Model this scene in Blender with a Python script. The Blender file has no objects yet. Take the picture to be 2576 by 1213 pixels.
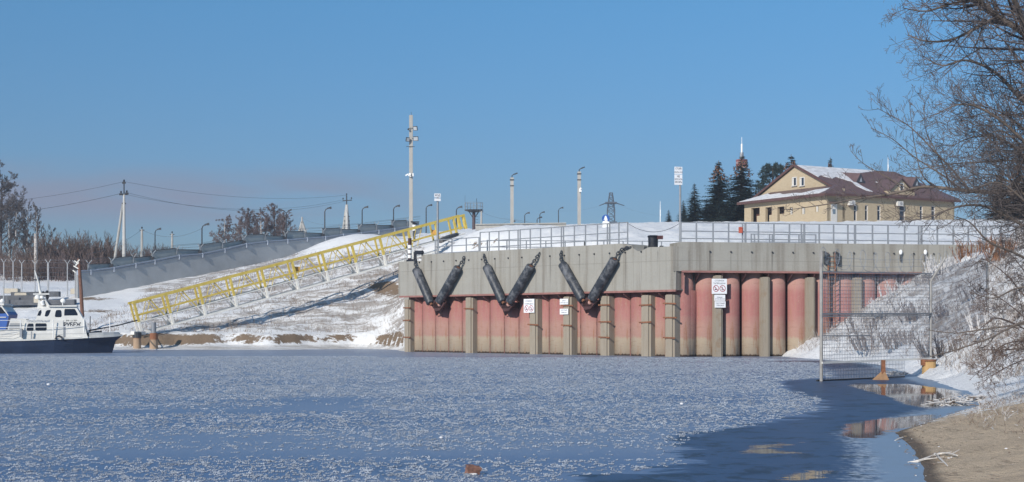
import bpy, bmesh, math, random
import numpy as np
from mathutils import Vector, Matrix, noise
R = math.radians
random.seed(7)
scene = bpy.context.scene
COL = scene.collection

# ------------------------------------------------------------ camera
FPX, HZ, CH = 3800.0, 822.0, 1.8        # focal length, horizon row and eye height, for a 2576 x 1213 frame
cam_d = bpy.data.cameras.new("camera")
cam_d.sensor_width = 36.0
cam_d.lens = FPX / 2576 * 36.0
cam_d.shift_y = (HZ - 606.5) / 2576
cam_d.clip_start = 0.5
cam_d.clip_end = 9000
cam = bpy.data.objects.new("camera", cam_d)
COL.objects.link(cam)
cam.location = (0, 0, CH)
cam.rotation_euler = (R(90), 0, 0)
scene.camera = cam

# ------------------------------------------------------------ light
SUN_AZ, SUN_EL = 33.0, 28.0             # from behind the viewer's left shoulder
world = bpy.data.worlds.new("World")
scene.world = world
world.use_nodes = True
wn = world.node_tree
bg = wn.nodes["Background"]
sky = wn.nodes.new("ShaderNodeTexSky")
sky.sky_type = 'NISHITA'
sky.sun_disc = False
sky.sun_elevation = R(SUN_EL)
sky.sun_rotation = R(180 + SUN_AZ)
sky.altitude = 100
sky.air_density = 1.0
sky.dust_density = 0.4
sky.ozone_density = 1.6
# a bank of thin cloud low on the left of the view
tc = wn.nodes.new("ShaderNodeTexCoord")
mp = wn.nodes.new("ShaderNodeMapping"); mp.inputs['Scale'].default_value = (7.0, 7.0, 40.0)
mp.inputs['Location'].default_value = (1.3, 0.2, 2.0)
nz = wn.nodes.new("ShaderNodeTexNoise"); nz.inputs['Scale'].default_value = 1.0
nz.inputs['Detail'].default_value = 4.0; nz.inputs['Roughness'].default_value = 0.42
wn.links.new(tc.outputs['Generated'], mp.inputs['Vector'])
wn.links.new(mp.outputs['Vector'], nz.inputs['Vector'])
sep = wn.nodes.new("ShaderNodeSeparateXYZ"); wn.links.new(tc.outputs['Generated'], sep.inputs[0])
def wmath(op, a, b=None, c=None):
    n = wn.nodes.new("ShaderNodeMath"); n.operation = op
    for i, v in enumerate((a, b, c)):
        if v is None: continue
        if isinstance(v, (int, float)): n.inputs[i].default_value = v
        else: wn.links.new(v, n.inputs[i])
    return n.outputs[0]
def wrange(v, a, b):
    n = wn.nodes.new("ShaderNodeMapRange"); n.interpolation_type = 'SMOOTHSTEP'
    wn.links.new(v, n.inputs[0]); n.inputs[1].default_value = a; n.inputs[2].default_value = b
    return n.outputs[0]
zlo = wrange(sep.outputs['Z'], 0.058, 0.080)
zhi = wrange(sep.outputs['Z'], 0.112, 0.082)
xm = wrange(sep.outputs['X'], -0.03, -0.14)
cl = wmath('MULTIPLY', wmath('MULTIPLY', zlo, zhi), xm)
cl = wmath('MULTIPLY', cl, wrange(nz.outputs['Fac'], 0.33, 0.55))
cl = wmath('MULTIPLY', cl, 0.85)
mx = wn.nodes.new("ShaderNodeMix"); mx.data_type = 'RGBA'
wn.links.new(cl, mx.inputs[0])
tint = wn.nodes.new("ShaderNodeMix"); tint.data_type = 'RGBA'; tint.blend_type = 'MULTIPLY'
tint.inputs[0].default_value = 1.0
rmp = wn.nodes.new("ShaderNodeValToRGB")
for i_, (pos_, col_) in enumerate(((0.0, (0.36, 0.47, 0.74)), (0.08, (0.385, 0.555, 0.81)), (0.30, (0.41, 0.90, 1.16)))):
    e_ = rmp.color_ramp.elements[i_] if i_ < 2 else rmp.color_ramp.elements.new(pos_)
    e_.position = pos_; e_.color = (*col_, 1)
wn.links.new(sep.outputs['Z'], rmp.inputs[0]); wn.links.new(rmp.outputs[0], tint.inputs[7])
wn.links.new(sky.outputs[0], tint.inputs[6])
wn.links.new(tint.outputs[2], mx.inputs[6]); mx.inputs[7].default_value = (2.75, 3.0, 4.1, 1)
wn.links.new(mx.outputs[2], bg.inputs['Color'])
bg.inputs['Strength'].default_value = 0.1

sun_d = bpy.data.lights.new("sun", 'SUN')
sun_d.energy = 4.8
sun_d.angle = R(0.53)
sun_d.color = (1.0, 0.93, 0.83)
sun = bpy.data.objects.new("sun", sun_d)
COL.objects.link(sun)
S_DIR = Vector((-math.sin(R(SUN_AZ)) * math.cos(R(SUN_EL)), -math.cos(R(SUN_AZ)) * math.cos(R(SUN_EL)), math.sin(R(SUN_EL))))
sun.rotation_euler = (-S_DIR).to_track_quat('-Z', 'Y').to_euler()
sun.location = S_DIR * 200

scene.view_settings.view_transform = 'Standard'
scene.view_settings.look = 'None'
scene.view_settings.exposure = 0.0
scene.view_settings.gamma = 1.0

# ------------------------------------------------------------ mapping helpers
def P(px, py, Y):
    return Vector(((px - 1288) * Y / FPX, Y, CH + (HZ - py) * Y / FPX))
def ZH(py, Y):
    return CH + (HZ - py) * Y / FPX
def hit_line(px, p, d):
    """point of the vertical plane through p with horizontal direction d that lies at image column px"""
    k = (px - 1288) / FPX
    s = (k * p[1] - p[0]) / (d[0] - k * d[1])
    return s

# ------------------------------------------------------------ materials
MATS = {}
def nmat(name):
    m = bpy.data.materials.new(name); m.use_nodes = True
    return m, m.node_tree, m.node_tree.nodes["Principled BSDF"]
def pmat(name, col, rough=0.6, var=0.14, scale=4.0, metal=0.0, bump=0.0, spec=0.4, stretch=(1, 1, 1), col2=None, coat=0.0):
    if name in MATS: return MATS[name]
    m, nt, b = nmat(name)
    tc = nt.nodes.new("ShaderNodeTexCoord")
    mp = nt.nodes.new("ShaderNodeMapping"); mp.inputs['Scale'].default_value = stretch
    nt.links.new(tc.outputs['Object'], mp.inputs[0])
    n = nt.nodes.new("ShaderNodeTexNoise"); n.inputs['Scale'].default_value = scale
    n.inputs['Detail'].default_value = 6; n.inputs['Roughness'].default_value = 0.62
    nt.links.new(mp.outputs[0], n.inputs['Vector'])
    r = nt.nodes.new("ShaderNodeValToRGB")
    c1 = tuple(max(0, c * (1 - var)) for c in col)
    c2 = col2 if col2 else tuple(min(1, c * (1 + var)) for c in col)
    r.color_ramp.elements[0].position = 0.3; r.color_ramp.elements[0].color = (*c1, 1)
    r.color_ramp.elements[1].position = 0.7; r.color_ramp.elements[1].color = (*c2, 1)
    nt.links.new(n.outputs['Fac'], r.inputs[0])
    nt.links.new(r.outputs[0], b.inputs['Base Color'])
    b.inputs['Roughness'].default_value = rough
    b.inputs['Metallic'].default_value = metal
    b.inputs['Specular IOR Level'].default_value = spec
    if bump:
        bp = nt.nodes.new("ShaderNodeBump"); bp.inputs['Strength'].default_value = bump
        bp.inputs['Distance'].default_value = 0.05
        nt.links.new(n.outputs['Fac'], bp.inputs['Height']); nt.links.new(bp.outputs[0], b.inputs['Normal'])
    MATS[name] = m
    return m

class NT:
    """small helper to write shader maths"""
    def __init__(s, nt): s.nt = nt
    def _in(s, sock, v):
        if v is None: return
        if isinstance(v, (int, float)): sock.default_value = v
        elif isinstance(v, tuple): sock.default_value = (*v, 1) if len(v) == 3 and len(sock.default_value) == 4 else v
        else: s.nt.links.new(v, sock)
    def math(s, op, a, b=None, c=None, clamp=False):
        n = s.nt.nodes.new("ShaderNodeMath"); n.operation = op; n.use_clamp = clamp
        for i, v in enumerate((a, b, c)): s._in(n.inputs[i], v)
        return n.outputs[0]
    def rng(s, v, a, b, lo=0.0, hi=1.0):
        n = s.nt.nodes.new("ShaderNodeMapRange"); n.interpolation_type = 'SMOOTHSTEP'
        s._in(n.inputs[0], v)
        for i, q in enumerate((a, b, lo, hi)): s._in(n.inputs[i + 1], q)
        return n.outputs[0]
    def mix(s, f, a, b, mode='MIX'):
        n = s.nt.nodes.new("ShaderNodeMix"); n.data_type = 'RGBA'; n.blend_type = mode
        s._in(n.inputs[0], f); s._in(n.inputs[6], a); s._in(n.inputs[7], b)
        return n.outputs[2]
    def coord(s, which='Object', scale=(1, 1, 1), loc=(0, 0, 0)):
        t = s.nt.nodes.new("ShaderNodeTexCoord"); m = s.nt.nodes.new("ShaderNodeMapping")
        m.inputs['Scale'].default_value = scale; m.inputs['Location'].default_value = loc
        s.nt.links.new(t.outputs[which], m.inputs[0]); return m.outputs[0]
    def noise(s, vec, scale, detail=4, rough=0.55, dist=0.0):
        n = s.nt.nodes.new("ShaderNodeTexNoise"); s.nt.links.new(vec, n.inputs['Vector'])
        n.inputs['Scale'].default_value = scale; n.inputs['Detail'].default_value = detail
        n.inputs['Roughness'].default_value = rough; n.inputs['Distortion'].default_value = dist
        return n.outputs['Fac']
    def vor(s, vec, scale, feature='F1', rnd=1.0):
        n = s.nt.nodes.new("ShaderNodeTexVoronoi"); n.feature = feature
        s.nt.links.new(vec, n.inputs['Vector']); n.inputs['Scale'].default_value = scale
        n.inputs['Randomness'].default_value = rnd
        return n.outputs['Distance']
    def sep(s, vec):
        n = s.nt.nodes.new("ShaderNodeSeparateXYZ"); s.nt.links.new(vec, n.inputs[0]); return n.outputs
    def attr(s, name):
        n = s.nt.nodes.new("ShaderNodeAttribute"); n.attribute_name = name; return n
    def bump(s, h, strength, dist=0.1):
        n = s.nt.nodes.new("ShaderNodeBump"); n.inputs['Strength'].default_value = strength
        n.inputs['Distance'].default_value = dist
        s.nt.links.new(h, n.inputs['Height']); return n.outputs[0]

# ------------------------------------------------------------ mesh builder
class MB:
    def __init__(s): s.v = []; s.f = []; s.m = []; s.mi = 0
    def add(s, vs, fs):
        b = len(s.v); s.v.extend([tuple(v) for v in vs])
        for f in fs: s.f.append(tuple(b + i for i in f)); s.m.append(s.mi)
        return s
    def box(s, c, size, ax=None):
        """box centred on c; ax = (x axis, y axis, z axis)"""
        hx, hy, hz = (q / 2 for q in size)
        X, Y, Z = ax if ax else (Vector((1, 0, 0)), Vector((0, 1, 0)), Vector((0, 0, 1)))
        c = Vector(c)
        vs = [c + X * (a * hx) + Y * (b * hy) + Z * (d * hz) for d in (-1, 1) for a, b in ((-1, -1), (1, -1), (1, 1), (-1, 1))]
        return s.add(vs, [(3, 2, 1, 0), (4, 5, 6, 7), (0, 1, 5, 4), (1, 2, 6, 5), (2, 3, 7, 6), (3, 0, 4, 7)])
    def beam(s, a, b, w, h=None, up=Vector((0, 0, 1))):
        a = Vector(a); b = Vector(b); h = h or w
        d = (b - a); L = d.length
        if L < 1e-6: return s
        d /= L
        side = d.cross(up)
        if side.length < 1e-4: side = Vector((1, 0, 0))
        side.normalize(); u = side.cross(d).normalized()
        return s.box((a + b) / 2, (L, w, h), (d, side, u))
    def tube(s, pts, rad, n=8, caps=True):
        pts = [Vector(p) for p in pts]
        if not isinstance(rad, (list, tuple)): rad = [rad] * len(pts)
        ring = []; ref = None
        base = len(s.v)
        for i, p in enumerate(pts):
            d = (pts[min(i + 1, len(pts) - 1)] - pts[max(i - 1, 0)])
            if d.length < 1e-9: d = Vector((0, 0, 1))
            d.normalize()
            if ref is None:
                ref = Vector((0, 0, 1)) if abs(d.z) < 0.9 else Vector((1, 0, 0))
            a = d.cross(ref)
            if a.length < 1e-5: a = d.cross(Vector((0.3, 0.5, 0.8)))
            a.normalize(); b = a.cross(d).normalized(); ref = b
            for k in range(n):
                t = 2 * math.pi * k / n
                s.v.append(tuple(p + (a * math.cos(t) + b * math.sin(t)) * rad[i]))
        for i in range(len(pts) - 1):
            for k in range(n):
                q = base + i * n + k; q2 = base + i * n + (k + 1) % n
                s.f.append((q, q + n, q2 + n, q2)); s.m.append(s.mi)
        if caps and n > 2:
            s.f.append(tuple(base + k for k in range(n))); s.m.append(s.mi)
            e = base + (len(pts) - 1) * n
            s.f.append(tuple(e + k for k in reversed(range(n)))); s.m.append(s.mi)
        return s
    def prism(s, poly, vec):
        """flat polygon (3-D points) pushed along vec"""
        poly = [Vector(p) for p in poly]; vec = Vector(vec); n = len(poly)
        vs = poly + [p + vec for p in poly]
        fs = [tuple(reversed(range(n))), tuple(range(n, 2 * n))]
        fs += [(i, (i + 1) % n, n + (i + 1) % n, n + i) for i in range(n)]
        return s.add(vs, fs)
    def ball(s, c, r, sx=1, sy=1, sz=1, nu=10, nv=7):
        c = Vector(c); vs = [c + Vector((0, 0, -r * sz))]
        for j in range(1, nv):
            ph = -math.pi / 2 + math.pi * j / nv
            for i in range(nu):
                t = 2 * math.pi * i / nu
                vs.append(c + Vector((r * sx * math.cos(ph) * math.cos(t), r * sy * math.cos(ph) * math.sin(t), r * sz * math.sin(ph))))
        vs.append(c + Vector((0, 0, r * sz))); fs = []
        for i in range(nu): fs.append((0, 1 + (i + 1) % nu, 1 + i))
        for j in range(nv - 2):
            for i in range(nu):
                a = 1 + j * nu + i; b = 1 + j * nu + (i + 1) % nu
                fs.append((a, b, b + nu, a + nu))
        e = len(vs) - 1
        for i in range(nu): fs.append((e, e - nu + i, e - nu + (i + 1) % nu))
        return s.add(vs, fs)

def link(name, mb, mats, parent=None, smooth=False, origin=None):
    """ONE mesh object from a builder holding world coordinates; origin = where its own zero sits"""
    if not isinstance(mats, (list, tuple)): mats = [mats]
    o3 = Vector((0, 0, 0))
    if parent is not None:
        o3 = wloc(parent)
    org = Vector(origin) if origin is not None else o3
    me = bpy.data.meshes.new(name)
    me.from_pydata([(v[0] - org.x, v[1] - org.y, v[2] - org.z) for v in mb.v], [], mb.f)
    for m in mats: me.materials.append(m)
    if len(mats) > 1: me.polygons.foreach_set("material_index", mb.m)
    if smooth: me.polygons.foreach_set("use_smooth", [True] * len(me.polygons))
    me.update()
    o = bpy.data.objects.new(name, me); COL.objects.link(o)
    o.location = org - o3
    if parent is not None: o.parent = parent
    o["_w"] = [org.x, org.y, org.z]
    return o
def wloc(o): return Vector(o["_w"])
def thing(name, loc, label, cat, group=None):
    o = bpy.data.objects.new(name, None); COL.objects.link(o)
    o.empty_display_size = 0.3
    o.location = loc; o["_w"] = list(loc)
    return tag(o, label, cat, group)
def tag(o, label=None, cat=None, group=None, kind=None):
    if label: o["label"] = label
    if cat: o["category"] = cat
    if group: o["group"] = group
    if kind: o["kind"] = kind
    return o
def dup(root, loc, rotz=0.0, label=None, sc=None):
    r = root.copy(); COL.objects.link(r); r.location = loc; r.rotation_euler = (0, 0, rotz)
    if sc: r.scale = sc
    r["_w"] = list(loc)
    if label: r["label"] = label
    for ch in list(root.children):
        c = ch.copy(); COL.objects.link(c); c.parent = r
        for g in list(ch.children):
            d = g.copy(); COL.objects.link(d); d.parent = c
    return r

def text_mb(mb, body, size, org, X, Z, off=Vector((0, 0, 0)), bold=0.0, sx=1.0):
    """lettering lying in the plane (X, Z) centred on org"""
    cu = bpy.data.curves.new("lettering", 'FONT'); cu.body = body; cu.size = size
    cu.align_x = 'CENTER'; cu.align_y = 'CENTER'; cu.offset = bold * size
    ob = bpy.data.objects.new("lettering", cu); COL.objects.link(ob)
    dg = bpy.context.evaluated_depsgraph_get(); dg.update()
    me = bpy.data.meshes.new_from_object(ob.evaluated_get(dg))
    org = Vector(org); 
    mb.add([org + X * (v.co.x * sx) + Z * v.co.y + off for v in me.vertices], [tuple(p.vertices) for p in me.polygons])
    bpy.data.objects.remove(ob); bpy.data.curves.remove(cu); bpy.data.meshes.remove(me)

def smooth01(t): t = np.clip(t, 0, 1); return t * t * (3 - 2 * t)
def ss(a, b, x): return smooth01((x - a) / (b - a))

# ------------------------------------------------------------ quay lines
A0 = Vector((-7.9, 108.6)); A1 = Vector((9.76, 90.0))
tA = (A1 - A0).normalized(); nA = Vector((tA.y, -tA.x))       # towards the water
B0 = Vector((9.77, 90.0)); B1 = Vector((36.5, 95.2))
tB = (B1 - B0).normalized(); nB = Vector((tB.y, -tB.x))
LA = (A1 - A0).length; LB = (B1 - B0).length
DECK = 6.9
def onA(px, off=0.0):
    p = A0 + nA * off; return p, hit_line(px, p, tA)
def ptA(s, off, z): q = A0 + tA * s + nA * off; return Vector((q.x, q.y, z))
def ptB(s, off, z): q = B0 + tB * s + nB * off; return Vector((q.x, q.y, z))
def imA(px, py, off=0.0):
    s = onA(px, off)[1]; q = A0 + nA * off + tA * s; return Vector((q.x, q.y, ZH(py, q.y)))
def sB(px, off=0.0): return hit_line(px, B0 + nB * off, tB)
def imB(px, py, off=0.0):
    s = sB(px, off); q = B0 + nB * off + tB * s; return Vector((q.x, q.y, ZH(py, q.y)))

# ------------------------------------------------------------ terrain
FEN0 = Vector((-42.0, 146.0)); FEN1 = Vector((-13.6, 180.0)); tF = (FEN1 - FEN0).normalized()
def fenY(px):
    s = hit_line(px, FEN0, tF); return (FEN0 + tF * s).y
ctrl_px = [
 (1000, 876, 118.2), (720, 877, 118), (500, 877, 118), (300, 877, 118), (100, 873, 118.5), (-200, 873, 118.5), (-500, 873, 118.5),
 (1000, 832, 123), (720, 835, 123), (500, 838, 122.5), (330, 842, 122),
 (1000, 760, 129.5), (1000, 705, 134), (1000, 645, 140), (1000, 612, 150),
 (860, 790, 128), (860, 720, 134.5), (860, 670, 141), (860, 628, 150),
 (720, 800, 128), (720, 745, 135), (720, 700, 141), (720, 665, 149), (720, 650, 164),
 (600, 810, 127), (600, 760, 134), (600, 715, 142), (600, 690, 150),
 (500, 815, 127), (500, 770, 134), (500, 738, 143), (506, 694, 156),
 (330, 818, 127), (330, 785, 136), (330, 760, 144), (345, 722, 151),
 (200, 820, 127), (200, 795, 135), (200, 765, 142), (195, 747, 147),
 (80, 825, 127), (80, 800, 135), (80, 775, 142), (80, 750, 150), (80, 712, 172), (80, 680, 215),
 (-200, 825, 127), (-200, 775, 142), (-200, 712, 172), (-200, 680, 215), (-500, 775, 142), (-500, 700, 180),
 (1000, 600, 181), (860, 612, 174), (300, 700, 175), (450, 672, 185), (650, 640, 200),
 (1100, 632, 124), (1100, 604, 140), (1190, 584, 148), (1120, 588, 165), (1060, 592, 172),
 (1300, 614, 118), (1300, 591, 131), (1300, 577, 146), (1300, 573, 180),
 (1500, 609, 114), (1500, 586, 126), (1500, 572, 146), (1500, 568, 182),
 (1700, 606, 110), (1700, 580, 123), (1700, 565, 146), (1700, 560, 190),
 (1950, 602, 110), (1950, 577, 123), (1950, 564, 150), (1950, 559, 188),
 (2300, 602, 110), (2300, 577, 125), (2300, 562, 150), (2300, 557, 190),
 (2600, 602, 110), (2600, 565, 140), (2600, 552, 190), (3000, 602, 110), (3000, 555, 190),
]
ctrl = [tuple(P(*c)) for c in ctrl_px]
ctrl += [(-10, 235, 16.6), (30, 235, 17.0), (85, 235, 17.0), (-70, 260, 11.0), (-10, 300, 15.5), (80, 300, 16.5), (-70, 320, 11.0), (-40, 230, 11.5),
         (-50, 108, -1.5), (-30, 108, -1.5), (-12, 110, -1.4), (-80, 108, -1.5)]
_c = np.array(ctrl); _n = len(_c)
def _U(r2): return 0.5 * r2 * np.log(r2 + 1e-9)
_K = _U(((_c[:, None, :2] - _c[None, :, :2]) ** 2).sum(-1)) + np.eye(_n) * 4.0
_Pm = np.hstack([np.ones((_n, 1)), _c[:, :2]])
_M = np.block([[_K, _Pm], [_Pm.T, np.zeros((3, 3))]])
_w = np.linalg.solve(_M, np.concatenate([_c[:, 2], np.zeros(3)]))
def rbf(x, y):
    x = np.clip(x, -75, 95); y = np.clip(y, 108, 310)
    out = _w[_n] + _w[_n + 1] * x + _w[_n + 2] * y
    for i in range(_n):
        out = out + _w[i] * _U((x - _c[i, 0]) ** 2 + (y - _c[i, 1]) ** 2)
    return out
SHORE = [(1.2, -20), (2.2, 0), (3.4, 9), (4.75, 17.5), (5.75, 22.0), (6.4, 25.6), (8.2, 29.5), (10.6, 34.5), (12.3, 40.5), (13.2, 46), (14.3, 53), (15.7, 61), (17.4, 72), (17.4, 81), (16.4, 88), (16.2, 96)]
def seg_dist(x, y, poly):
    best = np.full(np.shape(x), 1e9)
    for (x0, y0), (x1, y1) in zip(poly[:-1], poly[1:]):
        dx, dy = x1 - x0, y1 - y0
        t = np.clip(((x - x0) * dx + (y - y0) * dy) / (dx * dx + dy * dy), 0, 1)
        best = np.minimum(best, np.hypot(x - x0 - t * dx, y - y0 - t * dy))
    return best
_sx = np.array([p[0] for p in SHORE]); _sy = np.array([p[1] for p in SHORE])
def shore_sd(x, y):
    """positive on the right-hand bank, negative over the water"""
    d = seg_dist(x, y, SHORE)
    return np.where(x > np.interp(y, _sy, _sx), d, -d)
def bank(x, y):
    d = shore_sd(x, y)
    k = ss(24, 62, y)                     # near: low sand beach; far: a steep snowy embankment
    near = np.interp(d, [-3, 0, 0.5, 2.0, 4.5, 9, 16, 30], [-1.0, -0.02, 0.10, 0.34, 0.95, 2.6, 5.0, 7.5])
    far = np.interp(d, [-3, 0, 0.6, 2.5, 7, 11, 14, 40], [-1.2, -0.02, 0.35, 1.3, 4.0, 6.1, 6.9, 7.6])
    return near * (1 - k) + far * k
def behind(x, y):
    """distance behind the quay front (positive = land side)"""
    dA = -((x - A0.x) * nA.x + (y - A0.y) * nA.y)
    dB = -((x - B0.x) * nB.x + (y - B0.y) * nB.y)
    return np.where(x < 9.85, dA, dB)
def height(x, y):
    x = np.asarray(x, float); y = np.asarray(y, float)
    rb = rbf(x, y)
    # ledge cut by the river along the left shore
    lo = 0.38 * rb + 0.88 * ss(0.62, 0.95, rb + 0.13 * np.sin(x * 0.63 + 0.4) + 0.08 * np.sin(x * 1.31 + 2) + 0.05 * np.sin(x * 2.9 + y))
    rb = rb + np.where(x < -7.75, 1.25 * np.exp(-((x + 16.5) / 5.5) ** 2 - ((y - 152) / 4.2) ** 2) + 0.5 * np.exp(-((x + 27) / 5) ** 2 - ((y - 150) / 2.5) ** 2), 0)
    rb_l = np.where((rb < 1.5) & (rb > 0), lo, rb)
    b = behind(x, y)
    mix = ss(8.5, 14.5, b)
    land = np.where(x < -7.75, rb_l, (DECK - 0.12) * (1 - mix) + np.maximum(rb, DECK - 0.12) * mix)
    bk = np.minimum(bank(x, y), 7.0)
    out = np.where(x < -7.75, rb_l, np.where(b > 2.15, land, bk))
    out = np.where((x < -7.75) & (y < 112), -1.5, out)
    return out
def gz(x, y): return float(height(np.array([x]), np.array([y]))[0])

def axis(parts):
    a = []
    for lo, hi, st in parts:
        n = max(1, int(round((hi - lo) / st)))
        a += [lo + (hi - lo) * i / n for i in range(n)]
    return np.array(a + [parts[-1][1]])
def behind_one(x, y): return -((x - B0.x) * nB.x + (y - B0.y) * nB.y)
gx = axis([(-3000, -800, 550), (-800, -200, 150), (-200, -80, 20), (-80, -48, 2.0), (-48, 2, 0.42), (2, 24, 0.24), (24, 42, 0.6), (42, 90, 2.5), (90, 200, 20), (200, 800, 150), (800, 3000, 550)])
gy = axis([(-40, 6, 3.0), (6, 60, 0.25), (60, 112, 0.45), (112, 160, 0.36), (160, 200, 0.8), (200, 320, 5), (320, 900, 90), (900, 6000, 850)])
GX, GY = np.meshgrid(gx, gy)
GZ = height(GX, GY)
n_i, n_j = GX.shape
soil = np.zeros(GX.shape); grass = np.zeros(GX.shape); sand = np.zeros(GX.shape)
for i in range(n_i):
    for j in range(n_j):
        x, y, z = GX[i, j], GY[i, j], GZ[i, j]
        if y > 240 or x < -75 or x > 70 or y < 5: continue
        if z < -0.6: continue
        b = 1.0
        on_deck = (x > -7.75) and 0 < behind(x, y) < 9
        n1 = noise.noise((x * 0.32, y * 0.32, 1.0)); n2 = noise.noise((x * 1.1, y * 1.1, 4.0)); n3 = noise.noise((x * 2.9, y * 2.9, 9.0))
        amp = 0.05 if on_deck else 1.0
        if x > -7.75 and behind(x, y) >= 9: amp = 0.8
        if x > 2 and y < 40 and z < 2: amp = 0.3
        road = (x < -10) and (140 < y < 176)
        if road: amp = 0.4
        if x > 12 and 46 < y < 95 and behind_one(x, y) < 0.5: amp = 1.7
        GZ[i, j] += amp * (0.26 * n1 + 0.17 * n2 + 0.11 * n3) * min(1.0, max(0.0, (z + 0.1) * 2.0))
# cover maps
YY, XX = GY, GX
pxs = 1288 + FPX * XX / np.maximum(YY, 1); pys = HZ - FPX * (GZ - CH) / np.maximum(YY, 1)
def blob(cx, cy, rx, ry, p=1.0): return p * np.exp(-(((pxs - cx) / rx) ** 2 + ((pys - cy) / ry) ** 2))
leftland = (XX < -7.75) & (YY > 112)
soil += leftland * (ss(0.25, 0.62, GZ) * ss(1.45, 1.0, GZ) * (0.78 + 0.35 * np.sin(XX * 0.45 + 1.0) * np.sin(XX * 0.17) + 0.2 * np.sin(XX * 1.7)))
soil += leftland * (blob(960, 722, 45, 20, .9) + blob(1000, 740, 30, 25, .5) + blob(820, 775, 60, 16, .35) + blob(640, 830, 60, 9, .3))
soil += leftland * (blob(690, 645, 22, 10, .8) + blob(620, 664, 40, 6, .6) + blob(430, 700, 60, 5, .45) + blob(230, 752, 60, 5, .8) + blob(60, 765, 90, 4, .7) + blob(250, 783, 50, 6, .75) + blob(330, 860, 50, 14, .9) + blob(430, 866, 60, 8, .5))
soil += leftland * (blob(985, 866, 50, 9, .75) + blob(1005, 840, 22, 24, .6))
soil += leftland * (blob(880, 650, 20, 8, .5) + blob(760, 660, 30, 8, .5) + blob(900, 640, 60, 10, .3))
soil += ((XX > -7.75) & (YY > 100)) * (blob(1200, 617, 22, 7, 1.0) + blob(1245, 609, 10, 6, .9) + blob(1120, 600, 26, 8, .7))
grass += leftland * ss(1.0, 2.0, GZ) * ss(10.5, 7.0, GZ) * 1.25 * ss(300, 420, pxs)
grass += leftland * ss(6.0, 9.0, GZ) * 0.25
grass += ((XX > 2) & (behind(XX, YY) < 1.0)) * ss(0.4, 1.6, GZ) * 0.8
nearbank = (XX > 2) & (YY < 60)
sand += nearbank * ss(37, 20, YY - 0.9 * shore_sd(XX, YY)) * ss(4.2, 1.2, shore_sd(XX, YY) - (30 - YY) * 0.25) * 1.1
keep = GZ > -0.55
idx = lambda i, j: i * n_j + j
faces = []
for i in range(n_i - 1):
    for j in range(n_j - 1):
        if keep[i, j] or keep[i + 1, j] or keep[i, j + 1] or keep[i + 1, j + 1]:
            faces.append((idx(i, j), idx(i, j + 1), idx(i + 1, j + 1), idx(i + 1, j)))
me = bpy.data.meshes.new("ground")
me.from_pydata(np.stack([GX, GY, GZ], -1).reshape(-1, 3).tolist(), [], faces)
at = me.attributes.new("cover", 'FLOAT_COLOR', 'POINT')
at.data.foreach_set("color", np.stack([soil.clip(0, 1), grass.clip(0, 1), sand.clip(0, 1), np.ones_like(soil)], -1).reshape(-1).astype(np.float32))
me.polygons.foreach_set("use_smooth", [True] * len(me.polygons))
ground = bpy.data.objects.new("ground", me); COL.objects.link(ground); tag(ground, kind='structure')
ground["label"] = "snow covered river bank and plateau"

m, nt, b = nmat("snow_ground"); N = NT(nt)
co = N.coord('Object'); cov = N.attr("cover"); cs = N.nt.nodes.new("ShaderNodeSeparateColor"); nt.links.new(cov.outputs['Color'], cs.inputs[0])
nA_ = N.noise(co, 0.9, 8, 0.65); nB_ = N.noise(co, 4.5, 6, 0.7); nC_ = N.noise(co, 18, 4, 0.6)
nD_ = N.noise(N.coord('Object', (0.5, 1.6, 1.6)), 1.6, 8, 0.7, 0.6)
nrm = nt.nodes.new("ShaderNodeNewGeometry"); nz_ = N.sep(nrm.outputs['Normal'])[2]
soilm = N.math('ADD', cs.outputs[0], N.math('MULTIPLY', N.math('SUBTRACT', nD_, 0.5), 1.7))
soilm = N.math('ADD', soilm, N.math('MULTIPLY', N.math('SUBTRACT', nB_, 0.5), 0.8))
soilf = N.rng(soilm, 0.42, 0.62)
nS_ = N.noise(N.coord('Object', (0.22, 0.75, 1.1)), 1.0, 9, 0.68, 0.8)
grm = N.math('ADD', N.math('MULTIPLY', cs.outputs[1], 0.50), N.math('ADD', N.math('MULTIPLY', N.math('SUBTRACT', nB_, 0.5), 0.9), N.math('MULTIPLY', N.math('SUBTRACT', nS_, 0.5), 2.8)))
grf = N.math('MULTIPLY', N.rng(grm, 0.28, 0.70), 0.76)
grf = N.math('MULTIPLY', grf, N.rng(cs.outputs[1], 0.02, 0.2))
snowc = N.mix(nA_, (0.70, 0.71, 0.735), (0.90, 0.90, 0.905))
soilc = N.mix(nC_, (0.12, 0.085, 0.06), (0.30, 0.22, 0.15))
grc = N.mix(nC_, (0.16, 0.125, 0.105), (0.34, 0.295, 0.26))
sandc = N.mix(nC_, (0.50, 0.385, 0.27), (0.66, 0.52, 0.37))
sandc = N.mix(N.math('MULTIPLY', N.rng(nA_, 0.45, 0.62), 0.5), sandc, (0.42, 0.325, 0.23))
sandc = N.mix(N.rng(N.noise(N.coord('Object', (1.6, 0.22, 1)), 5, 6, .75, .8), 0.52, 0.66), sandc, (0.31, 0.235, 0.165))
sandc = N.mix(N.rng(N.sep(co)[2], 0.07, 0.02), sandc, (0.15, 0.115, 0.085))
c = N.mix(grf, snowc, grc)
brn = N.math('MULTIPLY', N.rng(N.noise(N.coord('Object', (0.30, 0.9, 1.3), (4, 1, 2)), 1.1, 8, 0.7, 0.6), 0.56, 0.64), N.rng(cs.outputs[1], 0.25, 0.6))
c = N.mix(N.math('MULTIPLY', brn, 0.5), c, soilc)
c = N.mix(soilf, c, soilc)
lowz = N.math('MULTIPLY', N.rng(N.sep(co)[2], 0.42, 0.22), N.rng(N.sep(co)[1], 100, 112))
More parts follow.
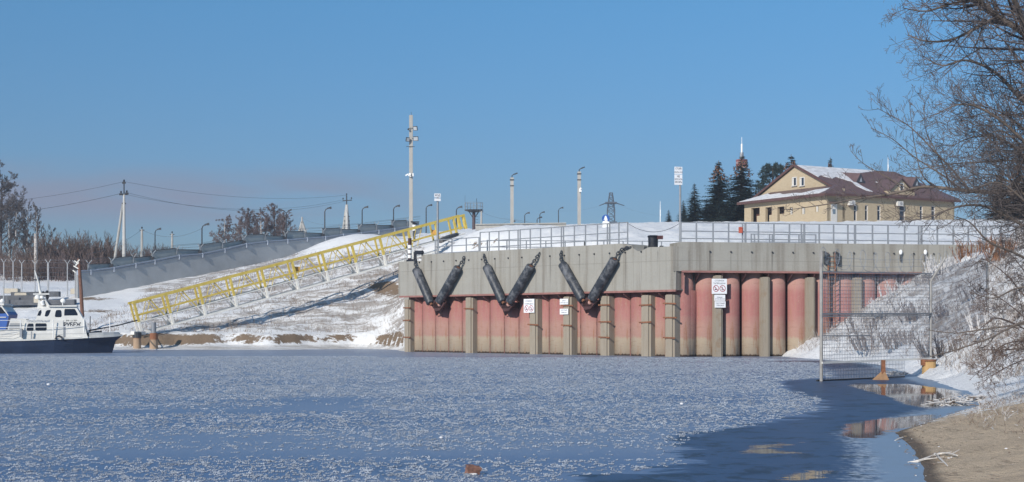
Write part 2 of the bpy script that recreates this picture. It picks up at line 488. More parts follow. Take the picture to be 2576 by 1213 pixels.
c = N.mix(N.math('MULTIPLY', lowz, N.math('ADD', 0.25, N.math('MULTIPLY', N.rng(nS_, 0.42, 0.6), 0.6))), c, (0.40, 0.37, 0.34))
sandm = N.math('ADD', cs.outputs[2], N.math('ADD', N.math('MULTIPLY', N.math('SUBTRACT', nD_, 0.5), 1.6), N.math('MULTIPLY', N.math('SUBTRACT', nB_, 0.5), 1.3)))
c = N.mix(N.rng(sandm, 0.42, 0.58), c, sandc)
nt.links.new(c, b.inputs['Base Color']); b.inputs['Roughness'].default_value = 0.75
b.inputs['Specular IOR Level'].default_value = 0.25
hsum = N.math('ADD', nB_, N.math('MULTIPLY', nC_, 0.5))
nt.links.new(N.bump(hsum, 0.7, 0.16), b.inputs['Normal'])
ground.data.materials.append(m)

# ------------------------------------------------------------ the frozen river
wx = axis([(-3000, -400, 650), (-400, -60, 34), (-60, -8, 1.5), (-8, 20, 0.3), (20, 40, 2)])
wy = axis([(-60, 12, 4), (12, 62, 0.33), (62, 126, 1.0)])
WX, WY = np.meshgrid(wx, wy)
def gpoly(pts):
    return [((px - 1288) * (CH / (py - HZ)), CH * FPX / (py - HZ)) for px, py in pts]
def poly_sd(poly, x, y):
    pl = poly + [poly[0]]
    d = seg_dist(x, y, pl)
    ins = np.zeros(np.shape(x), bool)
    for (x0, y0), (x1, y1) in zip(pl[:-1], pl[1:]):
        c = ((y0 > y) != (y1 > y)) & (x < (x1 - x0) * (y - y0) / (y1 - y0 + 1e-12) + x0)
        ins ^= c
    return np.where(ins, d, -d)
smooth_poly = gpoly([(1890, 909), (2060, 912), (2105, 948), (1962, 960), (1985, 985), (2055, 1005), (2075, 1026), (1990, 1052), (1900, 1068), (1780, 1084), (1690, 1100), (1672, 1118), (1745, 1160), (1620, 1188), (1490, 1198), (1410, 1216), (1300, 1300), (2500, 1300), (2500, 930), (2300, 905)])
mirror_polys = [gpoly(q) for q in (
    [(2112, 1092), (2130, 1068), (2200, 1055), (2330, 1043), (2372, 1040), (2335, 1066), (2235, 1085), (2212, 1104), (2130, 1102)],
    [(1860, 1140), (1900, 1119), (2025, 1111), (1945, 1130), (2030, 1141)],
    [(2128, 967), (2290, 966), (2425, 984), (2405, 1006), (2360, 1030), (2290, 1022), (2245, 1002), (2165, 980)],
    [(1960, 1195), (2080, 1180), (2090, 1200), (1985, 1212)])]
a_sm = np.clip(poly_sd(smooth_poly, WX, WY), -4, 4)
a_mi = np.full(WX.shape, -4.0)
for q in mirror_polys: a_mi = np.maximum(a_mi, poly_sd(q, WX, WY))
a_mi = np.clip(a_mi, -4, 4)
a_sh = np.clip(-shore_sd(WX, WY), -4, 8)
me = bpy.data.meshes.new("river_ice")
nwj = WX.shape[1]
me.from_pydata(np.stack([WX, WY, np.zeros_like(WX)], -1).reshape(-1, 3).tolist(), [],
               [(i * nwj + j, i * nwj + j + 1, (i + 1) * nwj + j + 1, (i + 1) * nwj + j) for i in range(WX.shape[0] - 1) for j in range(nwj - 1)])
for nm, arr in (("smooth_ice", a_sm), ("open_water", a_mi), ("shore", a_sh)):
    at = me.attributes.new(nm, 'FLOAT', 'POINT'); at.data.foreach_set("value", arr.reshape(-1).astype(np.float32))
river = bpy.data.objects.new("river_ice", me); COL.objects.link(river); tag(river, kind='structure'); river["label"] = "blue river ice dusted with frost flowers"
m, nt, b = nmat("river_ice"); N = NT(nt)
co = N.coord('Object')
wob = N.noise(N.coord('Object', (0.55, 1.0, 1)), 1.1, 6, 0.65)
fine = N.noise(N.coord('Object', (0.6, 1.3, 1)), 4.5, 5, 0.7)
sm = N.math('ADD', N.attr("smooth_ice").outputs['Fac'], N.math('ADD', N.math('MULTIPLY', N.math('SUBTRACT', wob, 0.5), 2.6), N.math('MULTIPLY', N.math('SUBTRACT', fine, 0.5), 1.0)))
smf = N.rng(sm, -0.05, 0.15)
mi = N.math('ADD', N.attr("open_water").outputs['Fac'], N.math('ADD', N.math('MULTIPLY', N.math('SUBTRACT', fine, 0.5), 0.9), N.math('MULTIPLY', N.math('SUBTRACT', wob, 0.5), 0.6)))
mif = N.rng(mi, 0.0, 0.05)
shf = N.rng(N.math('ADD', N.attr("shore").outputs['Fac'], N.math('MULTIPLY', N.math('SUBTRACT', fine, 0.5), 1.3)), 0.75, 0.35)
# frost flowers: small curled tufts, dense in some bands and missing in others
warp = nt.nodes.new("ShaderNodeVectorMath"); warp.operation = 'ADD'
wn_ = nt.nodes.new("ShaderNodeTexNoise"); wn_.inputs['Scale'].default_value = 9; wn_.inputs['Detail'].default_value = 2
nt.links.new(co, wn_.inputs['Vector'])
sc_ = nt.nodes.new("ShaderNodeVectorMath"); sc_.operation = 'SCALE'; sc_.inputs['Scale'].default_value = 0.22
nt.links.new(wn_.outputs['Color'], sc_.inputs[0]); nt.links.new(co, warp.inputs[0]); nt.links.new(sc_.outputs[0], warp.inputs[1])
sq_ = nt.nodes.new('ShaderNodeMapping'); sq_.inputs['Scale'].default_value = (1, 0.22, 1); nt.links.new(warp.outputs[0], sq_.inputs[0])
v1 = N.vor(sq_.outputs[0], 8.0)
v2 = N.noise(sq_.outputs[0], 9.0, 3, 0.6)
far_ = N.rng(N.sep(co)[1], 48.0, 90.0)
band = N.noise(N.coord('Object', (0.035, 0.16, 1), (3.1, 0.7, 0)), 1.0, 4, 0.55, 0.3)
patch = N.noise(N.coord('Object', (0.5, 0.8, 1)), 0.55, 5, 0.6)
dens = N.math('ADD', N.rng(band, 0.36, 0.54), N.math('MULTIPLY', N.math('SUBTRACT', patch, 0.5), 0.9))
tuft = N.math('SUBTRACT', 0.62, v1)
tuft = N.math('ADD', tuft, N.math('MULTIPLY', N.math('SUBTRACT', v2, 0.5), 1.5))
tuft = N.math('ADD', tuft, N.math('MULTIPLY', N.math('SUBTRACT', dens, 0.8), 0.42))
frost = N.rng(tuft, 0.28, 0.46)
frost = N.math('MULTIPLY', frost, N.math('SUBTRACT', 1.0, smf))
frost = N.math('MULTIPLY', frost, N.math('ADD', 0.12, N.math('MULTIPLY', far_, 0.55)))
haze = N.math('MULTIPLY', N.math('MULTIPLY', N.rng(band, 0.35, 0.6), N.math('SUBTRACT', 1.0, smf)), 0.5)
icec = N.mix(patch, (0.066, 0.115, 0.23), (0.095, 0.15, 0.27))
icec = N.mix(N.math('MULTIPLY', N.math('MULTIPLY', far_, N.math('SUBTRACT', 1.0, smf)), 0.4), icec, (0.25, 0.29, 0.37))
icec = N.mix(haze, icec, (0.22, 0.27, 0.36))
darkc = N.mix(wob, (0.014, 0.032, 0.085), (0.045, 0.078, 0.155))
darkc = N.mix(N.rng(N.noise(N.coord('Object', (1.0, 1.0, 1)), 1.5, 7, 0.75, .6), 0.52, 0.58), darkc, (0.008, 0.013, 0.030))
ck_ = nt.nodes.new("ShaderNodeTexVoronoi"); ck_.feature = 'DISTANCE_TO_EDGE'; ck_.inputs['Scale'].default_value = 0.10
ckv = nt.nodes.new("ShaderNodeVectorMath"); ckv.operation = 'ADD'; cks = nt.nodes.new("ShaderNodeVectorMath"); cks.operation = 'SCALE'; cks.inputs['Scale'].default_value = 5.0
ckn = nt.nodes.new("ShaderNodeTexNoise"); ckn.inputs['Scale'].default_value = 0.25; ckn.inputs['Detail'].default_value = 5; nt.links.new(co, ckn.inputs['Vector'])
nt.links.new(ckn.outputs['Color'], cks.inputs[0]); nt.links.new(co, ckv.inputs[0]); nt.links.new(cks.outputs[0], ckv.inputs[1]); nt.links.new(ckv.outputs[0], ck_.inputs['Vector'])
crack = N.math('MULTIPLY', N.rng(ck_.outputs['Distance'], 0.006, 0.001), N.rng(wob, 0.40, 0.55))
icec = N.mix(N.math('MULTIPLY', crack, 0.55), icec, (0.025, 0.045, 0.10))
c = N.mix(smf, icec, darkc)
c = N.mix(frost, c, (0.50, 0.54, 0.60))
sh_ = N.math('ADD', N.attr("shore").outputs['Fac'], N.math('MULTIPLY', N.math('SUBTRACT', fine, 0.5), 1.3))
rim = N.math('MULTIPLY', N.math('MULTIPLY', N.rng(sh_, 0.40, 0.55), N.rng(sh_, 1.0, 0.62)), N.rng(N.noise(N.coord('Object', (1, 0.5, 1)), 7.0, 5, .7), 0.40, 0.62))
c = N.mix(N.math('MULTIPLY', shf, 0.75), c, (0.27, 0.36, 0.47))
c = N.mix(N.math('MULTIPLY', N.math('MULTIPLY', rim, N.rng(N.sep(co)[1], 40.0, 28.0)), 0.75), c, (0.50, 0.56, 0.63))
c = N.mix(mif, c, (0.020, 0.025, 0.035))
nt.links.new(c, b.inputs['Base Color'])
ro = N.math('ADD', 0.34, N.math('MULTIPLY', frost, 0.5))
ro = N.math('ADD', N.math('MULTIPLY', ro, N.math('SUBTRACT', 1.0, smf)), N.math('MULTIPLY', smf, 0.36))
ro = N.math('ADD', N.math('MULTIPLY', ro, N.math('SUBTRACT', 1.0, mif)), N.math('MULTIPLY', mif, 0.03))
nt.links.new(ro, b.inputs['Roughness'])
b.inputs['IOR'].default_value = 1.31
nt.links.new(N.math('SUBTRACT', 0.42, N.math('MULTIPLY', smf, 0.14)), b.inputs['Specular IOR Level'])
hb = N.math('MULTIPLY', N.math('ADD', N.math('MULTIPLY', frost, 1.0), N.math('MULTIPLY', wob, 0.25)), N.math('SUBTRACT', 1.0, mif))
nt.links.new(N.bump(hb, 0.6, 0.03), b.inputs['Normal'])
river.data.materials.append(m)
# ============================================================ shared materials for the objects
M_STEEL = pmat("galvanised_steel", (0.25, 0.265, 0.29), 0.45, 0.12, 6, 0.3)
M_DSTEEL = pmat("dark_steel", (0.05, 0.055, 0.065), 0.5, 0.3, 6, 0.3)
M_RUST = pmat("rusty_steel", (0.20, 0.085, 0.045), 0.85, 0.45, 7, 0.0, 0.3)
M_RUBBER = None
M_CONC = pmat("pole_concrete", (0.36, 0.35, 0.33), 0.85, 0.12, 3, 0.0, 0.15, stretch=(1, 1, 0.3))
M_WHITE = pmat("white_paint", (0.80, 0.80, 0.79), 0.4, 0.06, 3)
M_SIGN = pmat("sign_white", (0.78, 0.79, 0.82), 0.4, 0.04, 3)
M_INK = pmat("sign_ink", (0.10, 0.11, 0.14), 0.6, 0.1, 3)
M_REDINK = pmat("sign_red", (0.36, 0.07, 0.09), 0.5, 0.1, 3)
M_YEL = pmat("yellow_paint", (0.62, 0.45, 0.07), 0.55, 0.18, 2.6, 0.0, 0.1, col2=(0.72, 0.56, 0.14))
M_CREAM = pmat("weathered_white_paint", (0.78, 0.76, 0.71), 0.55, 0.10, 2.5, 0.0, 0.1)
M_WIRE = pmat("wire", (0.09, 0.095, 0.11), 0.6, 0.2, 5)

# rubber with scuffed pale patches
m, nt, b = nmat("worn_rubber"); N = NT(nt)
co = N.coord('Object'); n1 = N.noise(co, 2.0, 7, 0.7); n2 = N.noise(co, 14, 4, 0.6)
c = N.mix(n2, (0.018, 0.022, 0.030), (0.040, 0.045, 0.055))
c = N.mix(N.math('MULTIPLY', N.rng(n1, 0.47, 0.62), 0.6), c, (0.19, 0.195, 0.21))
nt.links.new(c, b.inputs['Base Color']); b.inputs['Roughness'].default_value = 0.5
b.inputs['Specular IOR Level'].default_value = 0.5
nt.links.new(N.bump(n2, 0.3, 0.02), b.inputs['Normal']); M_RUBBER = m

# cast concrete of the quay: formwork joints, drips below the drains, blotches (object space = metres along / height)
m, nt, b = nmat("quay_concrete"); N = NT(nt)
uvn = nt.nodes.new("ShaderNodeUVMap"); uvn.uv_map = "run"
suv = N.sep(uvn.outputs[0]); u_, v_ = suv[0], suv[1]
def uvmap(scale):
    mpn = nt.nodes.new("ShaderNodeMapping"); mpn.inputs['Scale'].default_value = scale
    nt.links.new(uvn.outputs[0], mpn.inputs[0]); return mpn.outputs[0]
blot = N.noise(uvmap((0.5, 0.8, 1)), 1.0, 7, 0.65)
drip = N.noise(uvmap((2.2, 0.10, 1)), 1.0, 5, 0.6)
grain = N.noise(uvmap((9, 9, 1)), 1.0, 5, 0.7)
c = N.mix(blot, (0.245, 0.236, 0.214), (0.36, 0.348, 0.315))
c = N.mix(N.math('MULTIPLY', N.rng(drip, 0.46, 0.68), 0.72), c, (0.185, 0.165, 0.14))
c = N.mix(N.math('MULTIPLY', N.rng(grain, 0.4, 0.75), 0.22), c, (0.42, 0.41, 0.38))
fu = N.math('FRACT', N.math('DIVIDE', u_, 2.62))
seam = N.math('SUBTRACT', 1.0, N.rng(N.math('ABSOLUTE', N.math('SUBTRACT', fu, 0.5)), 0.004, 0.014))
fv = N.math('ABSOLUTE', N.math('SUBTRACT', v_, 5.75))
seam2 = N.math('SUBTRACT', 1.0, N.rng(fv, 0.012, 0.04))
c = N.mix(N.math('MULTIPLY', N.math('MAXIMUM', seam, seam2), 0.24), c, (0.13, 0.12, 0.105))
fd = N.math('ABSOLUTE', N.math('SUBTRACT', N.math('FRACT', N.math('ADD', N.math('DIVIDE', u_, 1.31), N.math('MULTIPLY', N.math('SUBTRACT', drip, .5), 0.03))), 0.5))
wig = N.noise(uvmap((0.55, 0.05, 1)), 2.3, 2, 0.5)
stk = N.math('MULTIPLY', N.math('SUBTRACT', 1.0, N.rng(fd, 0.012, 0.05)), N.rng(v_, 6.45, 6.25))
stk = N.math('MULTIPLY', stk, N.math('MULTIPLY', N.rng(wig, 0.42, 0.62), N.rng(v_, 3.6, 6.3)))
c = N.mix(N.math('MULTIPLY', stk, 0.75), c, (0.075, 0.068, 0.06))
nt.links.new(c, b.inputs['Base Color']); b.inputs['Roughness'].default_value = 0.9; b.inputs['Specular IOR Level'].default_value = 0.15
nt.links.new(N.bump(grain, 0.25, 0.03), b.inputs['Normal']); M_QC = m

# red oxide paint fading to a tan tide band
m, nt, b = nmat("red_piling_paint"); N = NT(nt)
co = N.coord('Object'); z_ = N.sep(co)[2]
n1 = N.noise(N.coord('Object', (1, 1, 0.5)), 0.8, 7, 0.68); n2 = N.noise(N.coord('Object', (0.6, 0.6, 4.0)), 1.2, 4, 0.6)
n3 = N.noise(N.coord('Object', (3, 3, 0.35)), 1.5, 6, 0.7)
zz = N.math('ADD', z_, N.math('ADD', N.math('MULTIPLY', N.math('SUBTRACT', n1, 0.5), 2.6), N.math('MULTIPLY', N.math('SUBTRACT', n2, 0.5), 1.2)))
red = N.mix(n1, (0.275, 0.10, 0.094), (0.36, 0.165, 0.152))
red = N.mix(N.rng(z_, 3.7, 4.5), red, N.mix(n1, (0.36, 0.19, 0.165), (0.42, 0.25, 0.22)))
red = N.mix(N.math('MULTIPLY', N.rng(n3, 0.46, 0.66), 0.40), red, (0.38, 0.23, 0.20))
tan = N.mix(n1, (0.30, 0.24, 0.175), (0.42, 0.34, 0.26))
mid = N.mix(n2, (0.32, 0.165, 0.14), (0.37, 0.235, 0.19))
c = N.mix(N.rng(zz, 2.7, 1.5), red, mid)
c = N.mix(N.rng(N.math('ADD', z_, N.math('ADD', N.math('MULTIPLY', N.math('SUBTRACT', n3, 0.5), 0.5), N.math('MULTIPLY', N.math('SUBTRACT', n1, 0.5), 0.5))), 1.22, 1.02), c, tan)
c = N.mix(N.math('MULTIPLY', N.rng(n3, 0.54, 0.68), 0.7), c, (0.27, 0.125, 0.06))
n4 = N.noise(N.coord('Object', (7, 7, 7)), 1.0, 6, 0.75)
c = N.mix(N.math('MULTIPLY', N.rng(n4, 0.52, 0.72), 0.4), c, (0.40, 0.29, 0.235))
c = N.mix(N.math('MULTIPLY', N.rng(N.noise(N.coord('Object', (1.2, 1.2, 9.0)), 1.0, 5, .6), 0.56, 0.66), 0.35), c, (0.24, 0.13, 0.10))
c = N.mix(N.rng(N.math('ADD', z_, N.math('MULTIPLY', N.math('SUBTRACT', n3, .5), .3)), 0.16, 0.06), c, (0.06, 0.04, 0.03))
nt.links.new(c, b.inputs['Base Color']); b.inputs['Roughness'].default_value = 0.7; b.inputs['Specular IOR Level'].default_value = 0.25
M_PILE = m
M_RED = pmat("red_flange_paint", (0.27, 0.13, 0.115), 0.7, 0.25, 3)
# weathered fender posts
m, nt, b = nmat("weathered_post"); N = NT(nt)
n1 = N.noise(N.coord('Object', (5, 5, 0.5)), 1.4, 7, 0.7); n2 = N.noise(N.coord('Object'), 1.3, 6, 0.65)
c = N.mix(n1, (0.215, 0.18, 0.14), (0.37, 0.325, 0.265))
c = N.mix(N.math('MULTIPLY', N.rng(n2, 0.55, 0.72), 0.55), c, (0.24, 0.15, 0.085))
nt.links.new(c, b.inputs['Base Color']); b.inputs['Roughness'].default_value = 0.85; b.inputs['Specular IOR Level'].default_value = 0.15
nt.links.new(N.bump(n1, 0.4, 0.03), b.inputs['Normal']); M_POST = m

# ============================================================ quay wall
quay = thing("quay_wall", (A1.x, A1.y, 0), "long grey concrete quay wall on red steel tube piles, standing in the ice", "quay")
def cap_mesh(fn, runs, thick, u0):
    """concrete capping along a run: list of (s, zbottom, ztop)"""
    mb = MB(); uv = []
    vs = []
    for s, zb, zt in runs:
        vs += [fn(s, 0, zb), fn(s, 0, zt), fn(s, -thick, zt), fn(s, -thick, zb)]
    fs = []
    for i in range(len(runs) - 1):
        a = 4 * i; c_ = a + 4
        fs += [(a, c_, c_ + 1, a + 1), (a + 1, c_ + 1, c_ + 2, a + 2), (a + 2, c_ + 2, c_ + 3, a + 3), (a + 3, c_ + 3, c_, a)]
    e = 4 * (len(runs) - 1)
    fs += [(0, 1, 2, 3), (e + 3, e + 2, e + 1, e)]
    mb.add(vs, fs)
    return mb
def uv_run(o, fn0, tdir, u0):
    me = o.data; l = me.uv_layers.new(name="run"); org = wloc(o)
    for p in me.polygons:
        for li in p.loop_indices:
            v = me.vertices[me.loops[li].vertex_index].co
            u = (v.x + org.x - fn0.x) * tdir.x + (v.y + org.y - fn0.y) * tdir.y
            d = (v.x + org.x - fn0.x) * tdir.y - (v.y + org.y - fn0.y) * tdir.x
            l.data[li].uv = (u + u0 - d * 0.7, v.z + org.z)
ZA = 3.98; ZB = 5.12
sS = onA(1060)[1]; s1 = onA(1588)[1]; s2 = onA(1612)[1]; s3 = onA(1628)[1]; s4 = onA(1700)[1]
runs = [(-0.42, ZA, 6.47), (sS, ZA, 6.47), (sS + 0.001, ZA, 6.9), (s1 - 0.9, ZA, 6.93), (s1, ZA, 6.80), (s1 + .15, ZA, 6.60), (s1 + 0.5, ZA, 6.42), (s2, ZA, 6.40), (s3 - .15, ZA, 6.53), (s3 + .15, ZA, 6.62), (s3 + 1.0, ZA, 6.60), (LA, ZA, 6.60)]
o = link("concrete_capping", cap_mesh(ptA, runs, 2.2, 0), M_QC, quay); uv_run(o, A0, tA, 0.0)
sb0 = sB(1712)
runs = [(-0.12, ZB, 6.595), (sb0, ZB, 6.595), (sb0 + .001, ZB, 6.86), (8, ZB, 6.86), (16, ZB, 6.87), (LB, ZB, 6.88)]
o = link("concrete_capping", cap_mesh(ptB, runs, 2.2, 0), M_QC, quay); uv_run(o, B0, tB, LA + 0.4)
# return wall at the left end and the deck slab behind the cap
mb = MB(); q = ptA(-0.42, -2.2, 0)
mb.box((-7.72, 126.0, 4.6), (0.34, 31.0, 4.2)); mb.box((-7.72, 126.0, 1.0), (0.34, 31.0, 2.6))
link("return_wall", mb, M_CONC, quay)
# steel channel along the foot of the capping
mb = MB()
for fn, s0, s1_, zb in ((ptA, -0.25, LA + 0.03, ZA), (ptB, 0.35, 26, ZB)):
    a, b_ = fn(s0, 0.03, zb - 0.03), fn(s1_, 0.03, zb - 0.03)
    mb.beam(a, b_, 0.10, 0.12)
a = ptB(0.40, 0.028, ZA + 0.06); mb.beam(a, ptB(0.40, 0.028, ZB - 0.12), 0.16, 0.10, Vector((tB.x, tB.y, 0)))
link("steel_channel", mb, M_RED, quay)
# dark steel sheet closing the gaps behind the piles and the soffit
mb = MB()
mb.prism([ptA(0.2, -1.50, -0.6), ptA(LA - .5, -1.50, -0.6), ptA(LA - .5, -1.50, ZA - 0.004), ptA(0.2, -1.50, ZA - 0.004)], Vector((-nA.x, -nA.y, 0)) * 0.08)
mb.prism([ptB(-0.1, -1.5, -0.6), ptB(25, -1.5, -0.6), ptB(25, -1.5, ZB - 0.004), ptB(-0.1, -1.5, ZB - 0.004)], Vector((-nB.x, -nB.y, 0)) * 0.08)
link("backing_sheet", mb, M_RED, quay)
# piles
proto = None
def pile_at(q, ztop, r):
    global proto
    mb = MB(); n = 22
    ring = []
    zs = [-0.8, 0.0, ztop]
    mb.tube([(q.x, q.y, -0.8), (q.x, q.y, 1.5), (q.x, q.y, ztop)], r, n)
    o = link("steel_pile", mb, M_PILE, quay, origin=(q.x, q.y, 0))
    for p in o.data.polygons: p.use_smooth = len(p.vertices) == 4
    return o
NPA = 18; pitchA = LA / NPA
pa = pile_at(ptA(pitchA * 0.5, -1.36, 0), ZA - 0.004, 0.94)
for k in range(1, NPA):
    c_ = pa.copy(); COL.objects.link(c_); q = ptA(pitchA * (k + 0.5), -1.36, 0); c_.location = q - wloc(quay); c_.location.z = 0; c_["_w"] = list(q)
pitchB = 1.465
pb = pile_at(ptB(0.70, -1.0, 0), ZB - 0.004, 0.665)
for k in range(1, 13):
    c_ = pb.copy(); COL.objects.link(c_); q = ptB(0.70 + pitchB * k, -1.0, 0); c_.location = q - wloc(quay); c_.location.z = 0; c_.parent = quay
for k in range(1, NPA):
    g = MB(); q = ptA(pitchA * k, -0.735, 0); g.tube([(q.x, q.y, -.5), (q.x, q.y, ZA - .45)], .045, 8); link("interlock", g, pmat("interlock_rust", (0.17, 0.08, 0.065), .8, .45, 4), quay)
# gussets under the capping at each joint between piles
mb = MB(); mbs = []
def gusset(fn, s, zb, tn):
    g = MB()
    g.prism([fn(s, -0.04, zb - 0.03), fn(s, -0.10, zb - 0.12), fn(s, -0.78, zb - 0.50), fn(s, -0.95, zb - 0.03)], Vector((tn.x, tn.y, 0)) * 0.05)
    return link("gusset", g, M_RED, quay)
for k in range(1, NPA): gusset(ptA, pitchA * k, ZA - .1, tA)
for k in range(0, 13): gusset(ptB, 0.70 + pitchB * (k + 0.5), ZB - .1, tB)
# fender posts with rusty straps
def fpost(fn, s, w, ztop, straps, front, tn, nn):
    g = MB(); 
    g.box(fn(s, front - 0.30, (ztop - 0.8) / 2), (w * 0.62, 0.6, ztop + 0.8), (Vector((tn.x, tn.y, 0)), Vector((nn.x, nn.y, 0)), Vector((0, 0, 1))))
    for sg in (-1, 1):
        g.box(fn(s + sg * w * 0.405, front - 0.34, (ztop - 0.83) / 2), (w * 0.19, 0.52, ztop + 0.77), (Vector((tn.x, tn.y, 0)), Vector((nn.x, nn.y, 0)), Vector((0, 0, 1))))
    o = link("fender_post", g, M_POST, quay)
    for z in straps:
        h = MB(); rx = random.uniform(-.04, .04)
        h.beam(fn(s - w * 0.62, front + 0.015, z), fn(s + w * (0.62 + random.uniform(0, .25)), front + 0.02, z + rx), 0.05, 0.09)
        link("strap", h, M_RUST, o)
for px, w, zt, st in ((1024, 0.62, 3.75, (1.05, 2.25, 3.15)), (1179, 0.74, 3.80, (3.05,)), (1341, 0.74, 3.62, (1.95,)), (1426, 0.74, 3.72, (1.9, 3.15)),
                      (1520, 0.74, 3.72, (1.15, 2.1, 3.15)), (1624, 0.78, 3.72, (2.05, 3.1)), (1684, 0.74, 3.72, (1.15, 2.35, 3.2))):
    fpost(ptA, onA(px)[1], w, zt, st, 0.03, tA, nA)
for px, zt in ((1808, 4.88), (1927, 4.80), (2041, 4.80), (2160, 4.8)):
    fpost(ptB, sB(px), 0.56, zt, (), -0.02, tB, nB)
    
# drain spouts
for k in range(1, 19):
    s = 1.31 * (k + 0.5)
    if s > LA - 2: break
    g = MB(); g.tube([ptA(s, -0.1, 6.38), ptA(s, 0.07, 6.36)], 0.05, 8); link("drain_spout", g, M_DSTEEL, quay)
for k in range(0, 17):
    s = 1.31 * (k + 0.5) - (LA + .4) % 1.31 + 1.31
    if s < 1.2: continue
    g = MB(); g.tube([ptB(s, -0.1, 6.30), ptB(s, 0.07, 6.28)], 0.05, 8); link("drain_spout", g, M_DSTEEL, quay)

# ------------------------------------------------------------ tube fenders hung in pairs
def chain(mb, pts, r=0.045, L=0.2):
    """interlinked oval links along a path"""
    P_ = [Vector(p) for p in pts]; tot = sum((b - a).length for a, b in zip(P_, P_[1:])); n = max(2, int(tot / (L * 0.72)))
    def atd(d):
        for a, b in zip(P_, P_[1:]):
            l = (b - a).length
            if d <= l: return a.lerp(b, d / l), (b - a).normalized()
            d -= l
        return P_[-1], (P_[-1] - P_[-2]).normalized()
    for i in range(n):
        c, d = atd((i + 0.5) * tot / n)
        sd = d.cross(Vector((0, -1, 0.2))).normalized(); fr = sd.cross(d).normalized()
        if i % 2: sd = (sd * 0.35 + fr * 0.94).normalized()
        ring = []
        for t in range(11):
            a = 2 * math.pi * t / 10
            ring.append(c + d * math.cos(a) * L * 0.5 + sd * math.sin(a) * L * 0.3)
        mb.tube(ring, r, 5, False)
FEN = [
 ("first", (1046, 677), (1084, 763), [(1045, 668), (1043, 655), (1045, 640)], "leaning right, scuffed pale, nearest the wall's free left end"),
 ("first", (1153, 673), (1103, 759), [(1155, 668), (1163, 657), (1168, 646)], "leaning left, dark all over, second from the wall's free left end"),
 ("second", (1223.5, 670), (1265, 759), [(1222, 664), (1219, 652), (1217, 640)], "leaning right, scuffed pale, left half of the middle V"),
 ("second", (1336, 669), (1281, 759), [(1338, 663), (1349, 650), (1357, 636)], "leaning left, dark all over, right half of the middle V"),
 ("third", (1414, 664), (1466, 754), [(1412, 657), (1410, 646), (1412, 632)], "leaning right, scuffed pale, left half of the V nearest the bollard"),
 ("third", (1547, 652), (1487, 752), [(1551, 645), (1556, 634), (1568, 625), (1586, 621)], "leaning left, slung by the long chain nearest the bollard"),
]
for i, (vn, tp, bt, ch, lab) in enumerate(FEN):
    a = imA(*tp, 0.34); b_ = imA(*bt, 0.40); d = (b_ - a).normalized(); r = 0.30
    t = thing("tube_fender", b_, "black rubber tube fender " + lab, "fender", "black tube fenders hung on the quay")
    g = MB(); n = 20
    L = (b_ - a).length
    prof = [(0.0, 0.10), (0.0, 0.235), (0.03, 0.28), (0.09, r), (L - 0.08, r), (L - 0.02, 0.28), (L, 0.24), (L, 0.1)]
    side = d.cross(Vector((0, 0, 1))).normalized(); up = side.cross(d)
    vs = []
    for u, rr in prof:
        wob_ = 0.03 * math.sin(u * 1.5)
        for k in range(n):
            th = 2 * math.pi * k / n
            vs.append(a + d * u + (side * math.cos(th) + up * math.sin(th)) * rr + up * wob_)
    # the bore
    for k in range(n):
        th = 2 * math.pi * k / n
        vs.append(a + d * 0.5 + (side * math.cos(th) + up * math.sin(th)) * 0.1)
    fs = [(j * n + k, j * n + (k + 1) % n, (j + 1) * n + (k + 1) % n, (j + 1) * n + k) for j in range(len(prof) - 1) for k in range(n)]
    e = len(prof) * n
    fs += [(k, e + k, e + (k + 1) % n, (k + 1) % n) for k in range(n)] + [tuple(e + k for k in range(n)), tuple((len(prof) - 1) * n + k for k in range(n))]
    g.add(vs, fs); link("rubber_tube", g, M_RUBBER, t, True)
    g = MB()
    pts = [a + d * 0.45] + [imA(x, y, 0.30 - 0.08 * j) for j, (x, y) in enumerate(ch[:-1])] + [imA(*ch[-1], 0.06)]
    chain(g, pts, 0.04, 0.24); link("chain", g, M_DSTEEL, t, True)
    g = MB(); g.tube([a - d * 0.02, a + d * 0.25], 0.12, 10); link("end_fitting", g, M_RUST, t)
    g = MB(); g.tube([b_ - d * 0.1, b_ + d * 0.16], 0.11, 10); link("end_fitting", g, M_RUST, t)
for c0, nm in (((1100, 768), 0), ((1273, 768), 1), ((1477, 763), 2)):
    g = MB(); c_ = imA(*c0, 0.30); T = Vector((tA.x, tA.y, 0)); Nn = Vector((nA.x, nA.y, 0)); Z = Vector((0, 0, 1))
    hexp = [c_ + T * x + Z * z for x, z in ((-0.72, 0.06), (-0.45, 0.34), (0.5, 0.36), (0.78, 0.10), (0.25, -0.36), (-0.2, -0.42))]
    g.prism(hexp, -Nn * 0.16)
    w0 = imA(c0[0] - 3, c0[1] + 26, -0.25)
    g.prism([c_ + T * -0.32 - Z * 0.34, c_ + T * 0.30 - Z * 0.30, w0], -Nn * 0.12)
    g.prism([c_ + T * -0.4 + Z * 0.2, c_ + T * 0.4 + Z * 0.2, c_ + T * 0.4 - Z * 0.2, c_ + T * -0.4 - Z * 0.2], -Nn * 1.2)
    link("fender_bracket", g, pmat("bracket_paint", (0.065, 0.03, 0.03), 0.7, 0.3, 5), quay)
    g = MB(); g.ball(c_ + T * 0.28 + Nn * 0.05 + Z * 0.03, 0.13, 1, 0.6, 1); link("bracket_pin", g, pmat("primer_pink", (0.45, 0.25, 0.21), 0.7), quay)

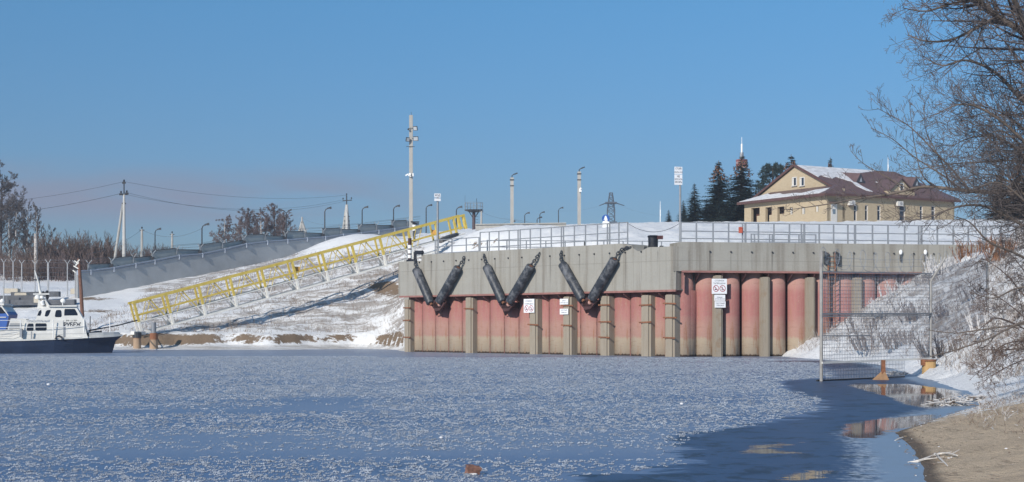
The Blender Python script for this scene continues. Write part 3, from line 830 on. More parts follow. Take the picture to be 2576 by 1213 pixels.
# ------------------------------------------------------------ railings
def railing(fn, svals, double, off, z0, h, rails, label, group="steel railings along the quay edge", pw=0.085):
    q = fn(svals[0], off, z0(svals[0]) if callable(z0) else z0)
    t = thing("railing", q, label, "railing", group)
    for i, s in enumerate(svals):
        zz0 = z0(s) if callable(z0) else z0
        if i in double:
            for ds in (-0.10, 0.10):
                g = MB(); a = fn(s + ds, off, zz0 - 0.05); g.beam(a, a + Vector((0, 0, h + .05)), pw * 1.05, pw * 1.05, Vector((0, 1, 0))); link("post", g, M_STEEL, t)
        else:
            g = MB(); a = fn(s, off, zz0 - 0.05); g.beam(a, a + Vector((0, 0, h + .05)), pw, pw, Vector((0, 1, 0))); link("post", g, M_STEEL, t)
    for hr in rails:
        g = MB()
        for sa, sb in zip(svals[:-1], svals[1:]):
            za = (z0(sa) if callable(z0) else z0) + hr; zb = (z0(sb) if callable(z0) else z0) + hr
            g.beam(fn(sa, off, za), fn(sb, off, zb), 0.055, 0.055)
        link("handrail" if hr == max(rails) else "rail", g, M_STEEL, t)
    return t
def sa(*pxs): return [onA(p, -0.3)[1] for p in pxs]
def sb(*pxs): return [sB(p, -0.3) for p in pxs]
railing(ptA, sa(1095, 1103, 1137, 1173, 1205), (), -0.3, 6.9, 1.02, (1.0, 0.52, 0.06), "low grey railing at the left end of the quay, behind the black cleat")
railing(ptA, sa(1208, 1231, 1255, 1281, 1306), (4,), -0.3, 6.9, 1.34, (1.32, 0.72, 0.30), "tall grey railing above the middle V of fenders, leftmost tall bay")
railing(ptA, sa(1308.5, 1334, 1360, 1387, 1415), (4,), -0.3, 6.91, 1.34, (1.32, 0.72, 0.30), "tall grey railing above the gap left of the third V of fenders")
railing(ptA, sa(1417.5, 1445, 1473, 1503, 1531), (4,), -0.3, 6.92, 1.34, (1.32, 0.72, 0.30), "tall grey railing directly above the third V of fenders")
railing(ptA, sa(1533.5, 1557, 1579), (), -0.3, 6.92, 1.34, (1.32, 0.72, 0.30), "short two bay tall railing ending at the slung chain near the bollard")
xs = [1713, 1752, 1794, 1833, 1872]
railing(ptB, sb(*xs), (4,), -0.3, 6.86, 1.2, (1.18, 0.66, 0.22), "grey railing under the tall board sign, with the red box at its right end")
railing(ptB, sb(1874.5, 1908, 1947, 1986, 2020), (4,), -0.3, 6.86, 1.2, (1.18, 0.66, 0.22), "grey railing in front of the brick house porch")
railing(ptB, sb(2022.5, 2061, 2097, 2133, 2150), (), -0.3, 6.86, 1.2, (1.18, 0.66, 0.22), "grey railing above the wall ladder, in front of the white house door")
railing(ptB, sb(2152, 2195, 2234, 2276, 2315), (4,), -0.3, 6.86, 1.2, (1.18, 0.66, 0.22), "grey railing in front of the brick house's tall windows")
railing(ptB, sb(2317.5, 2358, 2398, 2436, 2476), (4,), -0.3, 6.87, 1.2, (1.18, 0.66, 0.22), "grey railing beside the right corner of the brick house, seen through twigs")
railing(ptB, sb(2478.5, 2518, 2557, 2597, 2630), (), -0.3, 6.87, 1.2, (1.18, 0.66, 0.22), "grey railing at the far right edge, behind the bare branches")
ra0 = P(1226, 604, 103.7); ra1 = P(1712, 607, 105)
def ptR(s, off, z): q = ra0.lerp(ra1, s); return Vector((q.x, q.y, z))
railing(ptR, [i / 10 for i in range(0, 6)], (), 0, 6.72, 1.03, (1.0, 0.55), "low rear railing behind the tall railings on the left part of the deck", "low railings further back on the deck")
railing(ptR, [i / 10 for i in range(5, 11)], (), 0, 6.72, 1.03, (1.0, 0.55), "low rear railing on the deck behind the bollard", "low railings further back on the deck")
railing(lambda s, off, z: ptB(s, off, z), [sB(p, -4.6) for p in (1890, 1898, 1936, 1943, 1984, 2010, 2018, 2052)], (), -4.6, 6.72, 0.98, (0.95, 0.45), "low rear railing on the deck in front of the house porch", "low railings further back on the deck")

# red box on the railing
g = MB(); c_ = ptB(sB(1863, -0.2), -0.2, 7.62); g.box(c_, (0.22, 0.16, 0.36)); g.box(c_ + Vector((0, -.09, 0.13)), (0.20, 0.03, 0.06))
o = link("life_saving_box", g, pmat("orange_red_paint", (0.42, 0.085, 0.045), 0.5, 0.1, 4), origin=c_); tag(o, "small orange red box fixed on the railing post", "box")

# ------------------------------------------------------------ bollards, cleat, marker post, ladder
M_BLK = pmat("black_paint", (0.014, 0.015, 0.022), 0.4, 0.3, 4, 0, 0.5)
q = imA(1643, 627, -0.9); q.z = 6.55
t = thing("mooring_bollard", q, "fat black mooring bollard with a hooked red brown lip on the quay edge", "bollard")
g = MB()
g.tube([q + Vector((0, 0, z)) for z in (0, 0.06, 0.08, 0.78)], [0.40, 0.40, 0.30, 0.31], 20); g.mi = 0
g.tube([q + Vector((0, 0, 0.70)), q + Vector((0, 0, 0.80)), q + Vector((0, 0, 0.84))], [0.31, 0.36, 0.28], 20)
link("barrel", g, M_BLK, t, False)
g = MB(); g.box(q + Vector((0.40, -0.05, 0.71)), (0.36, 0.50, 0.20)); link("lip", g, pmat("lip_paint", (0.09, 0.03, 0.03), 0.5, 0.3, 5), t)
g = MB(); g.box(q + Vector((0.05, 0, 0.03)), (1.15, 0.9, 0.06)); g.box(q + Vector((-.48, -.1, 0.11)), (0.16, 0.2, 0.10)); g.box(q + Vector((.5, -.1, 0.13)), (0.22, 0.3, 0.14)); link("base_plate", g, M_DSTEEL, t)
q = imA(1045, 640, 0.08)
t = thing("corner_fairlead", q, "black angled mooring fairlead on the step at the quay's left end", "cleat")
g = MB(); a = imA(1044.5, 657, 0.10); b_ = imA(1044.5, 634, 0.10); g.beam(a, b_, 0.22, 0.26, Vector((0, 1, 0))); link("upright", g, M_BLK, t)
g = MB(); a = imA(1046, 635.5, 0.06); b_ = imA(1062, 635.5, 0.06); g.beam(a, b_, 0.24, 0.27); g.ball(imA(1061.5, 635.5, 0.06), 0.15); link("arm", g, M_BLK, t)
g = MB(); a = imA(1028, 656, -0.25); b_ = imA(1044, 655, -0.2); g.beam(a, b_, 0.4, 0.16); link("base_plate", g, M_BLK, t)
q = imA(1031, 655, -0.5); q.z = 6.47
t = thing("marker_post", q, "short black post banded white and red at the quay's left end", "post")
zz = [0.0, 0.26, 0.50, 0.60, 0.86, 0.96, 1.20, 1.70]
cols = [0, 1, 0, 1, 0, 1, 0]
for j, (za, zb) in enumerate(zip(zz[:-1], zz[1:])):
    g = MB(); g.tube([q + Vector((0, 0, za)), q + Vector((0, 0, zb))], 0.13 if not cols[j] else 0.15, 12)
    link("band", g, M_WHITE if cols[j] else pmat("maroon_paint", (0.05, 0.015, 0.02), 0.5, 0.3, 5), t)
# ladder
c_ = sB(2090); t = thing("wall_ladder", ptB(c_, 0.2, 0.5), "steel ladder down the quay wall with black rubber guards at its top", "ladder")
for ds in (-0.22, 0.22):
    g = MB(); g.beam(ptB(c_ + ds, 0.12, 0.6), ptB(c_ + ds, 0.12, 6.3), 0.07, 0.07, Vector((0, 1, 0))); link("stringer", g, M_RUST, t)
    g = MB()
    xo = -0.36 if ds < 0 else 0.36
    for z in (6.2, 5.86):
        g.prism([ptB(c_ + xo - .13, .22, z - .24), ptB(c_ + xo + .15, .22, z - .30), ptB(c_ + xo + .15, .22, z + .04), ptB(c_ + xo - .13, .22, z + .18)], Vector((-nB.x, -nB.y, 0)) * 0.2)
    link("rubber_guard", g, M_RUBBER, t)
for k in range(18):
    g = MB(); z = 0.8 + k * 0.31; g.tube([ptB(c_ - .22, 0.12, z), ptB(c_ + .22, 0.12, z)], 0.022, 6); link("rung", g, M_RUST, t)
# ice capped pipes
for px, py, lab in ((2266, 637, "dark pipe stub on the wall tipped with white ice, nearer the ladder"), (2328, 637, "dark pipe stub on the wall tipped with white ice, nearer the embankment")):
    a = imB(px, py + 20, 0.1); b_ = imB(px, py, 0.1); t = thing("pipe_stub", a, lab, "pipe", "pipe stubs with ice on the quay wall")
    g = MB(); g.tube([a, b_], 0.06, 8); link("pipe", g, M_DSTEEL, t)
    g = MB(); g.ball(b_ + Vector((0, 0, 0.05)), 0.13, 0.8, 0.8, 1.3); link("ice_tip", g, pmat("snow_cap", (0.82, 0.83, 0.85), 0.6, 0.04), t)

# ------------------------------------------------------------ signs
def sign(name, label, cat, c, T, nn, w, h, lines, rings=(), group=None, extra=None, dark=()):
    T = Vector((T.x, T.y, 0)); Nn = Vector((nn.x, nn.y, 0)); Z = Vector((0, 0, 1)); c = Vector(c)
    t = thing(name, c, label, cat, group)
    g = MB(); g.box(c, (w, 0.03, h), (T, Nn * -1, Z)); link("board", g, M_SIGN, t)
    if lines:
        g = MB()
        for body, size, zo in lines: text_mb(g, body, size, c + Z * zo, T, Z, Nn * 0.019, 0.012)
        link("lettering", g, M_INK, t)
    for xo, zo, r, kind in rings:
        g = MB(); cc = c + T * xo + Z * zo + Nn * 0.020
        n = 24
        vs = []
        for k in range(n):
            a = 2 * math.pi * k / n; e = T * math.cos(a) + Z * math.sin(a) * 1.05
            vs += [cc + e * r, cc + e * r * 0.80]
        g.add(vs, [(2 * k, 2 * ((k + 1) % n), 2 * ((k + 1) % n) + 1, 2 * k + 1) for k in range(n)])
        d = (T * 0.707 - Z * 0.707); e = (T * 0.707 + Z * 0.707)
        g.add([cc + d * r * .85 + e * r * .1 + Nn * .002, cc + d * r * .85 - e * r * .1 + Nn * .002, cc - d * r * .85 - e * r * .1 + Nn * .002, cc - d * r * .85 + e * r * .1 + Nn * .002], [(0, 1, 2, 3)])
        link("prohibition_ring", g, M_REDINK, t)
        g = MB(); c2 = cc - Nn * 0.0015
        if kind == 'anchor':
            g.prism([c2 + T * x * r + Z * z * r for x, z in ((-.07, .55), (.07, .55), (.07, -.5), (-.07, -.5))], Nn * .0005)
            pts = [c2 + T * math.cos(a) * r * .45 + Z * (math.sin(a) * r * .45 - .05 * r) for a in [math.pi * (1.05 + 0.9 * k / 8) for k in range(9)]]
            for a, b_ in zip(pts, pts[1:]): g.beam(a, b_, 0.001, r * .14, Z)
        else:
            g.prism([c2 + T * x * r + Z * z * r for x, z in ((-.55, -.1), (.5, -.1), (.35, -.45), (-.4, -.45))], Nn * .0005)
            g.prism([c2 + T * x * r + Z * z * r for x, z in ((-.1, -.05), (.0, -.05), (.0, .5), (-.1, .5))], Nn * .0005)
        link("symbol", g, M_INK, t)
    return t
c_ = imA(1331, 769.5, 0.10)
sign("warning_sign", "white warning sign with two crossed red circles on a post under the fenders", "sign", c_, tA, nA, 0.98, 0.90,
     [("СТОЯНКА", 0.135, 0.30), ("ЗАПРЕЩЕНА", 0.135, 0.12)], [(-0.22, -0.17, 0.20, 'boat'), (0.22, -0.17, 0.20, 'anchor')])
c_ = imA(1419, 759, 0.10)
sign("notice_board", "small white notice, upper one of two on the post below the third fender pair", "sign", c_, tA, nA, 0.74, 0.36, [("ОБЪЕКТ", 0.09, 0.05), ("ОХРАНЯЕТСЯ", 0.10, -0.08)], group="small white notices on the quay posts")
c_ = imA(1419, 784, 0.10)
sign("notice_board", "small white notice, lower one of two on the post below the third fender pair", "sign", c_, tA, nA, 0.74, 0.36, [("ЧАСТНЫЙ", 0.11, 0.08), ("ПРИЧАЛ", 0.12, -0.07)], group="small white notices on the quay posts")
c_ = imB(1809.5, 720.5, 0.06)
sign("warning_sign", "large white warning sign with two crossed red circles on the recessed wall", "sign", c_, tB, nB, 0.94, 0.90,
     [("СТОЯНКА", 0.125, 0.33), ("ЗАПРЕЩЕНА", 0.125, 0.17)], [(-0.21, -0.13, 0.19, 'boat'), (0.20, -0.13, 0.19, 'anchor')])
c_ = imB(1810.5, 749.3, 0.05)
sign("notice_board", "small white notice directly under the large warning sign on the recessed wall", "sign", c_, tB, nB, 0.68, 0.36, [("ОБЪЕКТ", 0.09, 0.02), ("ОХРАНЯЕТСЯ", 0.09, -0.08)], group="small white notices on the quay posts")
c_ = imB(1811.5, 766, 0.05)
sign("notice_board", "lowest small white notice of the stack on the recessed wall", "sign", c_, tB, nB, 0.68, 0.38, [("ЧАСТНЫЙ", 0.11, 0.06), ("ПРИЧАЛ", 0.11, -0.07)], group="small white notices on the quay posts")
# tall sign posts on the quay
qb = ptB(sB(1711, -0.35), -0.35, 6.8)
t = thing("sign_post", qb, "tall grey post with two stacked lettered boards beside the spruces", "sign")
g = MB(); g.tube([qb, qb + Vector((0, 0, 3.5))], [0.075, 0.065], 10); link("pole", g, M_STEEL, t)
T = Vector((0.96, 0.28, 0)).normalized(); Nn = Vector((0.28, -0.96, 0)).normalized(); Z = Vector((0, 0, 1))
for (y0, y1, lines) in ((420, 438, [("СТОЙ!", 0.15, 0.10), ("СБАВЬ ХОД", 0.11, -0.11)]), (439.5, 465, [("НЕ", 0.17, 0.19), ("БРОСАТЬ", 0.12, 0.02), ("ЯКОРЬ", 0.16, -0.15)])):
    cc = P(1706.5, (y0 + y1) / 2, qb.y - 0.1)
    hh = (y1 - y0) * 0.0241
    g = MB(); g.box(cc, (0.50, 0.03, hh), (T, -Nn, Z)); bo = link("board", g, M_SIGN, t)
    g = MB()
    for body, size, zo in lines: text_mb(g, body, size, cc + Z * zo, T, Z, Nn * 0.019, 0.02, sx=0.85)
    link("lettering", g, M_INK, bo)
qb = ptA(onA(1101, -0.4)[1], -0.4, 6.8)
t = thing("sign_post", qb, "tall pale post with small white two part board, standing at the quay's left end", "sign")
g = MB(); g.tube([qb, qb + Vector((0, 0, 4.1))], [0.09, 0.075], 10); link("pole", g, M_STEEL, t)
for (y0, y1, lines) in ((487, 497, [("ХОД", 0.17, 0.0)]), (499.5, 506, [])):
    cc = P(1100.5, (y0 + y1) / 2, qb.y - 0.12); hh = (y1 - y0) * 0.0279
    g = MB(); g.box(cc, (0.46, 0.03, hh), (T, -Nn, Z)); bo = link("board", g, M_SIGN, t)
    if lines:
        g = MB()
        for body, size, zo in lines: text_mb(g, body, size, cc + Z * zo, T, Z, Nn * 0.019, 0.03)
        link("lettering", g, M_INK, bo)
# ============================================================ gangway truss
g0 = P(322, 766, 119.6); g1 = P(1168, 541, 136.5)
gd = (g1 - g0); GL = gd.length; gd.normalize()
gh = Vector((gd.x, gd.y, 0)).normalized()
gw = Vector((-gh.y, gh.x, 0))            # away from the viewer
gn = gd.cross(gw).normalized()
if gn.z > 0: gn = -gn                    # downwards, square to the chord
def G(t, h, w): return g0 + gd * t + gn * h + gw * w
def tG(px):
    hd = Vector((gd.x, gd.y)); s = hit_line(px, Vector((g0.x, g0.y)), hd); return s
GH, GWD = 2.52, 0.95
gang = thing("gangway", G(0, GH, 0), "long sloping gangway truss, yellow above and white below, over the snowy bank", "gangway")
tops = [tG(p) for p in (337, 417, 499, 578, 657, 734, 810, 885, 955, 1026, 1094, 1140)]
for w in (0.0, GWD):
    g = MB(); g.beam(G(tops[0] - 0.15, 0, w), G(GL, 0, w), 0.17, 0.17); link("top_chord", g, M_YEL, gang)
    g = MB(); g.beam(G(tops[0] - 0.2, GH, w), G(GL - 3.5, GH, w), 0.14, 0.14); link("bottom_chord", g, M_CREAM, gang)
    g = MB(); g.beam(G(tops[0], GH * 0.64, w), G(GL - .3, GH * 0.64, w), 0.07, 0.08); link("deck_edge", g, M_CREAM, gang)
    g = MB(); g.beam(G(tops[0], GH * 0.42, w), G(GL - .1, GH * 0.42, w), 0.06, 0.08); link("mid_rail", g, M_YEL, gang)
g = MB(); g.beam(G(tops[0] + .1, GH * 0.66, GWD / 2), G(GL - .3, GH * 0.66, GWD / 2), GWD - 0.16, 0.05); link("walkway_deck", g, pmat("grating", (0.30, 0.29, 0.27), 0.8, 0.2, 3), gang)
for w in (0.0, GWD):
    for k, tt in enumerate(tops):
        g = MB(); wd = 0.19 if w == 0 else 0.14
        g.mi = 0; g.beam(G(tt, 0.10, w), G(tt, GH * 0.62, w), wd, wd * .8, gw); g.mi = 1
        if tt < GL - 3.6: g.beam(G(tt, GH * 0.62 + .002, w), G(tt, GH - 0.02, w), wd, wd * .8, gw)
        link("post", g, [M_YEL, M_CREAM], gang)
        if k + 1 < len(tops):
            tn = tops[k + 1]; tm = (tt + tn) / 2
            for (tb, wd2, nm) in ((tn - 0.05, 0.085 if w == 0 else 0.05, "brace"), (tt + 0.08, 0.045, "brace")):
                if tb > GL - 3.5: continue
                g = MB(); a = G(tm, 0.08, w + .02); b_ = G(tb, GH - 0.04, w + .02); c_ = a.lerp(b_, 0.62)
                g.mi = 0; g.beam(a, c_, wd2, wd2); g.mi = 1; g.beam(c_, b_, wd2, wd2)
                link(nm, g, [M_YEL, M_CREAM], gang)
for tt in tops[::1]:
    g = MB(); g.beam(G(tt, GH, 0.07), G(tt, GH, GWD - .07), 0.07, 0.07); link("cross_member", g, M_CREAM, gang)
for w in (0, GWD):
    g = MB(); g.beam(G(GL - 0.15, 0.1, w), G(GL - 0.15, 1.25, w), 0.20, 0.30, gw); link("end_post", g, M_YEL, gang)
for tt in (tG(745), tG(1090)):
    g = MB(); c_ = G(tt, GH * 0.32, 0.25); g.box(c_, (0.42, 0.10, 0.40)); link("orange_panel", g, pmat("orange_paint", (0.50, 0.27, 0.06), 0.5), gang)

# ------------------------------------------------------------ piles by the gangway foot
def pile_post(px, ytop, ybot, Y, r, label, mat1, extra=None):
    b_ = P(px, ybot, Y); t = thing("mooring_pile", b_, label, "pile", "stub piles at the gangway foot")
    top = P(px, ytop, Y)
    g = MB(); g.tube([(b_.x, b_.y, -0.8), (b_.x, b_.y, (b_.z + top.z) / 2), (top.x, top.y, top.z)], [r * 1.12, r * 1.03, r], 16); link("shaft", g, mat1, t)
    if extra:
        g = MB(); g.tube([top - Vector((0, 0, .02)), P(px, extra, Y)], [r * 0.62, r * 0.58], 14); link("inner_pipe", g, M_STEEL, t)
    return t
m, nt, b = nmat("pile_rust_tan"); N = NT(nt)
co = N.coord('Object'); z_ = N.sep(co)[2]; n1 = N.noise(co, 2.5, 6, 0.7)
c = N.mix(N.rng(N.math('ADD', z_, N.math('MULTIPLY', N.math('SUBTRACT', n1, .5), .5)), 0.55, 0.75), N.mix(n1, (0.30, 0.20, 0.13), (0.44, 0.32, 0.22)), N.mix(n1, (0.17, 0.06, 0.03), (0.30, 0.13, 0.06)))
nt.links.new(c, b.inputs['Base Color']); b.inputs['Roughness'].default_value = 0.9; M_PRT = m
pile_post(345, 842, 872, 118.6, 0.29, "short tan pile with dark collar under the gangway end", M_PRT)
g = MB(); a = P(345, 846, 118.6); g.tube([a - Vector((0, 0, .12)), a + Vector((0, 0, .32))], 0.33, 14)
link("collar", g, M_DSTEEL, bpy.data.objects["mooring_pile"])
g = MB(); g.beam(P(333, 838, 118.4), P(362, 838, 119.4), 0.4, 0.25); link("bearing_plate", g, M_CREAM, bpy.data.objects["mooring_pile"])
pile_post(387, 838, 876, 118.2, 0.31, "thicker rusty orange pile with grey pipe on top, right of the gangway end", M_PRT, 811)
# leaning rusty pole
a = P(209.5, 812, 124); b_ = P(198, 651, 124)
t = thing("rusty_pole", a, "tall thin rusty pole leaning left behind the white patrol boat", "pole")
g = MB(); g.tube([a - Vector((0, 0, 0.8)), a.lerp(b_, .5), b_], [0.16, 0.145, 0.12], 10); link("shaft", g, pmat("brown_rust", (0.17, 0.085, 0.06), 0.85, 0.3, 6), t)
g = MB()
for (x0, y0, x1, y1) in ((187, 656, 197, 664), (185, 669, 197, 676), (190, 668, 198, 660), (194, 660, 200, 653), (183, 680, 190, 686)):
    g.beam(P(x0, y0, 123.85), P(x1, y1, 123.9), 0.05, 0.09)
link("cross_bits", g, M_CREAM, t)

# ============================================================ patrol boat
PPM = 37.3; BY = 101.0
bo = Vector(((0 - 1288) * (BY + 1.35) / FPX, BY + 1.35, 0)); BROT = R(13)
bx = Vector((math.cos(BROT), math.sin(BROT), 0)); by = Vector((-math.sin(BROT), math.cos(BROT), 0))
def Bt(px, py, y):       # boat space traced from the photograph: length, height, distance from centre line (negative = near side)
    return bo + bx * (px / PPM * 0.968) + by * y + Vector((0, 0, (890 - py) / PPM))
boat = thing("patrol_boat", bo, "white cabin patrol boat with navy hull frozen in at the left bank", "boat")
M_NAVY = pmat("navy_hull_paint", (0.016, 0.028, 0.060), 0.45, 0.3, 0.8, 0, 0.4)
M_BWHITE = pmat("boat_white", (0.66, 0.65, 0.62), 0.4, 0.12, 1.2, 0, 0.4)
M_GLASS = pmat("dark_glass", (0.010, 0.012, 0.022), 0.08, 0.2, 2, 0, 0.6)
st = [(-190, 860, 1.45), (-60, 859.5, 1.5), (60, 857.5, 1.5), (140, 855, 1.46), (190, 853, 1.32), (230, 851, 1.08), (262, 849.5, 0.74), (288, 848, 0.38), (303, 846.5, 0.12), (309, 846, 0.015)]
g = MB(); vs = []
for px, yd, hb in st:
    f = max(0.0, min(1.0, (px - 120) / 190)); pb = px - 26 * f ** 1.5 * (1 if px > 150 else 0.3)
    pl = px - 34 * f ** 1.5
    for sgn in (-1, 1):
        vs += [Bt(px, yd, sgn * hb), Bt(pb + (px - pb) * .35, yd + 14, sgn * hb * (0.97 - .2 * f)), Bt(pb, 890, sgn * hb * (0.90 - 0.42 * f)), Bt(pl, 904, sgn * hb * (0.7 - 0.4 * f))]
fs = []
for i in range(len(st) - 1):
    a = 8 * i; n_ = a + 8
    for k in range(3):
        fs.append((a + k, a + k + 1, n_ + k + 1, n_ + k)); fs.append((a + 4 + k, n_ + 4 + k, n_ + 5 + k, a + 5 + k))
    fs.append((a + 3, a + 7, n_ + 7, n_ + 3)); fs.append((a, n_, n_ + 4, a + 4))
e = 8 * (len(st) - 1); fs += [(e, e + 1, e + 2, e + 3, e + 7, e + 6, e + 5, e + 4), (0, 4, 5, 6, 7, 3, 2, 1)]
g.add(vs, fs); link("hull", g, M_NAVY, boat)
# white gunwale strip and bow bulwark
g = MB()
for s0, s1_ in zip(st[:-1], st[1:]):
    for sgn in (-1, 1):
        g.beam(Bt(s0[0], s0[1] - 1.2, sgn * s0[2] * 1.0), Bt(s1_[0], s1_[1] - 1.2, sgn * s1_[2] * 1.0), 0.09, 0.10)
link("gunwale", g, M_BWHITE, boat)
g = MB()
bw = [(226, 851, 838.5, 1.05), (262, 849.5, 837, 0.72), (288, 848, 836.5, 0.37), (299, 847, 836.5, 0.16), (304, 846, 839, 0.05)]
for s0, s1_ in zip(bw[:-1], bw[1:]):
    for sgn in (-1, 1):
        g.prism([Bt(s0[0], s0[1], sgn * s0[3]), Bt(s1_[0], s1_[1], sgn * s1_[3]), Bt(s1_[0], s1_[2], sgn * s1_[3] * 1.05), Bt(s0[0], s0[2], sgn * s0[3] * 1.05)], by * (-sgn * 0.05))
link("bow_bulwark", g, M_BWHITE, boat)
def side_body(poly, hw, hw_top=None):
    """body whose side outline is traced; narrows to hw_top at the highest points"""
    ys = [p[1] for p in poly]; lo, hi = max(ys), min(ys); ht = hw_top if hw_top else hw
    near = [Bt(x, y, -(hw + (ht - hw) * (lo - y) / (lo - hi))) for x, y in poly]; far = [Bt(x, y, (hw + (ht - hw) * (lo - y) / (lo - hi))) for x, y in poly]
    n = len(poly); g = MB()
    g.add(near + far, [tuple(range(n)), tuple(reversed(range(n, 2 * n)))] + [(i, n + i, n + (i + 1) % n, (i + 1) % n) for i in range(n)])
    return g, (lambda x, y, d=0.004: Bt(x, y, -(hw + (ht - hw) * (lo - y) / (lo - hi)) - d))
g, fc = side_body([(-150, 861), (224, 851.5), (219.5, 840), (212.5, 806), (130, 806), (69, 806.5), (62, 830), (-150, 831)], 1.28, 1.12); cab = link("cabin", g, M_BWHITE, boat)
g, fw = side_body([(92, 806), (100.5, 778), (126, 772.5), (193.5, 772.5), (213, 806)], 1.11, 0.98); wh = link("wheelhouse", g, M_BWHITE, boat)
g, _ = side_body([(124, 772.4), (125, 769.5), (195, 768.5), (195, 772.4)], 1.12); link("wheelhouse_roof", g, M_BWHITE, boat)
def pane(fn, poly, d=0.006, th=0.012):
    gg = MB(); q = [fn(x, y, d) for x, y in poly]; gg.prism(q, by * th); return gg
for fn, poly, par in ((fw, [(96, 795), (100, 784), (106, 780), (107, 787), (104, 795.5)], wh), (fw, [(115, 795), (117, 785), (121, 781), (129.5, 780.5), (129, 784), (125, 794), (121, 797.5), (116, 797)], wh),
                 (fw, [(140, 797), (141.5, 786), (144, 781), (154, 780.5), (156.5, 784), (157.5, 796), (155, 799), (143, 799)], wh),
                 (fw, [(163.5, 794.5), (164, 780), (166, 778), (189, 777.8), (191, 779), (197.5, 791), (197, 794.3), (166, 794.8)], wh),
                 (fc, [(70, 831), (72, 819), (75, 815), (86, 815), (87.5, 818), (87.5, 831), (86, 833.5), (72, 833.5)], cab),
                 (fc, [(91.5, 818), (93.5, 814.5), (117.5, 814.5), (120, 817), (120, 830), (117, 833), (95, 833.2), (92, 831)], cab)):
    link("window", pane(fn, poly), M_GLASS, par)
g = MB(); q = [(138, 853.0), (138.5, 774.5), (162, 774.5), (162.5, 852.2)]
gg = MB(); gg.prism([fc(137.5, 853.5, 0.03), fc(138, 806.5, 0.03), fc(161.5, 806.5, 0.03), fc(161.5, 852.5, 0.03)], by * 0.03); dr = link("door", gg, M_BWHITE, boat)
gg = MB(); gg.prism([fc(163.3, 850, 0.01), fc(163.3, 821, 0.01), fc(167, 821, 0.01), fc(167, 849, 0.01)], by * 0.01); link("door_recess_shade", gg, pmat("grey_shadow_gap", (0.20, 0.22, 0.26), 0.6), boat)  # flat strip on the cabin side, shade of the recess put into its grey
gg = MB()
for yy in (824, 843):
    gg.beam(fc(140, yy, 0.034), fc(160, yy, 0.034), 0.01, 0.02)
link("door_rib", gg, M_STEEL, dr)
gg = MB(); T = bx; Z = Vector((0, 0, 1))
text_mb(gg, "РУБЕЖ", 0.40, fc(183.5, 818.5, 0.012), T, Z, bold=0.022, sx=0.82); link("name_lettering", gg, pmat("hull_letter_ink", (0.02, 0.022, 0.04), 0.5), cab)
gg = MB(); text_mb(gg, "РФ 12 309", 0.16, fc(182, 802.3 + 5.5, 0.012), T, Z, bold=0.01); link("number_lettering", gg, pmat("grey_ink", (0.20, 0.19, 0.17), 0.5), cab)
gg = MB(); text_mb(gg, "СПАСАТЕЛЬНЫЙ", 0.17, fc(100, 809.5, 0.012), T, Z, bold=0.01); link("side_lettering", gg, pmat("pale_ink", (0.30, 0.33, 0.40), 0.5), cab)
gg = MB()
for yy in (823, 841): gg.beam(fc(-120, yy + 2, 0.006), fc(218, yy - .5, 0.006), 0.01, 0.014)
link("side_seam", gg, M_STEEL, cab)
# raised aft hatch with a mesh screen
g, fh = side_body([(22, 832), (30, 802), (69, 803), (64, 832)], 1.0); ha = link("aft_hatch", g, M_BWHITE, boat)
gg = MB(); gg.prism([fh(25, 829), fh(29, 814), (fh(58, 814)), fh(57, 829)], by * .01); link("screen", gg, pmat("screen_grey", (0.33, 0.34, 0.35), 0.7, 0.15, 40), ha)
# mast, radar and searchlight
mst = MB()
mst.prism([Bt(94, 777, -.30), Bt(97, 751, -.30), Bt(113, 751, -.30), Bt(128, 775, -.30)], by * .6); mo = link("mast_base", mst, M_BWHITE, boat)
gg = MB(); gg.prism([Bt(103, 770, -.312), Bt(101, 753, -.312), Bt(110, 753, -.312), Bt(117, 770, -.312)], by * .01); link("mast_opening_shade", gg, pmat("mast_shadow_grey", (0.30, 0.27, 0.24), 0.7), mo)  # flat plate, not a hole: the opening's shade is painted as its colour
gg = MB(); gg.tube([Bt(109, 768, -.32), Bt(106, 760, -.36), Bt(110, 756, -.32)], [0.13, 0.12, 0.05], 10); link("horn", gg, M_WHITE, mo)
gg = MB(); gg.beam(Bt(84, 740.5, -.2), Bt(124, 740, -.2), 0.5, 0.10); link("spreader", gg, M_BWHITE, mo)
gg = MB(); gg.tube([Bt(95, 752, -.25), Bt(95, 742, -.25)], 0.19, 14); gg.tube([Bt(106, 751, -.3), Bt(106, 744, -.3)], [0.14, 0.12], 12); link("radar_drum", gg, M_WHITE, mo)
gg = MB(); gg.tube([Bt(105, 750, 0), Bt(99, 728, 0), Bt(97, 714, 0), Bt(87, 680, 0)], [0.11, 0.09, 0.07, 0.035], 10); link("pole_mast", gg, M_BWHITE, mo)
gg = MB(); gg.ball(Bt(118, 734, -.1), .10); gg.ball(Bt(108, 736, -.1), .09); gg.ball(Bt(119, 747, -.2), .17, .7, .7, 1.2); link('mast_lights', gg, M_BLK, mo); gg = MB(); gg.beam(Bt(84, 704, 0), Bt(97, 703.5, 0), 0.08, 0.08); gg.tube([Bt(98, 690, .05), Bt(99, 716, .05)], 0.02, 6); gg.box(Bt(99, 688, .05), (0.12, 0.12, 0.22)); link("mast_yard", gg, M_BLK, mo)
gg = MB(); gg.tube([Bt(90, 742, -.2), Bt(90, 732, -.2)], 0.015, 6); gg.tube([Bt(122, 740, -.2), Bt(123, 728, -.2)], 0.015, 6); link("whip_aerial", gg, M_STEEL, mo)
sl = MB(); sl.tube([Bt(158, 770, -.4), Bt(158, 762, -.4)], 0.03, 8); sl.ball(Bt(159, 757, -.4), 0.17, 1.1, 0.9, 1.0); link("searchlight", sl, M_WHITE, boat)
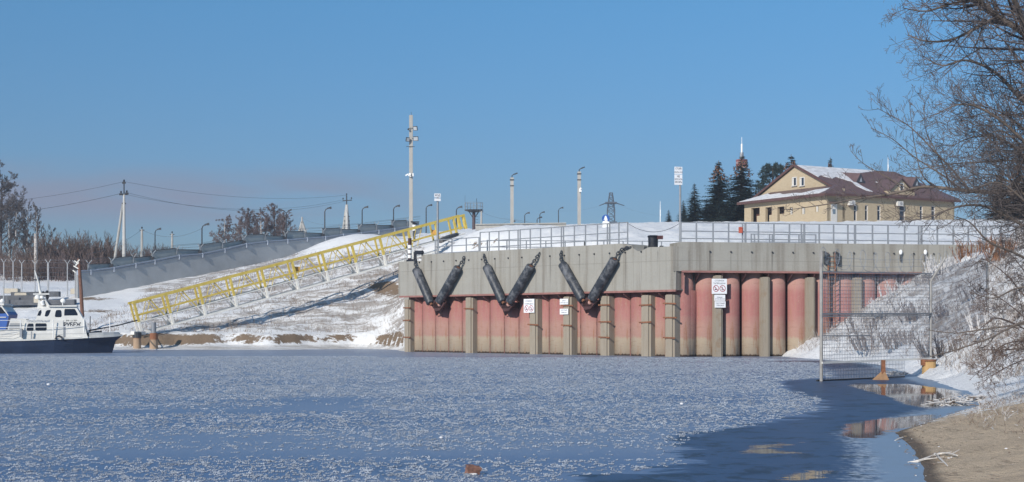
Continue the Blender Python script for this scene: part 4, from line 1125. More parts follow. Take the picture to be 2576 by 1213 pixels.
gg = MB(); gg.beam(Bt(128, 768, -.6), Bt(150, 767.5, -.6), .12, .05); link("roof_rack", gg, M_DSTEEL, boat)
# deck rail
for px, yt, yb in ((-70, 806, 859), (-10, 806, 858.5), (56, 806, 857), (137, 806, 854), (214, 799, 851.5), (278, 799, 838)):
    gg = MB(); hb = 1.44 if px < 200 else (1.2 if px < 250 else 0.5); gg.tube([Bt(px, yb, -hb), Bt(px, yt, -hb)], 0.032, 8); link("rail_stanchion", gg, M_WHITE, boat)
gg = MB(); gg.tube([Bt(-120, 826, -1.44), Bt(56, 824.5, -1.45), Bt(137, 823.5, -1.45), Bt(214, 822, -1.22)], 0.022, 6); gg.tube([Bt(-120, 808, -1.44), Bt(56, 807, -1.45)], 0.018, 6); link("guard_rail", gg, M_WHITE, boat)
gg = MB()
for a, b_ in (((-60, 842), (30, 848)), ((30, 848), (56, 838)), ((0, 836), (56, 826))): gg.tube([Bt(*a, -1.46), Bt(*b_, -1.46)], 0.012, 5)
link("slack_rope", gg, pmat("rope_grey", (0.36, 0.34, 0.31), 0.9), boat)
gg = MB(); gg.box(Bt(57.5, 838, -1.42), (0.16, 0.16, 0.55)); link('rail_fitting', gg, M_STEEL, boat); gg = MB(); gg.box(Bt(83, 845, -1.42), (0.07, 0.07, 0.55)); link("rail_fitting", gg, M_STEEL, boat)
gg = MB(); gg.tube([Bt(143, 854, -1.50), Bt(146, 848, -1.52), Bt(152, 846.5, -1.52), Bt(158, 849, -1.50), Bt(160, 854, -1.48)], 0.075, 8); link("tyre_fender", gg, M_RUBBER, boat)
gg = MB(); gg.tube([Bt(226, 838, 0.2), Bt(227, 796, 0.2)], 0.03, 8); gg.beam(Bt(222, 843, -.5), Bt(250, 838, .3), 0.5, 0.25); link("anchor_winch", gg, M_DSTEEL, boat)
gg = MB(); gg.tube([Bt(225, 833, 0.1), P(300, 818, 114), P(345, 806, 119.4)], 0.05, 6)
o = link("mooring_rope", gg, pmat("dark_rope", (0.07, 0.06, 0.055), 0.9)); tag(o, "dark mooring rope from the boat's bow up to the gangway", "rope")

# second boat behind
b2 = Vector((-37.95, 108.5, 0)); 
def C2(px, py, y): return b2 + Vector(((px + 30) * 0.0286, y, (892 - py) * 0.0281))
t = thing("blue_cabin_boat", b2, "blue and white cabin boat mostly hidden behind the patrol boat at left", "boat")
def body2(poly, hw):
    g = MB(); g.prism([C2(x, y, -hw) for x, y in poly], Vector((0, 2 * hw, 0))); return g
link("hull", body2([(-170, 897), (-175, 862), (70, 856), (40, 897)], 1.2), M_NAVY, t)
M_BLUE = pmat("bright_blue_paint", (0.03, 0.10, 0.36), 0.4, 0.1, 2)
link("cabin", body2([(-120, 862), (-120, 790), (40, 790), (45, 797), (30, 862)], 0.95), M_BLUE, t)
w_ = link("wheelhouse", body2([(-120, 790), (-118, 774), (28, 774), (40, 790)], 0.95), M_BWHITE, t)
link("roof", body2([(-125, 774), (-125, 769.5), (33, 769.5), (33, 774)], 1.05), M_BWHITE, t)
g = MB(); g.prism([C2(-2, 796, -.97), C2(-2, 778, -.97), C2(25, 778, -.97), C2(37, 794, -.97)], Vector((0, .01, 0))); link("window", g, M_GLASS, w_)
g = MB(); g.beam(C2(-60, 804, -1.0), C2(38, 804, -1.0), .04, .05); g.beam(C2(-2, 862, -1.0), C2(-2, 776, -1.0), .06, .06, Vector((0, 1, 0))); g.beam(C2(27, 775, -1.0), C2(44, 800, -1.0), .06, .09, Vector((0, 1, 0))); link("trim", g, M_BWHITE, t)
g = MB(); g.tube([C2(2, 769, 0), C2(2, 764, 0)], .05, 8); g.tube([C2(-15, 763, 0), C2(20, 763, 0)], 0.08, 8); g.ball(C2(17, 762, 0), .16); link("radar", g, M_WHITE, t)
g = MB(); g.tube([C2(28, 769, 0), C2(29, 748, 0)], 0.02, 6); link("whip_aerial", g, M_STEEL, t)

# ============================================================ panel fence up the left slope
M_FEN = pmat("grey_fence_panel", (0.40, 0.41, 0.415), 0.75, 0.10, 0.8, 0, 0.2)
M_FEN2 = pmat("grey_green_sheet", (0.36, 0.39, 0.39), 0.6, 0.08, 1.5, 0, 0.3)
M_FBEAM = pmat("fence_beam", (0.30, 0.34, 0.41), 0.6, 0.12, 2)
FTOP = [(195, 682), (240, 680), (290, 673), (389, 655), (448, 643), (509, 638.5), (565, 627), (619, 613.5), (672, 607), (723, 603.5), (772, 599), (818, 596), (863, 590), (908, 586), (952, 580), (992, 575), (1030, 570), (1062, 566)]
fpx = [p[0] for p in FTOP]; fpy = [p[1] for p in FTOP]
posts = [195, 228, 286, 341, 389, 450, 509, 565, 619, 672, 723, 772, 818, 863, 908, 952, 992, 1030, 1062]
def Ftop(px):
    Y = fenY(px); p = P(px, float(np.interp(px, fpx, fpy)), Y); return p
fence = thing("panel_fence", Ftop(195) - Vector((0, 0, 2.5)), "long grey solid panel fence climbing the snowy slope behind the gangway", "fence")
fn_ = Vector((tF.y, -tF.x, 0))
for i, (pa_, pb_) in enumerate(zip(posts[:-1], posts[1:])):
    a, b_ = Ftop(pa_), Ftop(pb_)
    zb = [min(gz(p.x, p.y), p.z - 1.4) - 0.4 for p in (a, b_)]
    g = MB(); g.prism([Vector((a.x, a.y, zb[0])), Vector((b_.x, b_.y, zb[1])), b_ + Vector((0, 0, -.08)), a + Vector((0, 0, -.08))], -fn_ * 0.12); link("panel", g, M_FEN, fence)
    g = MB(); g.beam(a + fn_ * .01, b_ + fn_ * .01, 0.16, 0.13); g.beam(a + fn_ * .04 + Vector((0, 0, -.19)), b_ + fn_ * .04 + Vector((0, 0, -.19)), 0.05, 0.06); link("top_beam", g, M_FBEAM, fence)
    g = MB(); st_ = 0.16 + 0.75 * (1 - (i % 2)) * 0.55
    if i >= 1:
        dz0, dz1 = (0.62, 0.42) if i % 2 else (0.95, 0.80)
        g.prism([a - fn_ * .5 + Vector((0, 0, -.3)), b_ - fn_ * .5 + Vector((0, 0, -.3)), b_ - fn_ * .5 + Vector((0, 0, dz1)), a - fn_ * .5 + Vector((0, 0, dz0))], -fn_ * 0.03); link("upper_sheet", g, M_FEN2, fence)
        g = MB(); g.beam(a - fn_ * .46 + Vector((0, 0, dz0)), b_ - fn_ * .46 + Vector((0, 0, dz1)), 0.06, 0.06); link("sheet_edge", g, M_DSTEEL, fence)
    g = MB(); zlo = zb[0]
    g.beam(a + fn_ * .03 + Vector((0, 0, 0.08)), a + fn_ * .05 + Vector((0, 0, -.42)), 0.26, 0.10, tF.to_3d()); link("bracket", g, M_FBEAM, fence)
    if i % 1 == 0:
        g = MB(); q = a - fn_ * .3 + Vector((0, 0, .1))
        T3 = tF.to_3d()
        g.beam(q, q + Vector((0, 0, .55)), .09, .09, T3); q2 = q + Vector((0, 0, .55))
        if i % 2 == 0: g.mi = 1; g.box(q + Vector((0, -.1, 0.1)), (.3, .25, .3))
        g.mi = 0
        g.beam(q2, q2 + Vector((-.3, 0, .38)), .065, .065); g.beam(q2, q2 + Vector((.3, 0, .38)), .065, .065); link("barb_arm", g, [M_STEEL, M_BLK], fence)
g = MB()
for k, dz in enumerate((0.75, 1.0, 1.1)):
    pts = [Ftop(p) - fn_ * .3 + Vector((0, 0, dz)) for p in posts]
    g.tube(pts, 0.012, 4, False)
link("barbed_wire", g, M_WIRE, fence)
# open wire fence with forked posts on the left
def lf(px, yb, Y, yt): return P(px, yb, Y), P(px, yt, Y)
lfp = [(9, 768, 141, 742 - 20), (9.7, 712, 160, 661), (33, 716, 157, 660), (54.7, 718, 155, 664), (88, 720, 153, 665), (121, 722, 151.5, 663), (169.6, 733, 148, 664), (189, 742, 146.5, 680), (192, 743, 146.2, 682)]
t = thing("wire_fence", lf(*lfp[1])[0], "open barbed wire fence on pale forked posts left of the panel fence", "fence")
tp_ = []
for i, (px, yb, Y, yt) in enumerate(lfp):
    a, b_ = lf(px, yb, Y, yt); a.z = gz(a.x, a.y) - .2; g = MB(); w_ = 0.15 if i == 5 else 0.09
    g.beam(a, b_, w_, w_, Vector((0, 1, 0)))
    if 0 < i < 7:
        g.beam(b_, b_ + Vector((-.28, 0, .4)), .06, .06); g.beam(b_, b_ + Vector((.28, 0, .4)), .06, .06); tp_.append(b_)
    link("forked_post", g, pmat("pale_post_concrete", (0.33, 0.34, 0.36), 0.8, 0.1, 3), t)
g = MB()
for dz in (0.35, 0.1, -.4, -.9, -1.3): g.tube([P(-120, 655, 172) + Vector((0, 0, dz))] + [q + Vector((0, 0, dz)) for q in tp_] + [P(190, 672, 146.4) + Vector((0, 0, dz))], 0.014, 4, False)
link("barbed_wire", g, M_WIRE, t)
# concrete blocks and slabs beside the boat
for (px, py, Y, w, h, lab) in ((30, 733, 147, 1.4, 0.42, "pale concrete block left of the thin boat mast, topmost of the terrace"), (55, 744, 144, 1.15, 0.42, "pale concrete block, second row down, behind the blue boat"),
                             (97, 755, 141, 0.62, 0.50, "small pale concrete block just left of the boat's radar mast"), (196, 734, 147, 1.2, .48, "pale concrete block wider, right of the boat's thin mast")):
    c_ = P(px, py, Y); g = MB(); g.box(c_, (w, 0.9, h)); g.box(c_ + Vector((0, 0, h / 2 + .03)), (w * 0.9, 0.7, 0.05))
    o = link("concrete_block", g, pmat("pale_block_concrete", (0.50, 0.45, 0.37), 0.85, 0.1, 3), origin=c_); tag(o, lab, "concrete block", "loose concrete blocks behind the boats")
g = MB()
for (px0, px1, py, Y, h) in ((30, 150, 742, 145.5, .5), (-40, 90, 752, 142.8, .55), (10, 190, 762, 142.0, .5)):
    a, b_ = P(px0, py, Y), P(px1, py - 2, Y + .3); g.beam(a, b_, 0.9, h)
o = link("stone_terrace", g, pmat("dark_terrace_stone", (0.11, 0.115, 0.13), 0.9, 0.25, 2)); tag(o, "low dark stepped terrace edges holding the snow behind the boats", "terrace wall")
# parapet slab on the plateau
a, b_ = P(1196, 573, 152), P(1424, 569.5, 152)
g = MB(); g.beam(a, b_, 0.6, 0.55); g.beam(a + Vector((0, -.32, .30)), b_ + Vector((0, -.32, .30)), 0.25, 0.10)
o = link("concrete_parapet", g, M_CONC, origin=a); tag(o, "low beige concrete parapet on the snow at the gangway's upper end", "parapet")
# pipe lying on the bank
a, b_ = P(1108, 606, 128), P(1150, 590, 132); g = MB(); g.tube([a, a.lerp(b_, .5) + Vector((0, 0, .05)), b_], [.22, .2, .17], 10)
o = link("lying_pipe", g, pmat("dark_grey_pipe", (0.10, 0.095, 0.095), 0.8, 0.4, 3)); tag(o, "dark pipe lying on snow beside the upper gangway", "pipe")
def loop_cable(pts, label):
    g = MB(); q = [P(*p) for p in pts]
    qq = []
    for i in range(len(q) - 1):
        p0, p1, p2, p3 = q[max(i - 1, 0)], q[i], q[i + 1], q[min(i + 2, len(q) - 1)]
        for k in range(6):
            u = k / 6; qq.append(0.5 * ((2 * p1) + (p2 - p0) * u + (2 * p0 - 5 * p1 + 4 * p2 - p3) * u * u + (3 * p1 - p0 - 3 * p2 + p3) * u ** 3))
    g.tube(qq + [q[-1]], 0.035, 6); o = link("cable", g, M_WIRE); tag(o, label, "cable")
loop_cable([(1128, 607, 126), (1142, 612, 125), (1160, 611, 125), (1176, 605, 127), (1184, 596, 129)], "dark cable sagging in a loop below the lying pipe")

# ============================================================ poles, lamps, masts
def concrete_pole(px, ytop, Y, wpx, label, zbase=None, name="lamp_pole", cat="lamp post", group=None):
    top = P(px, ytop, Y); zb = gz(top.x, top.y) - .4 if zbase is None else zbase
    t = thing(name, (top.x, top.y, zb), label, cat, group)
    r = wpx * Y / FPX / 2
    g = MB(); g.beam((top.x, top.y, zb), top, r * 1.7, r * 2.0, Vector((1, 0, 0))); link("shaft", g, M_CONC, t)
    return t, top, r
t, top, r = concrete_pole(1034, 290, 152, 9, "tallest concrete floodlight mast, standing behind the gangway", name="floodlight_mast", cat="mast")
def flood(px, py, w, h, rotz, tilt):
    c_ = P(px, py, 151.5); X = Vector((math.cos(rotz), math.sin(rotz), 0)); Nn = Vector((X.y, -X.x, -tilt)).normalized(); Zz = X.cross(-Nn).normalized()
    g = MB(); g.mi = 0; g.box(c_, (w, .14, h), (X, -Nn, Zz)); g.mi = 1; g.box(c_ + Nn * .075, (w * .86, .012, h * .8), (X, -Nn, Zz)); g.mi = 0; g.beam(c_, P(1034, py, 152), .06, .06)
    link("floodlight", g, [M_DSTEEL, pmat("lamp_glass", (0.42, 0.45, 0.48), 0.3, 0.1, 2)], t)
flood(1045, 323, .42, .42, -.35, .35); flood(1046, 349, .50, .44, -.15, .3); flood(1025.5, 351, .36, .42, .6, .3)
g = MB(); g.beam(P(1026, 324, 151.6), P(1034, 322, 151.8), .05, .05); g.ball(P(1027.5, 325.5, 151.6), .10); g.beam(P(1022, 369, 151.8), P(1043, 369, 151.8), .05, .05); g.tube([P(1034.5, 290, 152), P(1034.5, 282, 152)], .02, 5); link("fitting", g, M_DSTEEL, t)
g = MB(); g.beam(P(1020, 442, 151.6), P(1027, 438, 151.6), .12, .12); g.beam(P(1027, 441, 151.6), P(1034, 444, 151.6), .10, .10); g.box(P(1031, 438.5, 151.6), (.2, .2, .22)); g.box(P(1039, 440, 151.6), (.12, .12, .3)); link("camera_bracket", g, M_WHITE, t)
for px, yt, lab, dy in ((1288, 447, "square concrete lamp pole, shorter one, right of the watch platform", 0), (1457, 432, "square concrete lamp pole with white device halfway, left of the lattice tower", 1)):
    t, top, r = concrete_pole(px, yt, 165, 8.5, lab)
    g = MB(); q = top + Vector((0, 0, 0)); g.tube([q - Vector((0, 0, .4)), q + Vector((0, 0, .22)), q + Vector((.22, 0, .36))], 0.055, 8); link("arm", g, M_DSTEEL, t)
    g = MB(); g.box(q + Vector((.40, 0, .42)), (.44, .2, .12), (Vector((.93, 0, .36)), Vector((0, 1, 0)), Vector((-.36, 0, .93)))); link("lamp_head", g, M_DSTEEL, t)
    g = MB(); g.box(q + Vector((0, 0, -.25)), (r * 2.6, r * 2.6, .10)); g.box(q + Vector((0, 0, -.9)), (r * 2.5, r * 2.5, .08))
    link("pole_band", g, M_DSTEEL, t)
    if dy:
        g = MB(); g.box(P(1460, 479, 164.7), (.26, .2, .34)); g.ball(P(1461, 475, 164.6), .14); link("white_device", g, M_WHITE, t)
# street lamps with bent arms
LA_ = thing("street_lamp", (0, 0, 0), "x", "street lamp", "thin street lamps along the fence line")
g = MB(); g.tube([(0, 0, 0), (0, 0, 3), (0, 0, 5.55), (0.10, 0, 5.80), (0.35, 0, 5.95)], [.09, .075, .065, .055, .05], 8); link("pole", g, M_DSTEEL, LA_)
g = MB(); g.box((0.52, 0, 6.0), (.50, .22, .15), (Vector((.93, 0, .34)), Vector((0, 1, 0)), Vector((-.34, 0, .93)))); g.box((0.66, 0, 5.95), (.2, .2, .14)); link("lamp_head", g, M_DSTEEL, LA_)
LAMPS = [(508, 563, fenY(508) + 1, "lamp over the lower fence left of the bare birches"), (817, 522, fenY(817) + 1, "lamp between the twin armed lamp and the braced pole"), (990, 517, fenY(990) + 1, "lamp just left of the tall floodlight mast"),
         (1072, 515, 188, "lamp between the floodlight mast and the small white board"), (1148, 520, 192, "lamp just left of the watch platform, behind the gangway top"), (1283, 556, 215, "lamp in front of the shorter concrete pole"),
         (1320, 535, 228, "lamp first to the right of the shorter concrete pole"), (1351, 546, 232, "lower one of two close lamps between the concrete poles"), (1358, 533, 232, "taller one of two close lamps between the concrete poles"), (1405, 522, 236, "lamp nearest the taller concrete pole on its left"),
         (1548.5, 560, 250, "tiny lamp right of the lattice tower foot"), (390, 575, 190, "lamp behind the lower fence beside a thin pole"), (911, 520, 186, "lamp, palest of the row, right of the utility pole with two props")]
for i, (px, yt, Y, lab) in enumerate(LAMPS):
    top = P(px, yt, Y)
    lab2 = "thin dark street " + lab if i < 11 else "thin street " + lab
    if i == 0:
        LA_.location = (top.x, top.y, top.z - 6.05); LA_["label"] = lab2; LA_["_w"] = list(LA_.location)
    else: dup(LA_, (top.x, top.y, top.z - 6.05), random.uniform(-.25, .25), lab2)
top = P(720, 536, fenY(720) + .6); q = top - Vector((0, 0, 6))
t = thing("twin_street_lamp", q, "dark street lamp with two heads in a Y above the fence", "street lamp")
g = MB(); g.tube([q, top], [.1, .07], 8); g.tube([top, top + Vector((.34, 0, .3))], .05, 6); g.tube([top, top + Vector((-.34, 0, .3))], .05, 6); link("pole", g, M_DSTEEL, t)
for sg in (-1, 1):
    g = MB(); g.box(top + Vector((sg * .42, 0, .30)), (.40, .2, .15), (Vector((.9, 0, sg * .4)), Vector((0, 1, 0)), Vector((-sg * .4, 0, .9)))); link("lamp_head", g, M_DSTEEL, t)
# utility poles
def insul(g, c): g.tube([c, c + Vector((0, 0, .14))], .03, 6); g.ball(c + Vector((0, 0, .2)), .11, 1, 1, 1.2, 8, 5)
top = P(312, 458, 170); zb = gz(top.x, top.y) - .5
t = thing("utility_pole", (top.x, top.y, zb), "tall concrete utility pole with one slanting brace, left of the bare birches", "utility pole")
g = MB(); g.tube([(top.x, top.y, zb), P(312, 600, 170), P(312, 490, 170)], [.22, .19, .13], 8); link("shaft", g, pmat("pale_pole_concrete", (0.46, 0.45, 0.43), 0.85, 0.1, 3), t)
g = MB(); g.tube([P(312, 500, 170), P(312, 459, 170)], .07, 8); g.beam(P(303, 490, 170), P(321, 490, 170), .09, .09); g.beam(P(307, 512, 170), P(317, 512, 170), .10, .16); link("crossarm", g, M_DSTEEL, t)
g = MB(); q = P(280, 657, 170.5); g.tube([Vector((q.x, q.y, gz(q.x, q.y) - .4)), P(309, 512, 170.2)], [.18, .13], 8); link("brace", g, M_CONC, t)
g = MB()
for px, py in ((312, 459), (304.5, 488), (319, 486)): insul(g, P(px, py, 169.9)); g.box(P(px, py + 1, 169.9), (.36, .2, .22))
link("insulator", g, M_BLK, t)
top = P(872, 491, 225); zb = gz(top.x, top.y) - .5
t = thing("utility_pole", (top.x, top.y, zb), "concrete utility pole propped by two slanting legs behind the fence", "utility pole")
g = MB(); g.tube([(P(873, 575, 225).x, 225, zb), P(872.5, 515, 225)], [.28, .2], 8); link("shaft", g, pmat("pale_pole_concrete", (0.46, 0.45, 0.43)), t)
for px in (857, 882):
    g = MB(); q = P(px, 580, 225.5); g.tube([Vector((q.x, q.y, zb)), P(872, 518, 225.3)], [.26, .2], 8); link("brace", g, M_CONC, t)
g = MB(); g.tube([P(872, 520, 225), P(872, 492, 225)], .09, 8); g.beam(P(862, 505, 225), P(885, 504, 225), .12, .12)
for px, py in ((872, 492), (863, 503), (884, 502)): insul(g, P(px, py, 224.9))
for py in (545, 556, 567): g.beam(P(865, py, 225.2), P(880, py, 225.2), .12, .12)
link("crossarm", g, M_DSTEEL, t)
for px, yt, yb, Y, lab in ((357, 577, 650, 185, "thin distant concrete pole right of the braced utility pole"), (433, 588, 650, 205, "thinner distant concrete pole left of the birches"), (1211, 531, 575, 240, "thin distant pole just right of the watch platform")):
    top = P(px, yt, Y); t = thing("wire_pole", (top.x, top.y, gz(top.x, top.y) - .5), lab, "pole", "thin distant wire poles")
    g = MB(); g.tube([(top.x, top.y, gz(top.x, top.y) - .5), top], [.2, .14], 8); link("shaft", g, M_CONC, t)
    g = MB(); g.beam(top + Vector((-.3, 0, -.1)), top + Vector((.3, 0, -.1)), .1, .1); insul(g, top); link("crossarm", g, M_DSTEEL, t)
top = P(760, 546, 290); zb = gz(top.x, top.y) - .5; t = thing("utility_pole", (top.x, top.y, zb), "small far off braced pole just right of the birch clump", "utility pole")
g = MB(); g.tube([(top.x, top.y, zb), top], .18, 7); link("shaft", g, M_CONC, t)
for dx in (-10, 12):
    g = MB(); q = P(760 + dx, 595, 290); g.tube([Vector((q.x, q.y, q.z)), P(760, 558, 290)], .26, 7); link("brace", g, M_CONC, t)
# wires
def wire(a, b_, sag, label, r=0.015, n=14, grp="overhead wires"):
    a, b_ = Vector(a), Vector(b_); g = MB()
    g.tube([a.lerp(b_, k / n) - Vector((0, 0, sag * 4 * (k / n) * (1 - k / n))) for k in range(n + 1)], r, 4, False)
    o = link("overhead_wire", g, M_WIRE, origin=a); tag(o, label, "wire", grp)
wire(P(312, 457, 170), P(872, 491, 225), 1.1, "topmost overhead wire between the two utility poles")
wire(P(319, 485, 170), P(884, 502, 225), 1.9, "right hand lower overhead wire between the two utility poles")
wire(P(304, 487, 170), P(863, 503, 225), 1.6, "left hand lower overhead wire between the two utility poles")
wire(P(312, 457, 170), P(-160, 520, 150), 0.5, "topmost overhead wire running left out of the photo")
wire(P(304, 487, 170), P(-160, 550, 150), 0.5, "lower overhead wire running left out of the photo", 0.02)
wire(P(357, 578, 185), P(508, 575, 168), .9, "thin low wire between the distant pole and the first street lamp")
wire(P(357, 578, 185), P(220, 640, 150), .4, "thin low wire left of the distant pole")
wire(P(760, 548, 290), P(872, 560, 225), .8, "thin wire between the far braced pole and the near braced pole")
wire(P(1211, 533, 240), P(1288, 552, 215), .3, "thin wire from the platform's pole to the shorter concrete pole")
wire(P(1211, 575, 240), P(1288, 552, 215), .3, "thin wire rising to the shorter concrete pole")
wire(P(1288, 550, 215), P(1457, 565, 200), .4, "thin wire between the two concrete lamp poles, upper")
wire(P(1288, 552, 215), P(1400, 577, 200), .2, "thin wire between the two concrete lamp poles, lower")
wire(P(1545, 512, 520), P(1690, 545, 520), 1.0, "thin far wire right of the lattice tower")
wire(P(1526, 512, 520), P(1400, 530, 520), 1.0, "thin far wire left of the lattice tower")
wire(P(1579, 562, 93), P(1713, 560, 90.5), .55, "slack cable hanging from the railing end to the sign post")
# watch platform
c_ = P(1192, 529, 205); zb = gz(c_.x, c_.y) - .5
t = thing("watch_platform", (c_.x, c_.y, zb), "small dark railed lookout platform on one column behind the gangway top", "platform")
g = MB(); g.tube([(c_.x, c_.y, zb), c_], [.24, .22], 10); link("column", g, pmat("brown_steel", (0.07, 0.045, 0.05), 0.6, .3, 4), t)
g = MB(); g.tube([c_ + Vector((0, 0, -.30)), c_ + Vector((0, 0, -.06)), c_ + Vector((0, 0, .05))], [.42, 1.25, 1.28], 20); link("deck", g, M_DSTEEL, t)
g = MB()
for k in range(16):
    a = 2 * math.pi * k / 16; q = c_ + Vector((math.cos(a) * 1.22, math.sin(a) * 1.22, 0)); a2 = 2 * math.pi * (k + 1) / 16; q2 = c_ + Vector((math.cos(a2) * 1.22, math.sin(a2) * 1.22, 0))
    g.tube([q, q + Vector((0, 0, 1.0))], .022, 5)
    for z in (1.0, .5): g.tube([q + Vector((0, 0, z)), q2 + Vector((0, 0, z))], .022, 5)
link("guard_rail", g, M_STEEL, t)
g = MB()
for k in range(4):
    a = math.pi / 4 + math.pi / 2 * k; g.beam(c_ + Vector((math.cos(a) * .2, math.sin(a) * .2, -1.0)), c_ + Vector((math.cos(a) * 1.0, math.sin(a) * 1.0, -.12)), .07, .07)
link("strut", g, M_DSTEEL, t)
g = MB(); q = c_ + Vector((.38, 0, 0)); g.tube([q, q + Vector((0, 0, 1.6))], .035, 6); q = c_ + Vector((-1.2, 0, 0)); g.tube([q, q + Vector((0, 0, 2.0))], .015, 5); link("whip_aerial", g, M_DSTEEL, t)
g = MB(); 
for z in (-.9, -1.3, -1.7): g.beam(c_ + Vector((.3, -.2, z)), c_ + Vector((.6, -.2, z)), .04, .04)
link("rung", g, M_DSTEEL, t)
# lattice tower
base = P(1537, 600, 520); topz = ZH(485, 520)
t = thing("lattice_tower", base, "distant steel lattice power tower behind the railing", "pylon")
g = MB(); H_ = topz - base.z
def lat(u): return 1.25 if u < .6 else 1.25 - (u - .6) / .4 * .8
lv = [0, .12, .24, .36, .48, .6, .7, .8, .9, 1.0]
for k in range(4):
    sx, sy = ((-1, -1), (1, -1), (1, 1), (-1, 1))[k]; sx2, sy2 = ((1, -1), (1, 1), (-1, 1), (-1, -1))[k]
    for u0, u1 in zip(lv[:-1], lv[1:]):
        a = base + Vector((sx * lat(u0), sy * lat(u0), u0 * H_)); b_ = base + Vector((sx * lat(u1), sy * lat(u1), u1 * H_)); g.beam(a, b_, .26, .26)
        a2 = base + Vector((sx2 * lat(u0), sy2 * lat(u0), u0 * H_)); b2_ = base + Vector((sx2 * lat(u1), sy2 * lat(u1), u1 * H_)); g.beam(a, b2_, .12, .12); g.beam(a2, b_, .12, .12); g.beam(b_, b2_, .12, .12)
link("frame", g, pmat("blue_grey_steel", (0.06, 0.075, 0.10), 0.6, .15, 2), t)
g = MB(); z = ZH(511, 520)
for z in (ZH(511, 520), ZH(560, 520)):
    g = MB(); g.box((base.x, base.y, z), (3.9, 3.9, .5)); g.tube([(base.x - 4.0, base.y, z - .9), (base.x - 1.8, base.y, z)], .18, 6); g.tube([(base.x + 1.8, base.y, z), (base.x + 4.6, base.y, z - .9)], .18, 6)
    link("crossarm", g, pmat("blue_grey_steel", (0.10, 0.13, 0.17)), t)
# round traffic sign
c_ = P(1524, 550, 142); zb = gz(c_.x, c_.y)
t = thing("traffic_sign", (c_.x, c_.y, zb), "round blue road sign with white arrow on a snowy white base", "road sign")
g = MB(); g.tube([(c_.x, c_.y, zb - .3), c_ + Vector((0, .06, .3))], .035, 8); link("post", g, M_STEEL, t)
g = MB(); g.tube([c_ + Vector((0, .02, 0)), c_ + Vector((0, -.02, 0))], .37, 24); link("disc", g, pmat("sign_blue", (0.025, 0.09, 0.33), 0.4, .05), t)
g = MB(); q = c_ + Vector((0, -.026, 0)); g.add([q + Vector((x, 0, z)) for x, z in ((-.06, .28), (.05, .22), (.20, -.22), (.09, -.10), (.12, -.28), (-.12, -.26), (-.08, -.08), (-.20, -.16))], [tuple(range(8))]); link("arrow", g, M_SIGN, t)
g = MB(); q = P(1524, 567, 141.6); g.box(q, (.62, .5, .62)); g.ball(q + Vector((0, 0, .32)), .3, 1, .8, .4); link("base_block", g, M_WHITE, t)
# white post with a crow
c_ = P(1042, 566, 146); zb = gz(c_.x, c_.y) - .2
t = thing("vent_post", (c_.x, c_.y, zb), "short white topped post beside the floodlight mast, a crow on it", "post")
g = MB(); g.tube([(c_.x, c_.y, zb), (c_.x, c_.y, c_.z - .55)], .12, 10); link("shaft", g, M_DSTEEL, t)
g = MB(); g.tube([(c_.x, c_.y, c_.z - .55), c_], .17, 10); link("white_cap", g, M_WHITE, t)
q = c_ + Vector((-.03, 0, .16)); g = MB()
g.tube([q + Vector((-.26, 0, .14)), q + Vector((-.20, 0, .10)), q + Vector((-.1, 0, .05)), q + Vector((.02, 0, 0)), q + Vector((.14, 0, -.02)), q + Vector((.34, 0, -.07))], [.03, .07, .105, .12, .08, .035], 10)
g.ball(q + Vector((-.2, 0, .15)), .085, 1.1, .9, .9); g.tube([q + Vector((-.27, 0, .15)), q + Vector((-.37, 0, .12))], [.03, .008], 6)
for sy in (-.04, .04): g.tube([q + Vector((0, sy, -.05)), q + Vector((-.02, sy, -.16))], .012, 5)
o = link("crow", g, M_BLK, smooth=True, origin=c_); tag(o, "black crow perched on the white post by the floodlight mast", "bird")
# red and white radio mast behind the spruces
c_ = P(1866, 560, 240); t = thing("radio_mast", c_, "white radio mast with red and white ring platform rising behind the tallest spruce", "mast")
g = MB(); g.tube([c_, P(1866, 384, 240)], [.5, .3], 8); link("tower", g, M_STEEL, t)
g = MB(); g.tube([P(1866, 384, 240), P(1866, 362, 240)], .14, 8); g.tube([P(1866, 362, 240), P(1866, 345, 240)], .04, 6); link("aerial", g, M_WHITE, t)
for k, (y0, y1) in enumerate(((402, 408), (408, 412), (412, 418), (418, 423))):
    g = MB(); g.tube([P(1866, y1, 240), P(1866, y0, 240)], .92, 18); link("ring_band", g, (pmat("mast_red", (0.26, 0.10, 0.095), 0.6), pmat('mast_pale', (.33, .25, .25), .6))[k % 2], t)
for px, y0, y1, Y, lab in ((2234, 396, 432, 200, "thin white aerial on the far side of the house roof ridge"), (1661, 506, 545, 210, "thin white pole with small flag left of the tall board sign")):
    a, b_ = P(px, y1, Y), P(px, y0, Y); t = thing("thin_aerial", a, lab, "aerial")
    zb = gz(a.x, a.y) if px < 2000 else a.z - 3
    g = MB(); g.tube([(a.x, a.y, zb), a, b_], [.07, .06, .03], 6); link("pole", g, M_WHITE, t)
    g = MB(); g.box(a + Vector((0, 0, .5)), (.12, .12, .9)); link("sleeve", g, M_WHITE, t)
